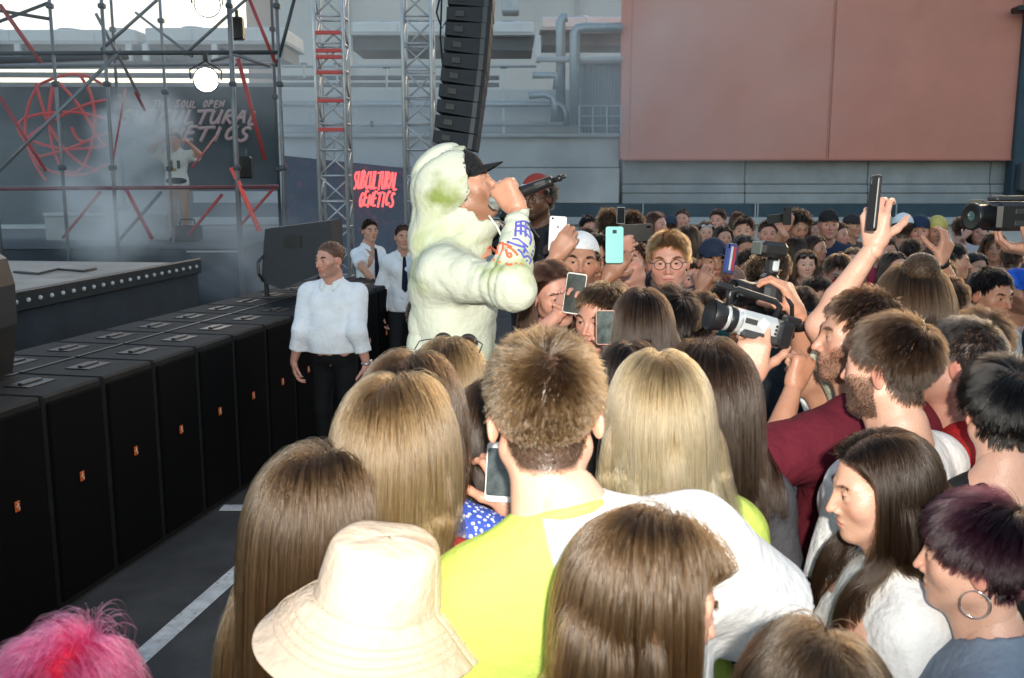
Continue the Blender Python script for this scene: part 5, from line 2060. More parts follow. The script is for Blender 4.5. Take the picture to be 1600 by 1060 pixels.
def collar(info, m, r=0.062, h=0.03, spread=0.03, tie=None):
    """turned-down shirt collar round the neck (canonical body space)"""
    th = np.linspace(R(-68), R(248), 26)
    G_ = np.zeros((26, 4, 3))
    for i, t in enumerate(th):
        fr = max(0.0, math.sin(t))
        dirv = np.array([math.cos(t), math.sin(t) * 0.98, 0])
        back = 1 - fr
        base = NECK + np.array([0, 0.004, 0.0])
        zt = 0.040 - 0.035 * fr
        # t=90deg is the front: leave it open by running the ends there
        tt = t + R(180)
        dirv = np.array([math.cos(tt), math.sin(tt), 0])
        fr = max(0.0, math.sin(tt)) ** 2
        zt = 0.042 - 0.040 * fr
        G_[i, 0] = base + dirv * (r - 0.003) + [0, 0, zt - 0.03]
        G_[i, 1] = base + dirv * (r + 0.000) + [0, 0, zt]
        G_[i, 2] = base + dirv * (r + 0.010) + [0, 0, zt - 0.004]
        G_[i, 3] = base + dirv * (r + 0.026 + 0.016 * fr) + [0, 0.012 * fr, zt - 0.040 - 0.030 * fr]
    o = MB().sheet(G_).build('collar', m, info['root'], True)
    md = o.modifiers.new('thick', 'SOLIDIFY')
    md.thickness = 0.003
    if tie:
        mb = MB()
        f = 0.128 + info['D']['fat'] * 0.05
        mb.box((0, f - 0.012, 1.425), (0.03, 0.02, 0.03), bev=.006)
        mb.raw([(-.016, f - .006, 1.415), (.016, f - .006, 1.415), (.034, f + .02, 1.12), (0, f + .02, 1.08), (-.034, f + .02, 1.12), (-.016, f - .016, 1.415), (.016, f - .016, 1.415), (.034, f + .008, 1.12), (0, f + .008, 1.08), (-.034, f + .008, 1.12)],
               [[0, 4, 3, 2, 1], [5, 6, 7, 8, 9], [0, 1, 6, 5], [1, 2, 7, 6], [2, 3, 8, 7], [3, 4, 9, 8], [4, 0, 5, 9]])
        mb.build('tie', fabric(tie, 'tie_cloth'), info['root'])
    return o

def strap(info, pts, w, m, name='bag_strap'):
    """flat strap given by canonical points"""
    pts = np.asarray(pts, float)
    t = np.linspace(0, len(pts) - 1, 14)
    q = np.stack([np.interp(t, range(len(pts)), pts[:, i]) for i in range(3)], 1)
    for _ in range(2):
        q[1:-1] = (q[:-2] + 2 * q[1:-1] + q[2:]) / 4
    tg = np.gradient(q, axis=0)
    out = q - np.array([0, 0, 1.25])
    out[:, 2] *= 0.5
    sd = np.cross(tg, out)
    sd /= np.linalg.norm(sd, axis=1)[:, None]
    g = np.stack([q - sd * w / 2, q + sd * w / 2], 1)
    o = MB().sheet(g).build(name, m, info['root'], True)
    md = o.modifiers.new('thick', 'SOLIDIFY')
    md.thickness = 0.004
    return o

def wrist_band(info, side, m, name='watch', w=0.03, r=0.031, along=-0.02, face=None):
    S, E, Wp, fd, n, pose = info['arms'][side]
    u = nrm(Wp - E)
    c = Wp + u * along
    mb = MB()
    T = frame(u, n if abs(np.dot(nrm(n), u)) < .95 else (0, 0, 1))
    th = np.linspace(0, 2 * math.pi, 18, endpoint=False)
    prof = [(r, -w / 2), (r + .003, -w / 2), (r + .003, w / 2), (r, w / 2)]
    V = np.concatenate([c + (np.cos(th)[:, None] * T[:, 0] + np.sin(th)[:, None] * T[:, 2]) * a + u * b for a, b in prof])
    F = [[j * 18 + i, j * 18 + (i + 1) % 18, ((j + 1) % 4) * 18 + (i + 1) % 18, ((j + 1) % 4) * 18 + i] for j in range(4) for i in range(18)]
    mb.raw(V, F)
    o = mb.build(name, m, info['root'], True)
    if face:
        MB().box(c - T[:, 2] * (r + .006), (.036, .04, .011), rot=T, bev=.004).build('watch_face', face, o)
    return o

WHITE = (0.78, 0.78, 0.77)
BLK = (0.018, 0.018, 0.02)
NAVY = (0.02, 0.028, 0.05)

# ------------------------------------------------------------------ the singer
HOOD_C = (0.49, 0.51, 0.415)
HOODIE = mat('dyed_fleece', HOOD_C, 0.92, 0.05, vscale=7, bump=0.4, bscale=60, spec=0.15,
             stains_haze=[((0.38, 0.42, 0.22), 5.0, 0.54, 0.70, 3.0), ((0.20, 0.25, 0.07), 6.0, 0.58, 0.70, 8.0), ((0.5, 0.62, 0.62), 5, 0.66, 0.8, 12.0)])
SBASE = 0.42
sg = person('singer in pale green hooded sweatshirt singing into a black microphone', 722, 229, 3.08, a=86, head=(0, 17, 0), sex='m', tone='warm', detail='fine',
            hair=('crop', 'dark', dict(L=.035)), base=SBASE, loose=0.03, sleeve='long', shirt_mat=HOODIE, cap=dict(col=(0.012, 0.012, 0.013)), trousers=(.05, .05, .055), beard=0.35, hvar=3,
            arms={'R': dict(at=P(810, 328, 2.86), pole=(.9, -.8, -.15), f=(-.55, .12, .75), n=(.25, 1, .15), pose='fist'),
                  'L': dict(loc=(-.2, .14, 1.02), pole=(-.3, -.9, -.4))})
# replace the plain shirt by a hooded one
old = [c for c in sg['root'].children if c.name.startswith('shirt')][0]
bpy.data.objects.remove(old, do_unlink=True)
def hoodie_geo(info):
    D = info['D']
    pts = [np.array([0.3, 0.25, 1.82]), np.array([-0.3, -0.25, 0.85])]
    for s_ in 'RL':
        pts += [info['arms'][s_][1], info['arms'][s_][2]]
    pts = np.array(pts)
    mk = lambda: Field(pts.min(0) - .13, pts.max(0) + .13, 0.0066)
    F = mk()
    torso(F, D, 0.018, .09)
    for sx in (-.07, .07):                      # cloth hangs straight from chest and shoulder blades
        F.cone((sx, -.005, 1.30), (sx * 1.15, .0, .90), .122, .130, .07)
    h = lambda x, y, z: HC + info['hrot'] @ np.array([x, y, z])
    H = mk()
    H.ell(h(0, -.030, .036), (.112, .128, .120))
    H.ell(h(0, -.088, .014), (.070, .070, .078), .05)      # slack at the back of the hood
    H.cone(h(0, -.055, -.03), NECK + [0, -.045, .01], .090, .094, .06)
    H.cone(h(0, -.09, -.07), NECK + [0, -.06, -.03], .062, .058, .06)
    H.cone(h(0, .015, -.125), NECK + [0, .06, .0], .072, .085, .05)
    F2 = mk()
    for s_ in 'RL':
        S, E, Wp = info['arms'][s_][:3]
        ar = D['ar']
        F2.cone(S, E, ar * 1.2 + .020, ar + .016, .05)
        F2.cone(E, Wp + (E - Wp) * .26, ar + .022, .056, .03)
        F2.cone(Wp + (E - Wp) * .24, Wp + (E - Wp) * .02, .044, .040, .006)
        F2.rings(S, E, .0065, .046, .23, .10, .13, 3)
        F2.rings(S, E, .004, .060, .06, .06, .15, 5)
        F2.rings(Wp, E, .008, .036, .05, .06, .12, 7)
        F2.rings(Wp, E, .006, .044, .19, .06, .13, 9)
    hq = np.clip(.5 + .5 * (F.d - F2.d) / f32(.035), 0, 1)
    F.d = (F.d + (F2.d - F.d) * hq - f32(.035) * hq * (1 - hq)).astype(f32)
    F.folds(.018, 9, 5, 4, (1, 1, 1.2))
    F.wrinkle(.0040, 19, 9, 7, (1, 1, .6))
    H.folds(.010, 13, 8, 3)
    H.wrinkle(.003, 20, 4, 6)
    hq = np.clip(.5 + .5 * (F.d - H.d) / f32(.02), 0, 1)
    F.d = (F.d + (H.d - F.d) * hq - f32(.02) * hq * (1 - hq)).astype(f32)
    I = mk()
    I.ell(h(0, -.018, .030), (.090, .106, .098))
    I.cone(h(0, .0, .022), h(0, .17, .016), .086, .092, .02)
    I.cone(h(0, -.01, -.05), h(0, .17, -.085), .066, .085, .04)
    # front edge of the hood
    pl = mk()
    pl.d[:] = 1
    n_ = info['hrot'] @ np.array([0, 1, -.10])
    n_ /= np.linalg.norm(n_)
    c_ = h(0, .038, .03)
    X, Y, Z = [F.ax[i].reshape([-1 if j == i else 1 for j in range(3)]) for i in range(3)]
    q = (X - f32(c_[0])) * f32(n_[0]) + (Y - f32(c_[1])) * f32(n_[1]) + (Z - f32(c_[2])) * f32(n_[2])
    up_ = info['hrot'] @ np.array([0, 0, 1.0])
    zz = (X - f32(HC[0])) * f32(up_[0]) + (Y - f32(HC[1])) * f32(up_[1]) + (Z - f32(HC[2])) * f32(up_[2])
    cut = np.where(zz > -.118, q, -1.0).astype(f32)
    F.d = np.maximum(F.d, cut)
    F.d = np.maximum(F.d, -I.d)
    F.plane((0, 0, .86), (0, 0, -1))
    v, f = F.nets()
    return mesh_from('hooded_sweatshirt', v, [f])
hm = hoodie_geo(sg)
hm.materials.append(HOODIE)
hoodie = link('hooded_sweatshirt', hm, sg['root'])
from mathutils.bvhtree import BVHTree
def world_bvh(o_mesh, info):
    v = np.empty(len(o_mesh.vertices) * 3, f32)
    o_mesh.vertices.foreach_get('co', v)
    v = (v.reshape(-1, 3) * info['s']) @ info['Rz'].T + info['loc']
    return BVHTree.FromPolygons(v.tolist(), [tuple(p.vertices) for p in o_mesh.polygons])
bv = world_bvh(hm, sg)
def on_cloth(px, py, lift=.003):
    d = ray(px, py)
    hit, nn_, i, _ = bv.ray_cast(Vector(CAMP), Vector(d).normalized())
    return None if hit is None else np.array(hit) + np.array(nn_) * lift
def printed(name, strokes, r, m):
    mb = MB()
    inv = lambda q: (sg['Rz'].T @ (q - sg['loc'])) / sg['s']
    for st in strokes:
        st = np.array(st, float)
        if len(st) == 1:
            st = np.array([st[0] - 9, st[0] + 9])
        t = np.linspace(0, len(st) - 1, max(4, len(st) * 4))
        q = np.stack([np.interp(t, range(len(st)), st[:, 0]), np.interp(t, range(len(st)), st[:, 1])], 1)
        if len(st) > 2:
            for _ in range(2):
                q[1:-1] = (q[:-2] + 2 * q[1:-1] + q[2:]) / 4
        ps = [on_cloth(740 + u * .0943, 330 + v * .0943, -r * .35) for u, v in q]
        ps = [inv(p) for p in ps if p is not None]
        if len(ps) > 1:
            mb.tube(np.array(ps), r, 6)
    mb.build(name, m, sg['root'], True)
printed('red_sleeve_print', [[(220, 640), (270, 590), (330, 610), (390, 700)], [(400, 520), (400, 620), (390, 720)], [(430, 750), (490, 620), (480, 520)], [(340, 540), (400, 520), (560, 560), (640, 600)],
                             [(560, 600), (620, 620), (690, 680), (730, 740)], [(540, 640), (555, 740), (600, 770), (630, 740), (610, 700), (570, 700)], [(190, 770)], [(340, 810)], [(430, 850)],
                             [(540, 870), (580, 900), (640, 880)], [(700, 870)], [(790, 880)]], .0042, fabric((.72, .13, .06), 'red_ink'))
printed('blue_sleeve_print', [[(690, 190), (850, 160), (1000, 280)], [(690, 250), (820, 235), (1000, 370)], [(690, 330), (830, 330), (960, 470)], [(705, 200), (690, 420)], [(780, 180), (780, 400)], [(860, 180), (860, 430)],
                              [(640, 460), (740, 460), (900, 600)], [(560, 510), (700, 560), (840, 600), (900, 700)], [(740, 640), (800, 700), (840, 780)], [(920, 300), (960, 460), (930, 560)], [(830, 540), (850, 640), (830, 700)],
                              [(1070, 420)], [(1040, 530)], [(1010, 600)], [(980, 660)], [(960, 720)], [(830, 770), (890, 740), (960, 800), (920, 880)], [(870, 810), (890, 830)]], .0042, fabric((.10, .10, .42), 'blue_ink'))
add_part(sg, 'drawstring', MB().tube([HC + sg['hrot'] @ np.array(q) for q in ((.05, .06, -.11), (.055, .075, -.15), (.05, .085, -.22), (.045, .1, -.28))], .0035, 6), fabric((.62, .65, .55)))
# step under the singer
o = MB().box((sg['loc'][0], sg['loc'][1], SBASE / 2 - .004), (.62, .62, SBASE - .008), bev=.02)
bxr = empty('step_box', (sg['loc'][0], sg['loc'][1], 0))
tag(bxr, 'black flight case the singer stands on, hidden among the crowd', 'case')
wpart('case', o, BLACK, bxr)
for sx in (-1, 1):
    wpart('handle', MB().tube([(sg['loc'][0] + sx * .1, sg['loc'][1] - .315, .18), (sg['loc'][0] + sx * .1, sg['loc'][1] - .34, .18), (sg['loc'][0] + sx * .2, sg['loc'][1] - .34, .18), (sg['loc'][0] + sx * .2, sg['loc'][1] - .315, .18)], .008, 6), METAL, bxr)
# microphone
wp, fd, nn_, td = hand_world(sg, 'R')
mc0, mc1 = P(778, 314, 2.92), P(884, 275, 2.86)
mr_ = empty('microphone', mc0)
tag(mr_, 'black wireless microphone in the hand of the singer', 'microphone')
u = nrm(mc1 - mc0)
Lm = np.linalg.norm(mc1 - mc0)
T = frame(u, (0, 0, 1))
Q = np.stack([T[:, 0], T[:, 2], T[:, 1]], 1)
if np.linalg.det(Q) < 0:
    Q[:, 0] *= -1
wpart('handle', MB().lathe([(.019, .035), (.0185, .05), (.0175, Lm * .55), (.0165, Lm * .78), (.0165, Lm * .80), (.009, Lm * .82)], 18, Q, mc0), BLACK, mr_, True)
wpart('grille', MB().lathe([(.004, -.03), (.018, -.022), (.025, -.004), (.025, .014), (.019, .034)], 18, Q, mc0), METAL, mr_, True)
wpart('antenna', MB().lathe([(.009, Lm * .815), (.008, Lm * .88), (.0105, Lm * .89), (.0105, Lm * .93), (.006, Lm * .94), (.006, Lm * .99), (.004, Lm)], 12, Q, mc0), BLACK, mr_, True)
wpart('display', MB().box(mc0 + u * Lm * .62 + T[:, 0] * 0 + np.array([0, -.0155, .004]), (.014, .034, .004), rot=np.stack([T[:, 2], T[:, 1], T[:, 0]], 1)), DGREY, mr_)

# ------------------------------------------------------------------ near heads, seen from behind
person('person with tousled bright pink hair at the bottom left corner', 100, 992, 1.15, a=170, sex='f', hair=('long', 'pink', dict(L=.17, part=.02, volume=.028, clumps=(260, .7), rad=.00045, wave=.22, ruff=3.0)), shirt=(.02, .02, .02), n_hair=15000)
f2 = person('woman with very long light brown hair, nearest the subwoofers', 508, 696, 1.6, a=155, head=(-22, 0, 3), sex='f', tone='fair',
            hair=('long', 'light', dict(L=.68, part=.004, volume=.022, wave=.012, clumps=(420, .55), behind=True)), shirt=(.05, .05, .05), n_hair=17000)
f3 = person('person in a floppy cream bucket hat and red top', 592, 832, 1.40, a=165, hatcut=-.035, head=(0, -4, 10), sex='f', tone='fair', hair=('long', 'blond', dict(L=.36, volume=.012)), shirt=(.42, .03, .035), sleeve='short')
def bucket_hat(info):
    prof = [(0.0, .122), (.045, .120), (.070, .114), (.078, .104), (.086, .06), (.0925, .024), (.094, .010), (.0945, .004), (.0975, .001), (.103, -.004), (.125, -.028), (.150, -.058), (.170, -.078), (.1715, -.081)]
    n = 64
    G_ = np.zeros((len(prof), n + 1, 3))
    rg = np.random.RandomState(5)
    for i, (r, z) in enumerate(prof):
        for j in range(n + 1):
            t = 2 * math.pi * (j % n) / n
            k = max(0, (i - 8) / 5)
            wob = .010 * k * math.sin(2 * t + .6) + .006 * k * math.sin(3 * t + 2) + .0025 * math.sin(5 * t + i)
            r2 = r + .020 * min(1, i / 2)
            G_[i, j] = ((r2 + wob) * math.cos(t) * .97, (r2 + wob) * math.sin(t) * 1.12 - .018, z + .012 + .018 * k * math.sin(2 * t + 1.2) + .003 * math.sin(4 * t + i * 1.3) * (i > 0))
    c = fabric((.80, .66, .50), 'cream_corduroy').copy()
    o = MB().sheet(G_[:, ::-1])
    o = head_part(info, 'bucket_hat', o, mat('cream_hat', (.60, .48, .365), .9, .05, vscale=6, bump=.5, bscale=45, spec=.15, stains_haze=[((.62, .43, .28), 8, .56, .72, 3.0)]))
    md = o.modifiers.new('thick', 'SOLIDIFY')
    md.thickness = .004
    ss = o.modifiers.new('soft', 'SUBSURF')
    ss.levels = ss.render_levels = 1
    for r, z in ((.1165, .020), (.141, -.006), (.150, -.016), (.159, -.027), (.168, -.037)):
        th = np.linspace(0, 2 * math.pi, 72, endpoint=False)
        k = np.clip((.016 - z) / .085, 0, 1)
        wob = .010 * k * np.sin(2 * th + .6) + .006 * k * np.sin(3 * th + 2)
        q = np.stack([(r + wob) * np.cos(th) * .97, (r + wob) * np.sin(th) * 1.12 - .018, z + .001 + .018 * k * np.sin(2 * th + 1.2)], 1)
        head_part(info, 'stitch_line', MB().tube(q, .0012, 5, closed=True), fabric((.60, .48, .36)), o)
    return o
bucket_hat(f3)
person('woman with straight honey blond hair left of the undercut man', 624, 582, 1.72, a=168, head=(-8, 4, 0), sex='f', tone='fair', hair=('long', 'blond', dict(L=.52, part=-.008, volume=.018, wave=.008, clumps=(420, .5), behind=True)), shirt=(.35, .03, .03), n_hair=16000)
f5 = person('dark haired woman in a blue top with white dots', 645, 545, 1.9, a=168, head=(-6, 4, 0), sex='f', tone='light', hair=('long', 'mid', dict(L=.5, volume=.016, wave=.03, behind=True)), shirt_mat=dots_mat((.045, .09, .42), (.75, .76, .78)), loose=.022,
            arms={'R': dict(at=P(800, 800, 1.86), pole=(.3, .2, -1), f=(-.2, .1, .95), n=(-.5, .8, 0), pose='grip')})
phone('white phone held low beside the blue dotted top', P(782, 738, 1.84), (0.05, .25, .95), (-.1, -1, .25), size=(.058, .118, .008), back=(.7, .7, .7), rim=True, screen_on=mat('lit_screen', (.05, .06, .06), .1, .5, vscale=40))
f6 = person('pale blond woman with sunglasses pushed up on her head', 704, 520, 2.25, a=172, head=(-8, 0, 0), sex='f', tone='fair', hair=('long', 'blond', dict(L=.4, volume=.008, behind=True)), shirt=(.3, .2, .17))
spectacles(f6, dark=True, up=.105, y=-.055)
UND = dict(L=.040, clumps=(1500, .4), ruff=1.2, wave=.04, sweep=-.5)
f7 = person('man with a short undercut in a neon yellow and white tee', 852, 472, 1.52, a=181, lean=-13, head=(0, -2, 11), sex='m', tone='fair', hair=('short', 'under', UND), loose=.022, nsh=-.012,
            shirt_mat=split_mat('two_tone_tee', (.45, .56, .11), (.68, .68, .675), 0, -.035, 0.0), n_hair=20000, fat=.05, fold=.35,
            arms={'R': dict(loc=(.30, .30, .98), pole=(.9, -.2, -.3))})
th = np.linspace(0, 2 * math.pi, 40, endpoint=False)
add_part(f7, 'neckband', MB().tube(NECK + np.stack([.060 * np.cos(th), .060 * np.sin(th) + .004, .024 - .018 * np.sin(th)], 1), .010, 8, closed=True), fabric((.45, .56, .11)))
f8 = person('woman with straight platinum blond hair and black strap over neon sleeve', 1030, 542, 1.88, a=186, sex='f', tone='fair', hair=('long', 'platinum', dict(L=.34, volume=.012, part=.003, clumps=(300, .4), behind=True)), shirt=(.45, .56, .11), loose=.022, n_hair=16000)
strap(f8, [(.075, .1, 1.30), (.085, .03, 1.44), (.088, -.05, 1.43), (.06, -.13, 1.30), (0, -.15, 1.15)], .028, fabric(BLK))
person('woman with thick dark brown hair right of the platinum blond woman', 1104, 532, 2.22, a=-165, sex='f', tone='light', hair=('long', 'brown', dict(L=.34, volume=.022, wave=.02, behind=True)), shirt=(.08, .08, .09))
person('woman with glossy brown hair looking down at the lower centre', 1020, 800, 1.2, a=125, head=(-24, -16, 0), sex='f', tone='fair', hair=('long', 'light', dict(L=.42, part=-.03, volume=.014, clumps=(300, .35), ruff=.6)), shirt=(.6, .6, .6), n_hair=18000)
person('person with light brown hair at the bottom edge, right of centre', 1275, 972, 1.05, a=172, sex='f', tone='fair', hair=('long', 'ash', dict(L=.4, part=.02, volume=.014)), shirt=(.3, .3, .32), n_hair=15000)
f12 = person('woman in profile with long straight dark hair looking left', 1378, 668, 1.78, a=-96, head=(2, -10, 0), sex='f', tone='fair', hair=('long', 'brown', dict(L=.50, part=-.01, volume=.010, clumps=(260, .35), ruff=.6)), shirt=(.72, .72, .71), n_hair=17000)
strap(f12, [(-.11, .09, 1.25), (-.1, .03, 1.41), (-.1, -.06, 1.40), (-.06, -.14, 1.25)], .03, fabric(BLK))
f13 = person('person with short plum black hair and a silver hoop earring', 1532, 768, 1.56, a=-122, head=(0, -4, 0), sex='f', tone='fair', hair=('crop', 'plum', dict(L=.085, clumps=(420, .5), ruff=.5)), shirt=(.16, .2, .26), n_hair=17000, loose=.02, fold=.5)
th = np.linspace(0, 2 * math.pi, 30, endpoint=False)
for sx in (-1, 1):
    head_part(f13, 'hoop_earring', MB().tube(np.stack([np.full(30, sx * .083), -.010 + .027 * np.cos(th), -.068 + .027 * np.sin(th)], 1), .0016, 6, closed=True), mat('silver', (.8, .79, .76), .15, 0, metal=1))
f14 = person('bearded man in a white tee, seen from behind his left ear', 1392, 488, 2.2, a=-140, head=(4, -2, 0), sex='m', tone='fair', hair=('crop', 'brown', dict(L=.055, clumps=(420, .4), ruff=.7)), shirt=(.80, .80, .79), beard=.6, beard_len=.007, n_hair=15000,
             arms={'L': dict(loc=(-.27, .03, .85), pole=(-.3, -1, 0))})
strap(f14, [(.1, .11, 1.24), (.115, .03, 1.42), (.115, -.06, 1.41), (.09, -.14, 1.26), (.05, -.15, 1.1)], .03, fabric(BLK))
f15 = person('bearded man in a maroon tee holding up the silver camcorder', 1345, 450, 2.5, a=-152, head=(52, 2, 0), sex='m', tone='light', hair=('crop', 'brown', dict(L=.05, clumps=(300, .4), ruff=.7)), shirt=(.115, .012, .022), beard=.5, beard_len=.005, loose=.018, fat=.3,
             arms={'L': dict(at=P(1174, 592, 2.36), pole=(-.5, -.4, -1), f=(.05, .1, 1), n=(.2, .9, .3), pose='cup')})
f16 = person('man with slick brown hair raising a photo camera and a fist', 1288, 498, 2.8, a=-110, head=(0, -4, 0), sex='m', tone='warm', hair=('crop', 'brown', dict(L=.06, ruff=.5)), shirt=(.74, .74, .73), detail='fine',
             arms={'R': dict(at=P(1246, 488, 2.7), pole=(-.6, .2, -1), f=(-.35, .1, .8), n=(-.7, .4, -.4), pose='grip'), 'L': dict(at=P(1240, 606, 2.6), pole=(.1, -.2, -1), f=(.35, .1, .9), n=(-.3, .8, 0), pose='fist')})
wrist_band(f16, 'R', BLACK, 'watch', .035, .031, -.03, BLACK)
f17 = person('woman with a messy brown bun raising a black phone overhead', 1428, 408, 2.75, a=176, head=(0, -6, 0), sex='f', tone='fair', hair=('long', 'mid', dict(L=.36, volume=.012, wave=.02, behind=True)), shirt=(.62, .6, .45), detail='fine',
             arms={'L': dict(at=P(1366, 385, 2.55), pole=(-.8, .2, -.5), f=(-.02, .05, 1), n=(.55, .8, 0), pose='grip')})
bn = hair_strands(f17, 'curly', 2600, 9, L=.13, volume=.02)
rg_ = np.random.RandomState(3)
q = rg_.normal(size=(2600, 3))
q = nrm_rows(q) * .045 * rg_.uniform(.6, 1, (2600, 1)) + np.array([0, -.07, .10])
dd = nrm_rows(np.cross(q - np.array([0, -.07, .10]), rg_.normal(size=(2600, 3))))
ln_ = [q]
for i in range(9):
    nx_ = ln_[-1] + dd * .012
    r_ = nx_ - np.array([0, -.07, .10])
    nx_ = np.array([0, -.07, .10]) + r_ * np.minimum(1, .05 / (np.linalg.norm(r_, axis=1) + 1e-6))[:, None]
    dd = nrm_rows(dd + rg_.normal(size=(2600, 3)) * .25)
    ln_.append(nx_)
bs = np.stack(ln_, 1) @ f17['hM'].T + HC
link('bun', curves_obj('bun', bs, .0006, hair_mat(*HAIRC['mid']), f17['root']), f17['root'])
wp, fd, nn_, td = hand_world(f17, 'L')
phone('black phone held high in one raised hand', P(1365, 318, 2.47), (.06, .05, 1), (1, -.06, 0), back=(.012, .012, .013), size=(.068, .142, .009), lens='pill')
f18 = person('man with greying temples and a red striped jersey', 1500, 492, 2.5, a=-125, head=(0, 4, 0), sex='m', tone='pink', hair=('crop', 'grey', dict(L=.03)), shirt_mat=stripe_mat((.45, .02, .02), (.7, .7, .7), (.7, .7, .7), .10, .125), beard=.15, detail='fine')
person('person with thick brown hair behind the greying man', 1532, 482, 2.95, a=175, sex='m', tone='light', hair=('crop', 'brown', dict(L=.09, ruff=.6)), shirt=(.7, .7, .7), detail='fine', n_hair=11000)
person('black haired person in black at the right edge', 1572, 555, 2.15, a=172, sex='m', tone='fair', hair=('crop', 'black', dict(L=.085, ruff=.7)), shirt=(.015, .015, .016))

# ------------------------------------------------------------------ middle distance, right of the singer
def ph_hand(label, px, py, Y, up=(0, .1, 1), face=(0, 1, .1), **k):
    return phone(label, P(px, py, Y), up, face, **k)
m1 = person('man in a backwards white cap filming with a white phone', 906, 362, 4.2, a=-8, head=(8, 4, -4), sex='m', tone='warm', hair=('crop', 'dark', dict(L=.04)), shirt=(.03, .03, .035), cap=dict(col=(.74, .74, .72), back=True), beard=.3, hvar=1,
            arms={'R': dict(at=P(868, 402, 3.85), pole=(-1, -.1, -.55), f=(.55, .05, .8), n=(.25, .9, .1), pose='grip')})
ph_hand('white phone raised beside the blue sleeve print', 871, 366, 3.88, (.05, .1, 1), (-.1, 1, .1), back=(.76, .75, .73), lens='dot')
m2 = person('brown haired woman peering at a dark phone below the microphone', 864, 405, 3.6, a=16, head=(10, -6, 12), sex='f', tone='pink', hair=('long', 'red', dict(L=.4, part=.005, volume=.012)), shirt=(.05, .05, .05), hvar=2, detail='fine',
            arms={'L': dict(at=P(914, 496, 3.35), pole=(.8, 0, -.8), f=(-.25, .1, .9), n=(-.6, -.6, .2), pose='grip'), 'R': dict(at=P(872, 492, 3.38), pole=(-.8, 0, -.8), f=(.35, .05, .85), n=(.6, .4, .1), pose='grip')})
ph_hand('dark phone seen from its screen side, held under a face', 898, 459, 3.32, (.14, .1, 1), (-.15, -1, .15), back=(.62, .6, .55), screen_on=mat('dim_screen', (.03, .033, .03), .12, .6, vscale=45))
m3 = person('dark haired man hidden behind the mint phone', 938, 362, 4.45, a=-10, head=(0, 0, 0), sex='m', tone='tan', hair=('crop', 'black', dict(L=.05)), shirt=(.05, .05, .06), hvar=2,
            arms={'L': dict(at=P(944, 424, 3.95), pole=(.6, 0, -.9), f=(.5, .05, .75), n=(.15, 1, 0), pose='grip')})
ph_hand('mint green phone held upright above the crowd', 960, 383, 3.9, (0, .1, 1), (0, 1, .1), back=(.16, .56, .50), lens='centre', size=(.072, .148, .009))
m4 = person('man with his face tipped back under a sideways black phone', 988, 374, 4.75, a=-30, head=(0, 20, 8), sex='m', tone='pink', hair=('crop', 'brown', dict(L=.04)), shirt=(.1, .08, .08), hvar=4,
            arms={'R': dict(at=P(958, 372, 4.45), pole=(-.7, 0, -.8), f=(.95, .05, .12), n=(0, 1, .1), pose='grip')})
ph_hand('large black phone held sideways above a tipped face', 993, 364, 4.5, (1, .02, .04), (0, 1, .05), back=(.012, .013, .012), size=(.08, .155, .009), lens='pill')
m5 = person('young man with round glasses and a teal jacket', 1046, 360, 4.2, a=-14, head=(4, -2, 2), sex='m', tone='pink', hair=('crop', 'ginger', dict(L=.055, ruff=.6)), shirt_mat=stripe_mat((.015, .085, .095), (.7, .7, .68), (.01, .01, .01), -.215, -.15), sleeve='long', hvar=0, detail='fine')
spectacles(m5)
m6 = person('fair haired person half hidden by a small camera phone', 940, 441, 3.3, a=-40, head=(0, -6, 0), sex='f', tone='pink', hair=('crop', 'ash', dict(L=.05, ruff=.5)), shirt=(.3, .3, .3), detail='mid',
            arms={'L': dict(at=P(972, 552, 3.1), pole=(.5, 0, -.9), f=(-.2, .1, .9), n=(-.4, -.8, .1), pose='grip')})
ph_hand('small phone with a lit screen behind the undercut head', 946, 512, 3.0, (0, .15, 1), (.05, -1, .15), back=(.45, .22, .15), size=(.062, .11, .01), screen_on=mat('lit_scene', (.06, .075, .07), .15, .8, vscale=30))
person('woman with smooth dark hair seen from behind, centre of the crowd', 1004, 446, 3.05, a=178, sex='f', tone='fair', hair=('long', 'brown', dict(L=.42, volume=.010, part=.0, ruff=.6, behind=True)), shirt=(.05, .04, .04), n_hair=9000)
person('dark haired person with one ear showing before the teal jacket', 1046, 447, 3.3, a=-158, sex='m', tone='warm', hair=('crop', 'dark', dict(L=.09, ruff=.6)), shirt=(.12, .07, .04), n_hair=8000)
person('dark haired woman behind the platinum blond woman', 985, 528, 2.5, a=-175, sex='f', tone='light', hair=('long', 'dark', dict(L=.4, volume=.012, behind=True)), shirt=(.03, .03, .03))
person('woman with brown hair beside the undercut ear', 775, 590, 2.1, a=170, sex='f', tone='light', hair=('long', 'brown', dict(L=.4, volume=.014, wave=.02, behind=True)), shirt=(.25, .14, .07))
# cameraman behind the singer
vm = person('cameraman with red headscarf and glasses behind the microphone', 838, 272, 5.8, a=-35, head=(0, -8, 0), sex='m', tone='dark', hair=('curly', 'black', dict(L=.06, volume=.02)), shirt=BLK, sleeve='long', detail='mid', hvar=5, base=.25,
            arms={'R': dict(at=P(775, 375, 5.4), pole=(-.6, 0, -.8), f=(.4, -.3, .7), n=(.9, .2, 0), pose='grip'), 'L': dict(at=P(812, 392, 5.45), pole=(.6, 0, -.8), f=(-.5, -.4, .4), n=(-.2, .3, .9), pose='grip')},
            cap=dict(kind='beanie', col=(.26, .04, .03), name='headscarf'))
spectacles(vm, frame_col=(.015, .012, .01))
head_part(vm, 'headband', MB().tube([(-.083, -.01, .03), (-.078, .03, .062), (-.05, .062, .074), (0, .078, .078), (.05, .062, .074), (.078, .03, .062), (.083, -.01, .03)], .0065, 8), mat('white_band', (.72, .72, .7), .6, .05))
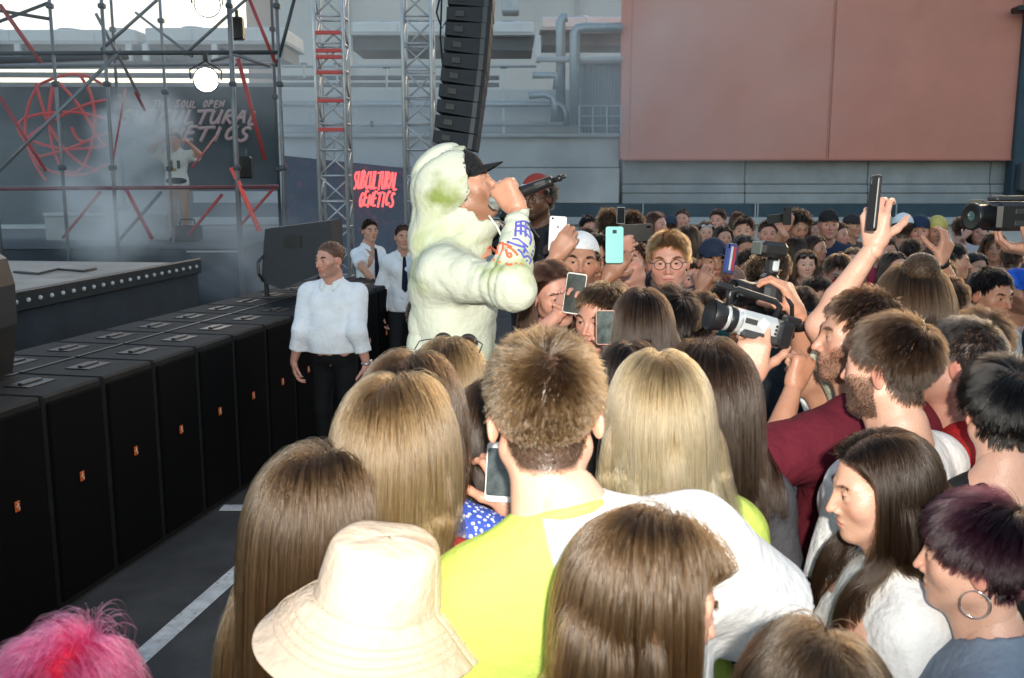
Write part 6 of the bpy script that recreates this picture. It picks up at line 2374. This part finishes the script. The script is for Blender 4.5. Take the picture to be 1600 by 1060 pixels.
bxr = empty('riser_case', (vm['loc'][0], vm['loc'][1], 0))
tag(bxr, 'low black case the cameraman stands on, hidden behind the singer', 'case')
wpart('case', MB().box((vm['loc'][0], vm['loc'][1], .12), (.7, .6, .24), bev=.02), BLACK, bxr)
wpart('lid', MB().box((vm['loc'][0], vm['loc'][1], .244), (.66, .56, .008)), DGREY, bxr)

def cam_root(name, label, c, T, cat='camera'):
    root = empty(name, c)
    root.rotation_euler = Matrix(T.tolist()).to_euler()
    tag(root, label, cat)
    return root
def photo_camera(label, c, look, up=(0, 0, 1), flash=True, s=1.0, big=False):
    """local: +Y lens axis, +Z up"""
    T = frame(look, up)
    root = cam_root('photo_camera', label, c, T)
    root.scale = (s, s, s)
    MB().box((0, 0, 0), (.145, .06, .085), bev=.014).build('body', BLACK, root)
    MB().box((0, .004, .055), (.05, .055, .035), bev=.012).build('prism', BLACK, root)
    MB().box((-.055, .014, -.002), (.034, .072, .088), bev=.014).build('hand_grip', DGREY, root)
    L = .16 if big else .11
    T2 = rotx(R(-90))
    le = MB().lathe([(.034, .028), (.036, .04), (.039, .06), (.0385, .075), (.041, .08), (.041, L * .8), (.044, L * .82), (.044, L + .02), (.040, L + .02), (.037, L)], 26, T2).build('lens', BLACK, root, True)
    MB().lathe([(.036, L - .004), (.02, L + .002), (.0, L + .004)], 22, T2).build('glass', LENS, le, True)
    MB().lathe([(.0420, .085), (.0425, .09), (.0425, .105), (.0420, .11)], 26, T2).build('focus_ring', DGREY, le, True)
    if flash:
        f = MB().box((0, 0, .095), (.05, .035, .06), bev=.01).build('flash_stem', BLACK, root)
        MB().box((-.004, .0, .098), (.05, .022, .034), bev=.004).build('flash_window', mat('flash_panel', (.42, .45, .45), .3, .1), f)
        h = MB().box((0, .012, .15), (.072, .10, .052), bev=.014).build('flash_head', BLACK, root)
        MB().box((0, .064, .15), (.062, .006, .042), bev=.003).build('flash_lens', mat('flash_diffuser', (.08, .09, .09), .2, .1), h)
    MB().tube([(-.07, .0, .03), (-.1, -.03, -.02), (-.08, -.06, -.12), (-.02, -.06, -.16)], .008, 6).build('neck_strap', BLACK, root)
    return root
photo_camera('black photo camera held by the cameraman in the red headscarf', P(793, 362, 5.35), (-.35, -1, 0), flash=False, s=1.6, big=True)
photo_camera('black photo camera with a flash on top raised over the camcorder', P(1200, 462, 2.75), (-1, -.28, .12), (.1, .05, 1), True, .88)
def camcorder(label, c, look, up, s=1.0):
    T = frame(look, up)
    root = cam_root('camcorder', label, c, T)
    root.scale = (s, s, s)
    SIL = mat('silver_plastic', (.58, .60, .60), .32, .06, metal=.45)
    T2 = rotx(R(-90))
    MB().box((0, -.01, 0), (.085, .17, .095), bev=.018).build('body', SIL, root)
    MB().box((-.006, -.02, -.035), (.094, .15, .03), bev=.008).build('lower_panel', DGREY, root)
    MB().box((.0, -.125, -.006), (.078, .06, .10), bev=.01).build('battery', BLACK, root)
    le = MB().lathe([(.046, .06), (.048, .075), (.048, .12), (.050, .125)], 26, T2).build('lens_barrel', SIL, root, True)
    MB().lathe([(.0485, .082), (.0505, .085), (.0505, .108), (.0485, .111)], 26, T2).build('zoom_ring', BLACK, le, True)
    ho = MB().lathe([(.046, .12), (.052, .128), (.060, .178), (.058, .180), (.048, .135)], 26, T2).build('lens_hood', BLACK, root, True)
    MB().lathe([(.046, .13), (.02, .142), (0, .145)], 22, T2).build('glass', LENS, ho, True)
    MB().tube([(0, .115, .052), (0, .125, .095), (0, .10, .112), (0, -.06, .105), (0, -.085, .09), (0, -.08, .045)], .0125, 8).build('carry_handle', BLACK, root, True)
    MB().box((0, .15, .112), (.024, .07, .024), bev=.006).build('microphone', BLACK, root)
    MB().box((0, -.15, .05), (.04, .07, .036), bev=.008).build('viewfinder', BLACK, root)
    for i in range(3):
        MB().lathe([(.005, 0), (.005, .003)], 10, roty(R(-90)), (-.0425, -.075, -.01 + i * .014)).build('button', BLACK, root)
    MB().box((-.0435, .03, .012), (.004, .05, .02), bev=.0015).build('switch_panel', DGREY, root)
    MB().box((-.0435, -.02, .014), (.003, .035, .035), rot=rotx(R(30)), bev=.001).build('badge', mat('satin', (.72, .73, .73), .4, .05), root)
    MB().box((.075, .02, .02), (.07, .005, .055), rot=rotz(R(20)), bev=.002).build('flip_screen', mat('dim_scene', (.2, .13, .12), .2, .8, vscale=22), root)
    return root
camcorder('silver and black camcorder held up over the maroon sleeve', P(1176, 508, 2.4), (-.96, -.2, .27), (.25, .05, 1), .68)

# far-right video camera and the hand under it
hc = person('person reaching in from the right edge with a video camera', 1672, 395, 3.9, a=-80, sex='m', tone='light', hair=('crop', 'brown', dict(L=.05)), shirt=(.03, .03, .03),
            arms={'L': dict(at=P(1606, 384, 3.7), pole=(.3, 0, -1), f=(-.85, .1, .1), n=(.1, .2, 1), pose='cup')})
vc = cam_root('video_camera', 'boxy black video camera poking in at the right edge', P(1575, 338, 3.75), frame((-1, -.25, 0), (0, 0, 1)))
MB().box((0, -.02, 0), (.12, .22, .11), bev=.015).build('body', BLACK, vc)
le = MB().lathe([(.04, .09), (.046, .095), (.046, .15), (.052, .155), (.052, .17), (.045, .168)], 22, rotx(R(-90))).build('lens', BLACK, vc, True)
MB().lathe([(.045, .16), (.02, .168), (0, .17)], 20, rotx(R(-90))).build('glass', mat('coated_glass', (.02, .06, .05), .05, 0, spec=.8), le, True)
MB().box((0, .0, .068), (.06, .16, .02), bev=.006).build('handle', DGREY, vc)
for i in range(2):
    MB().box((-.0605, -.03, .02 - i * .045), (.004, .10, .02), bev=.001).build('vent', DGREY, vc)

# hands with a striped phone
b9x = person('man in a navy cap filming with a striped phone', 1116, 372, 5.4, a=0, head=(0, 0, 0), sex='m', tone='tan', hair=('crop', 'black', dict(L=.03)), shirt=(.05, .05, .06), cap=dict(col=NAVY), detail='mid',
             arms={'R': dict(at=P(1122, 432, 4.55), pole=(-.7, 0, -.8), f=(.35, .05, .85), n=(.3, .9, 0), pose='grip'), 'L': dict(at=P(1166, 430, 4.5), pole=(.7, 0, -.8), f=(-.35, .05, .85), n=(-.4, .85, 0), pose='grip')})
ph_hand('phone with red white and blue stripes held in two hands', 1141, 404, 4.6, (.14, .1, 1), (-.55, .85, .1), back=(.06, .09, .25), side_strip=((.6, .05, .05), (.7, .7, .68), (.08, .12, .4)))
wrist_band(b9x, 'R', BLACK, 'wristband', .02, .03, -.03)

# raised fist with a dark band
b44 = person('person raising one orange lit hand with a black wristband', 1462, 402, 4.4, a=175, sex='m', tone='warm', hair=('crop', 'dark', dict(L=.06)), shirt=(.3, .3, .3),
             arms={'R': dict(at=P(1468, 402, 4.1), pole=(.6, .2, -1), f=(.3, .1, .9), n=(-.4, .9, 0), pose='cup')})
wrist_band(b44, 'R', BLACK, 'wristband', .022, .031, -.01)

# ------------------------------------------------------------------ security men
g1 = person('stocky security man in white shirt with rolled sleeves', 514, 377, 6.5, a=-14, head=(-26, -4, 0), sex='m', tone='pink', hair=('buzz', 'brown', dict(L=.008)), shirt=(.78, .80, .82), sleeve='rolled', trousers=(.008, .008, .009), fat=.75, loose=.015, fold=.35, hs=1.08, vneck=.06, hem=.95, beard=.25, hvar=0, detail='fine', nsh=.004,
            arms={'R': dict(loc=(.285, .10, .87), pole=(.3, -1, 0), pose='relaxed', f=(.12, -.15, -1), n=(1, .3, 0)), 'L': dict(loc=(-.285, .07, .87), pole=(-.3, -1, 0), pose='relaxed', f=(-.1, -.1, -1), n=(-1, .3, 0))})
collar(g1, fabric((.78, .80, .82)), r=.07)
wrist_band(g1, 'L', METAL, 'watch', .018, .034, -.01, METAL)
th = np.linspace(0, 2 * math.pi, 36, endpoint=False)
bd = g1['D']
G_ = np.stack([np.stack([(bd['hp'] + .012) * np.cos(th), (.118 + .04 * bd['fat'] + .012) * np.sin(th), np.full(36, z)], 1) for z in (.962, .995)])
MB().sheet(np.concatenate([G_, G_[:, :1]], 1)).build('belt', mat('belt_leather', (.012, .011, .01), .35, .1), g1['root'], True)
SHW = fabric((.74, .76, .78))
g2 = person('security man in short sleeves and dark tie, looking right', 578, 342, 9.95, a=50, head=(-20, 0, 0), sex='m', tone='light', hair=('crop', 'dark', dict(L=.03)), shirt_mat=SHW, trousers=BLK, detail='mid',
            arms={'R': dict(loc=(.19, .36, 1.04), pole=(.5, -.6, -.6), f=(1, -.3, .0), n=(0, 0, -1), pose='relaxed'), 'L': dict(loc=(-.10, .38, 1.04), pole=(-.5, -.6, -.6), f=(.8, -.6, 0), n=(0, 0, -1), pose='relaxed')})
collar(g2, SHW, r=.064, tie=(.012, .014, .03))
g3 = person('security man with dark tie half hidden behind the hooded back', 630, 350, 9.0, a=10, head=(6, 0, 0), sex='m', tone='light', hair=('buzz', 'dark', dict(L=.01)), shirt_mat=SHW, sleeve='long', trousers=BLK, detail='mid')
collar(g3, SHW, r=.064, tie=(.012, .014, .03))
person('man in a beige grey shirt stooping behind the singer', 676, 456, 3.5, a=60, head=(0, -10, 0), sex='m', tone='tan', hair=('buzz', 'dark', dict(L=.008)), shirt=(.36, .35, .30), sleeve='short', fat=.4, loose=.02)
# performer on the stage
pf = person('stage performer in white tee and tan shorts amid smoke', 272, 206, 14.9, a=12, sex='m', tone='pink', hair=('crop', 'brown', dict(L=.05)), shirt=(.66, .66, .62), trousers=(.42, .27, .19), base=STZ, detail='mid', loose=.03,
            arms={'R': dict(at=P(252, 222, 14.7), pole=(-1, 0, -.4), pose='fist'), 'L': dict(at=P(296, 225, 14.7), pole=(1, 0, -.3), pose='fist')})
add_part(pf, 'waist_bag', MB().ball((0, .14, .98), (.17, .06, .055), 14, 8), fabric((.012, .03, .04)))
for q, c in ((-.055, (.06, .10, .11)), (.06, (.08, .10, .10)), (.01, (.50, .32, .06))):
    add_part(pf, 'shirt_print', MB().box((q, .165, 1.24 if c[0] < .3 else 1.16), (.05, .02, .13 if c[0] < .3 else .05), bev=.008), fabric(c))

# ------------------------------------------------------------------ the crowd further back
def crowd(label, px, top, hh, a=0, sex='m', tone='light', hs='crop', hc='dark', L=.06, shirt=(.03, .03, .035), head=(0, 0, 0), hk=None, Y=None, **k):
    Y0 = Y or .235 * FPX / hh
    lo, hi = ((1.6, 1.88) if sex == 'm' else (1.54, 1.78))
    z = P(px, top, Y0)[2]
    z = min(max(z, lo), hi)
    d = ray(px, top)
    kk = d[2] / d[1]
    Yc = (z - CAMZ) / kk if kk < -1e-4 else Y0
    Yc = min(max(Yc, 3.2), 15)
    kw = dict(L=L * (.75 if hs in ('crop', 'short') else 1))
    if hs in ('long', 'bob'):
        kw['volume'] = .012
        hs = 'long'
    kw.update(hk or {})
    return person(label, px, top, Yc, a, head, sex, tone, (hs, hc, kw), shirt, group='people packed in the crowd', hvar=k.pop('hvar', (int(px) // 7) % 6), **k)
C = crowd
C('boy with side swept brown hair beside the teal jacket', 1086, 403, 46, -12, 'm', 'pink', 'crop', 'mid', .07, (.5, .3, .28))
C('brown haired person in profile behind the side swept boy', 1103, 400, 40, 40, 'f', 'pink', 'bob', 'mid', .2, (.4, .28, .26))
C('man with short dark hair at the far ledge, left of the sunglasses woman', 1122, 326, 34, -30, 'm', 'pink', 'crop', 'dark', .05, (.1, .1, .12))
s1 = C('woman with white rimmed sunglasses on her hair', 1104, 345, 36, -8, 'f', 'fair', 'long', 'mid', .3, (.35, .3, .28))
spectacles(s1, dark=True, up=.075, y=-.022, frame_col=(.7, .7, .68), tint=(.3, .3, .3))
C('woman with centre parted dark hair above the navy cap', 1131, 352, 38, 10, 'f', 'light', 'long', 'dark', .3, (.12, .12, .1))
C('person with chestnut hair against the dark plinth', 1153, 330, 30, 160, 'f', 'light', 'bob', 'red', .2, (.2, .2, .2))
C('man with heavy brows and dark quiff behind the striped phone', 1163, 338, 44, -18, 'm', 'light', 'short', 'dark', .06, (.06, .05, .05), head=(0, 4, 0))
c6 = C('man with pale shadowed face under a raised phone', 1201, 343, 42, -10, 'm', 'pink', 'crop', 'dark', .03, (.03, .05, .03), arms={'L': dict(at=P(1226, 366, 8.0), pole=(.8, 0, -.8), f=(-.4, 0, .8), n=(0, 1, 0), pose='grip')})
ph_hand('dark phone raised over the pale shadowed face', 1212, 342, 7.95, (1, 0, .1), (0, 1, 0))
C('woman with long brown hair facing away behind the round glasses', 1076, 350, 46, 170, 'f', 'light', 'long', 'mid', .36, (.15, .12, .1))
C('person in a dark hooded top by the far ledge', 1067, 326, 30, -20, 'm', 'pink', 'buzz', 'dark', .01, (.05, .07, .1))
C('dark skinned woman with pulled back black hair', 1164, 366, 48, 8, 'f', 'tan', 'long', 'black', .3, (.2, .06, .05), hk=dict(back=1.4))
C('person with curly light brown hair behind the camera flash', 1189, 400, 46, 175, 'm', 'light', 'curly', 'ash', .05, (.2, .16, .1), hk=dict(volume=.02))
C('dark haired person between the camera flash and the boy', 1175, 388, 40, 30, 'm', 'tan', 'crop', 'dark', .04, (.05, .04, .04))
C('man with a black fringe left of the raised white phone', 921, 336, 38, 15, 'm', 'pink', 'crop', 'black', .07, (.05, .05, .07))
C('person with fluffy brown hair left of the far white phone', 952, 330, 40, 165, 'f', 'light', 'curly', 'mid', .07, (.12, .1, .1), hk=dict(volume=.025))
C('person with fluffy dark hair right of the far white phone', 987, 333, 40, -170, 'f', 'light', 'curly', 'brown', .07, (.12, .1, .1), hk=dict(volume=.025))
c7 = C('brown haired woman in profile above the white cap', 922, 354, 42, 60, 'f', 'pink', 'bob', 'mid', .22, (.1, .08, .08))
c8 = C('person holding the far white phone up', 968, 346, 38, 178, 'm', 'warm', 'crop', 'dark', .05, (.1, .1, .1), arms={'R': dict(at=P(966, 352, 8.2), pole=(.8, 0, -.6), f=(.6, 0, .6), n=(0, 1, 0), pose='grip')})
ph_hand('small white phone raised before the dark plinth', 970, 337, 8.3, (0, 0, 1), (0, -1, 0), back=(.7, .68, .64))
C('woman with long auburn hair turned to the right', 1027, 330, 38, 50, 'f', 'pink', 'long', 'red', .34, (.08, .08, .09))
C('person in a dark cap facing away near the ledge', 1048, 336, 32, 175, 'm', 'light', 'buzz', 'dark', .01, (.06, .08, .11), cap=dict(col=(.03, .045, .07), back=True))
C('face just left of the ginger fringe', 1020, 354, 38, 5, 'f', 'pink', 'bob', 'brown', .2, (.08, .08, .08))
c9 = C('man with shaggy dark hair looking down with a phone raised', 1248, 332, 42, 10, 'm', 'warm', 'curly', 'dark', .07, (.09, .04, .04), head=(0, -16, 0), hk=dict(volume=.02), arms={'R': dict(at=P(1230, 356, 8.0), pole=(-.8, 0, -.8), f=(.2, 0, .9), n=(0, 1, 0), pose='grip')})
ph_hand('dark phone beside the shaggy dark head', 1230, 338, 7.9, (0, 0, 1), (0, 1, 0))
C('small face behind the shaggy dark head', 1275, 344, 30, 0, 'f', 'pink', 'bob', 'dark', .2, (.1, .1, .14))
C('man in a black cap and navy tee by the ledge', 1296, 327, 42, -8, 'm', 'pink', 'buzz', 'dark', .01, (.03, .04, .07), cap=dict(col=BLK), fat=.4)
C('woman with dark hair in a low bun, turned right', 1311, 346, 40, 40, 'f', 'pink', 'long', 'dark', .12, (.05, .08, .09), hk=dict(back=1.4))
C('man in a dark cap beside the raised forearm', 1334, 334, 36, 30, 'm', 'warm', 'buzz', 'dark', .01, (.06, .04, .04), cap=dict(col=(.03, .03, .035)))
C('woman with dark brown hair facing away, below the shaggy head', 1244, 368, 44, 170, 'f', 'light', 'long', 'brown', .3, (.05, .04, .04))
C('woman with high forehead looking right past the shoulder', 1276, 366, 44, 42, 'f', 'warm', 'long', 'brown', .3, (.06, .05, .05))
s2 = C('round faced young woman with sunglasses on her hair', 1260, 389, 48, -6, 'f', 'fair', 'long', 'mid', .32, (.12, .09, .08))
spectacles(s2, dark=True, up=.075, y=-.022)
c10 = C('man with brown hair and a red bandana over his nose', 1311, 396, 56, -6, 'm', 'pink', 'crop', 'mid', .09, (.32, .02, .02), head=(0, -18, 0))
F_ = Field((-.1, -.02, -.15), (.1, .14, .0), .006)
F_.ell((0, .028, -.055), (.073, .085, .075))
F_.ell((0, .015, -.05), (.064, .075, .09), 0, 's')
F_.plane((0, 0, -.022), (0, -.2, 1))
F_.plane((0, .0, 0), (0, -1, 0))
head_part(c10, 'bandana', F_.nets(), fabric((.5, .03, .03), 'bandana_cloth'))
C('fair haired woman beside the raised forearm', 1334, 386, 44, -20, 'f', 'pink', 'long', 'blond', .3, (.45, .06, .07))
C('dark haired person below the round faced woman', 1280, 432, 50, 5, 'm', 'warm', 'crop', 'black', .06, (.03, .03, .05))
C('man in a white cap and navy tee seen from behind', 1411, 333, 44, 170, 'm', 'tan', 'buzz', 'black', .01, (.015, .02, .035), cap=dict(col=(.62, .68, .72)), fat=.4)
C('frowning man in a dark blue cap right of the white cap', 1438, 336, 44, -20, 'm', 'pink', 'buzz', 'brown', .01, (.08, .06, .06), cap=dict(col=(.02, .035, .07)))
C('man in a mustard yellow cap behind the raised fist', 1466, 337, 44, -14, 'm', 'warm', 'crop', 'dark', .03, (.25, .06, .07), cap=dict(col=(.50, .42, .13)))
C('person in a white tee between yellow cap and raised arms', 1502, 338, 36, 160, 'm', 'pink', 'crop', 'brown', .05, (.55, .52, .55))
c11 = C('woman filming with both arms raised near the ledge', 1530, 346, 36, -10, 'f', 'pink', 'long', 'dark', .25, (.1, .06, .08), head=(0, 10, 0), arms={'R': dict(at=P(1512, 332, 9.0), pole=(-.8, 0, -.2), f=(.5, 0, .7), n=(.4, .8, 0), pose='grip'), 'L': dict(at=P(1538, 333, 9.0), pole=(.8, 0, -.2), f=(-.5, 0, .7), n=(-.4, .8, 0), pose='grip')})
ph_hand('phone held sideways in two raised hands at the right', 1525, 318, 9.0, (1, 0, 0), (0, 1, .2), back=(.3, .26, .2))
C('man with pale face left of the long brown hair', 1385, 370, 46, 18, 'm', 'pink', 'crop', 'dark', .05, (.3, .03, .06))
C('woman with a brown fringe looking down, right side', 1555, 362, 46, -22, 'f', 'warm', 'long', 'mid', .24, (.4, .25, .22), hk=dict(fringe=True), head=(0, -8, 0))
C('man with thick black hair in profile to the right', 1492, 378, 52, 62, 'm', 'warm', 'crop', 'black', .07, (.015, .015, .017), Y=6)
C('face in the shade between the profile man and the fringe', 1526, 394, 42, 10, 'f', 'warm', 'long', 'black', .3, (.02, .03, .03))
C('person in a white tee under the video camera', 1583, 378, 46, 150, 'm', 'warm', 'crop', 'brown', .05, (.6, .64, .68))
c12 = C('young man with tousled dark hair and worried look, right side', 1553, 418, 86, 22, 'm', 'warm', 'crop', 'black', .06, (.5, .5, .5), Y=4.3, head=(0, -8, 0))
C('man in a bright blue cap at the right edge', 1596, 420, 74, 20, 'm', 'tan', 'buzz', 'black', .01, (.4, .28, .26), cap=dict(col=(.02, .10, .5)), Y=4.9, beard=.5)
C('person with dark hair below the man in a white cap', 1425, 372, 44, 150, 'm', 'light', 'crop', 'dark', .05, (.05, .03, .04))
C('dark haired person behind the messy bun', 1400, 392, 50, 20, 'f', 'pink', 'long', 'dark', .3, (.3, .03, .05))
C('person in black between bun and profile man', 1470, 398, 50, 160, 'f', 'light', 'long', 'dark', .3, (.02, .02, .025))
C('brown haired person behind the photo camera', 1218, 392, 46, 165, 'm', 'light', 'crop', 'mid', .06, (.07, .05, .04))
C('person with dark hair low behind the carry handle', 1140, 440, 52, 10, 'm', 'warm', 'crop', 'dark', .05, (.03, .03, .035), Y=5.2)
C('dark figure low behind the flash camera', 1200, 446, 52, 165, 'm', 'warm', 'crop', 'dark', .05, (.02, .025, .03), Y=4.9)
C('man in dark clothes left of the red bandana', 1252, 446, 56, 170, 'm', 'warm', 'crop', 'dark', .05, (.015, .02, .04), Y=4.6)
C('person in a teal hooded top low by the camcorder lens', 1098, 452, 60, 160, 'm', 'warm', 'crop', 'brown', .05, (.02, .09, .10), Y=4.1)
C('black haired person in black low at the right', 1500, 448, 60, 170, 'f', 'light', 'long', 'black', .3, (.015, .015, .016), Y=4.4)
C('person in white low between bun and worried young man', 1480, 430, 66, 175, 'm', 'light', 'crop', 'brown', .05, (.6, .6, .6), Y=3.9)

# ================================================================== air: stage fog
def volume_mat(name, dens, col=(.8, .88, .92), noise=None):
    m = bpy.data.materials.new(name)
    m.use_nodes = True
    nt = m.node_tree
    nt.nodes.remove(nt.nodes['Principled BSDF'])
    v = nt.nodes.new('ShaderNodeVolumePrincipled')
    v.inputs['Color'].default_value = (*col, 1)
    v.inputs['Density'].default_value = dens
    v.inputs['Anisotropy'].default_value = 0.0
    if noise:
        tc = nt.nodes.new('ShaderNodeTexCoord')
        n = nt.nodes.new('ShaderNodeTexNoise')
        n.inputs['Scale'].default_value = noise[0]
        n.inputs['Detail'].default_value = 4
        n.inputs['Distortion'].default_value = 0.6
        nt.links.new(tc.outputs['Object'], n.inputs['Vector'])
        ln = nt.nodes.new('ShaderNodeVectorMath')
        ln.operation = 'LENGTH'
        nt.links.new(tc.outputs['Object'], ln.inputs[0])
        fall = nt.nodes.new('ShaderNodeMapRange')
        fall.interpolation_type = 'SMOOTHSTEP'
        fall.inputs[1].default_value = 1.0
        fall.inputs[2].default_value = 0.15
        nt.links.new(ln.outputs['Value'], fall.inputs[0])
        mr = nt.nodes.new('ShaderNodeMapRange')
        mr.inputs[1].default_value = noise[1]
        mr.inputs[2].default_value = noise[2]
        nt.links.new(n.outputs[0], mr.inputs[0])
        mu = nt.nodes.new('ShaderNodeMath')
        mu.operation = 'MULTIPLY'
        nt.links.new(mr.outputs[0], mu.inputs[0])
        nt.links.new(fall.outputs[0], mu.inputs[1])
        m2 = nt.nodes.new('ShaderNodeMath')
        m2.operation = 'MULTIPLY'
        m2.inputs[1].default_value = dens
        nt.links.new(mu.outputs[0], m2.inputs[0])
        nt.links.new(m2.outputs[0], v.inputs['Density'])
    nt.links.new(v.outputs[0], nt.nodes['Material Output'].inputs['Volume'])
    return m
def puff(px, py, Y, r, dens, seed):
    mb = MB().ball((0, 0, 0), 1.0, 20, 12)
    o = mb.build('smoke', volume_mat('smoke_%d' % seed, dens, (.93, .97, .985), (1.6, .38, .68)), None, True)
    o.location = P(px, py, Y)
    o.scale = r
    o.rotation_euler = (0, 0, seed)
    tag(o, kind='stuff')
    return o
puff(224, 205, 14.6, (.95, .8, .8), 6.5, 1)
puff(180, 330, 14.2, (3.6, 1.2, 1.1), 1.3, 2)
puff(395, 400, 12.4, (1.5, 1.0, .9), .9, 3)
# fog bank drifting from the stage over the back of the yard
puff(330, 170, 17.5, (11.0, 5.2, 4.2), .22, 4)
puff(1000, 120, 20.5, (10.0, 2.6, 3.6), .14, 5)
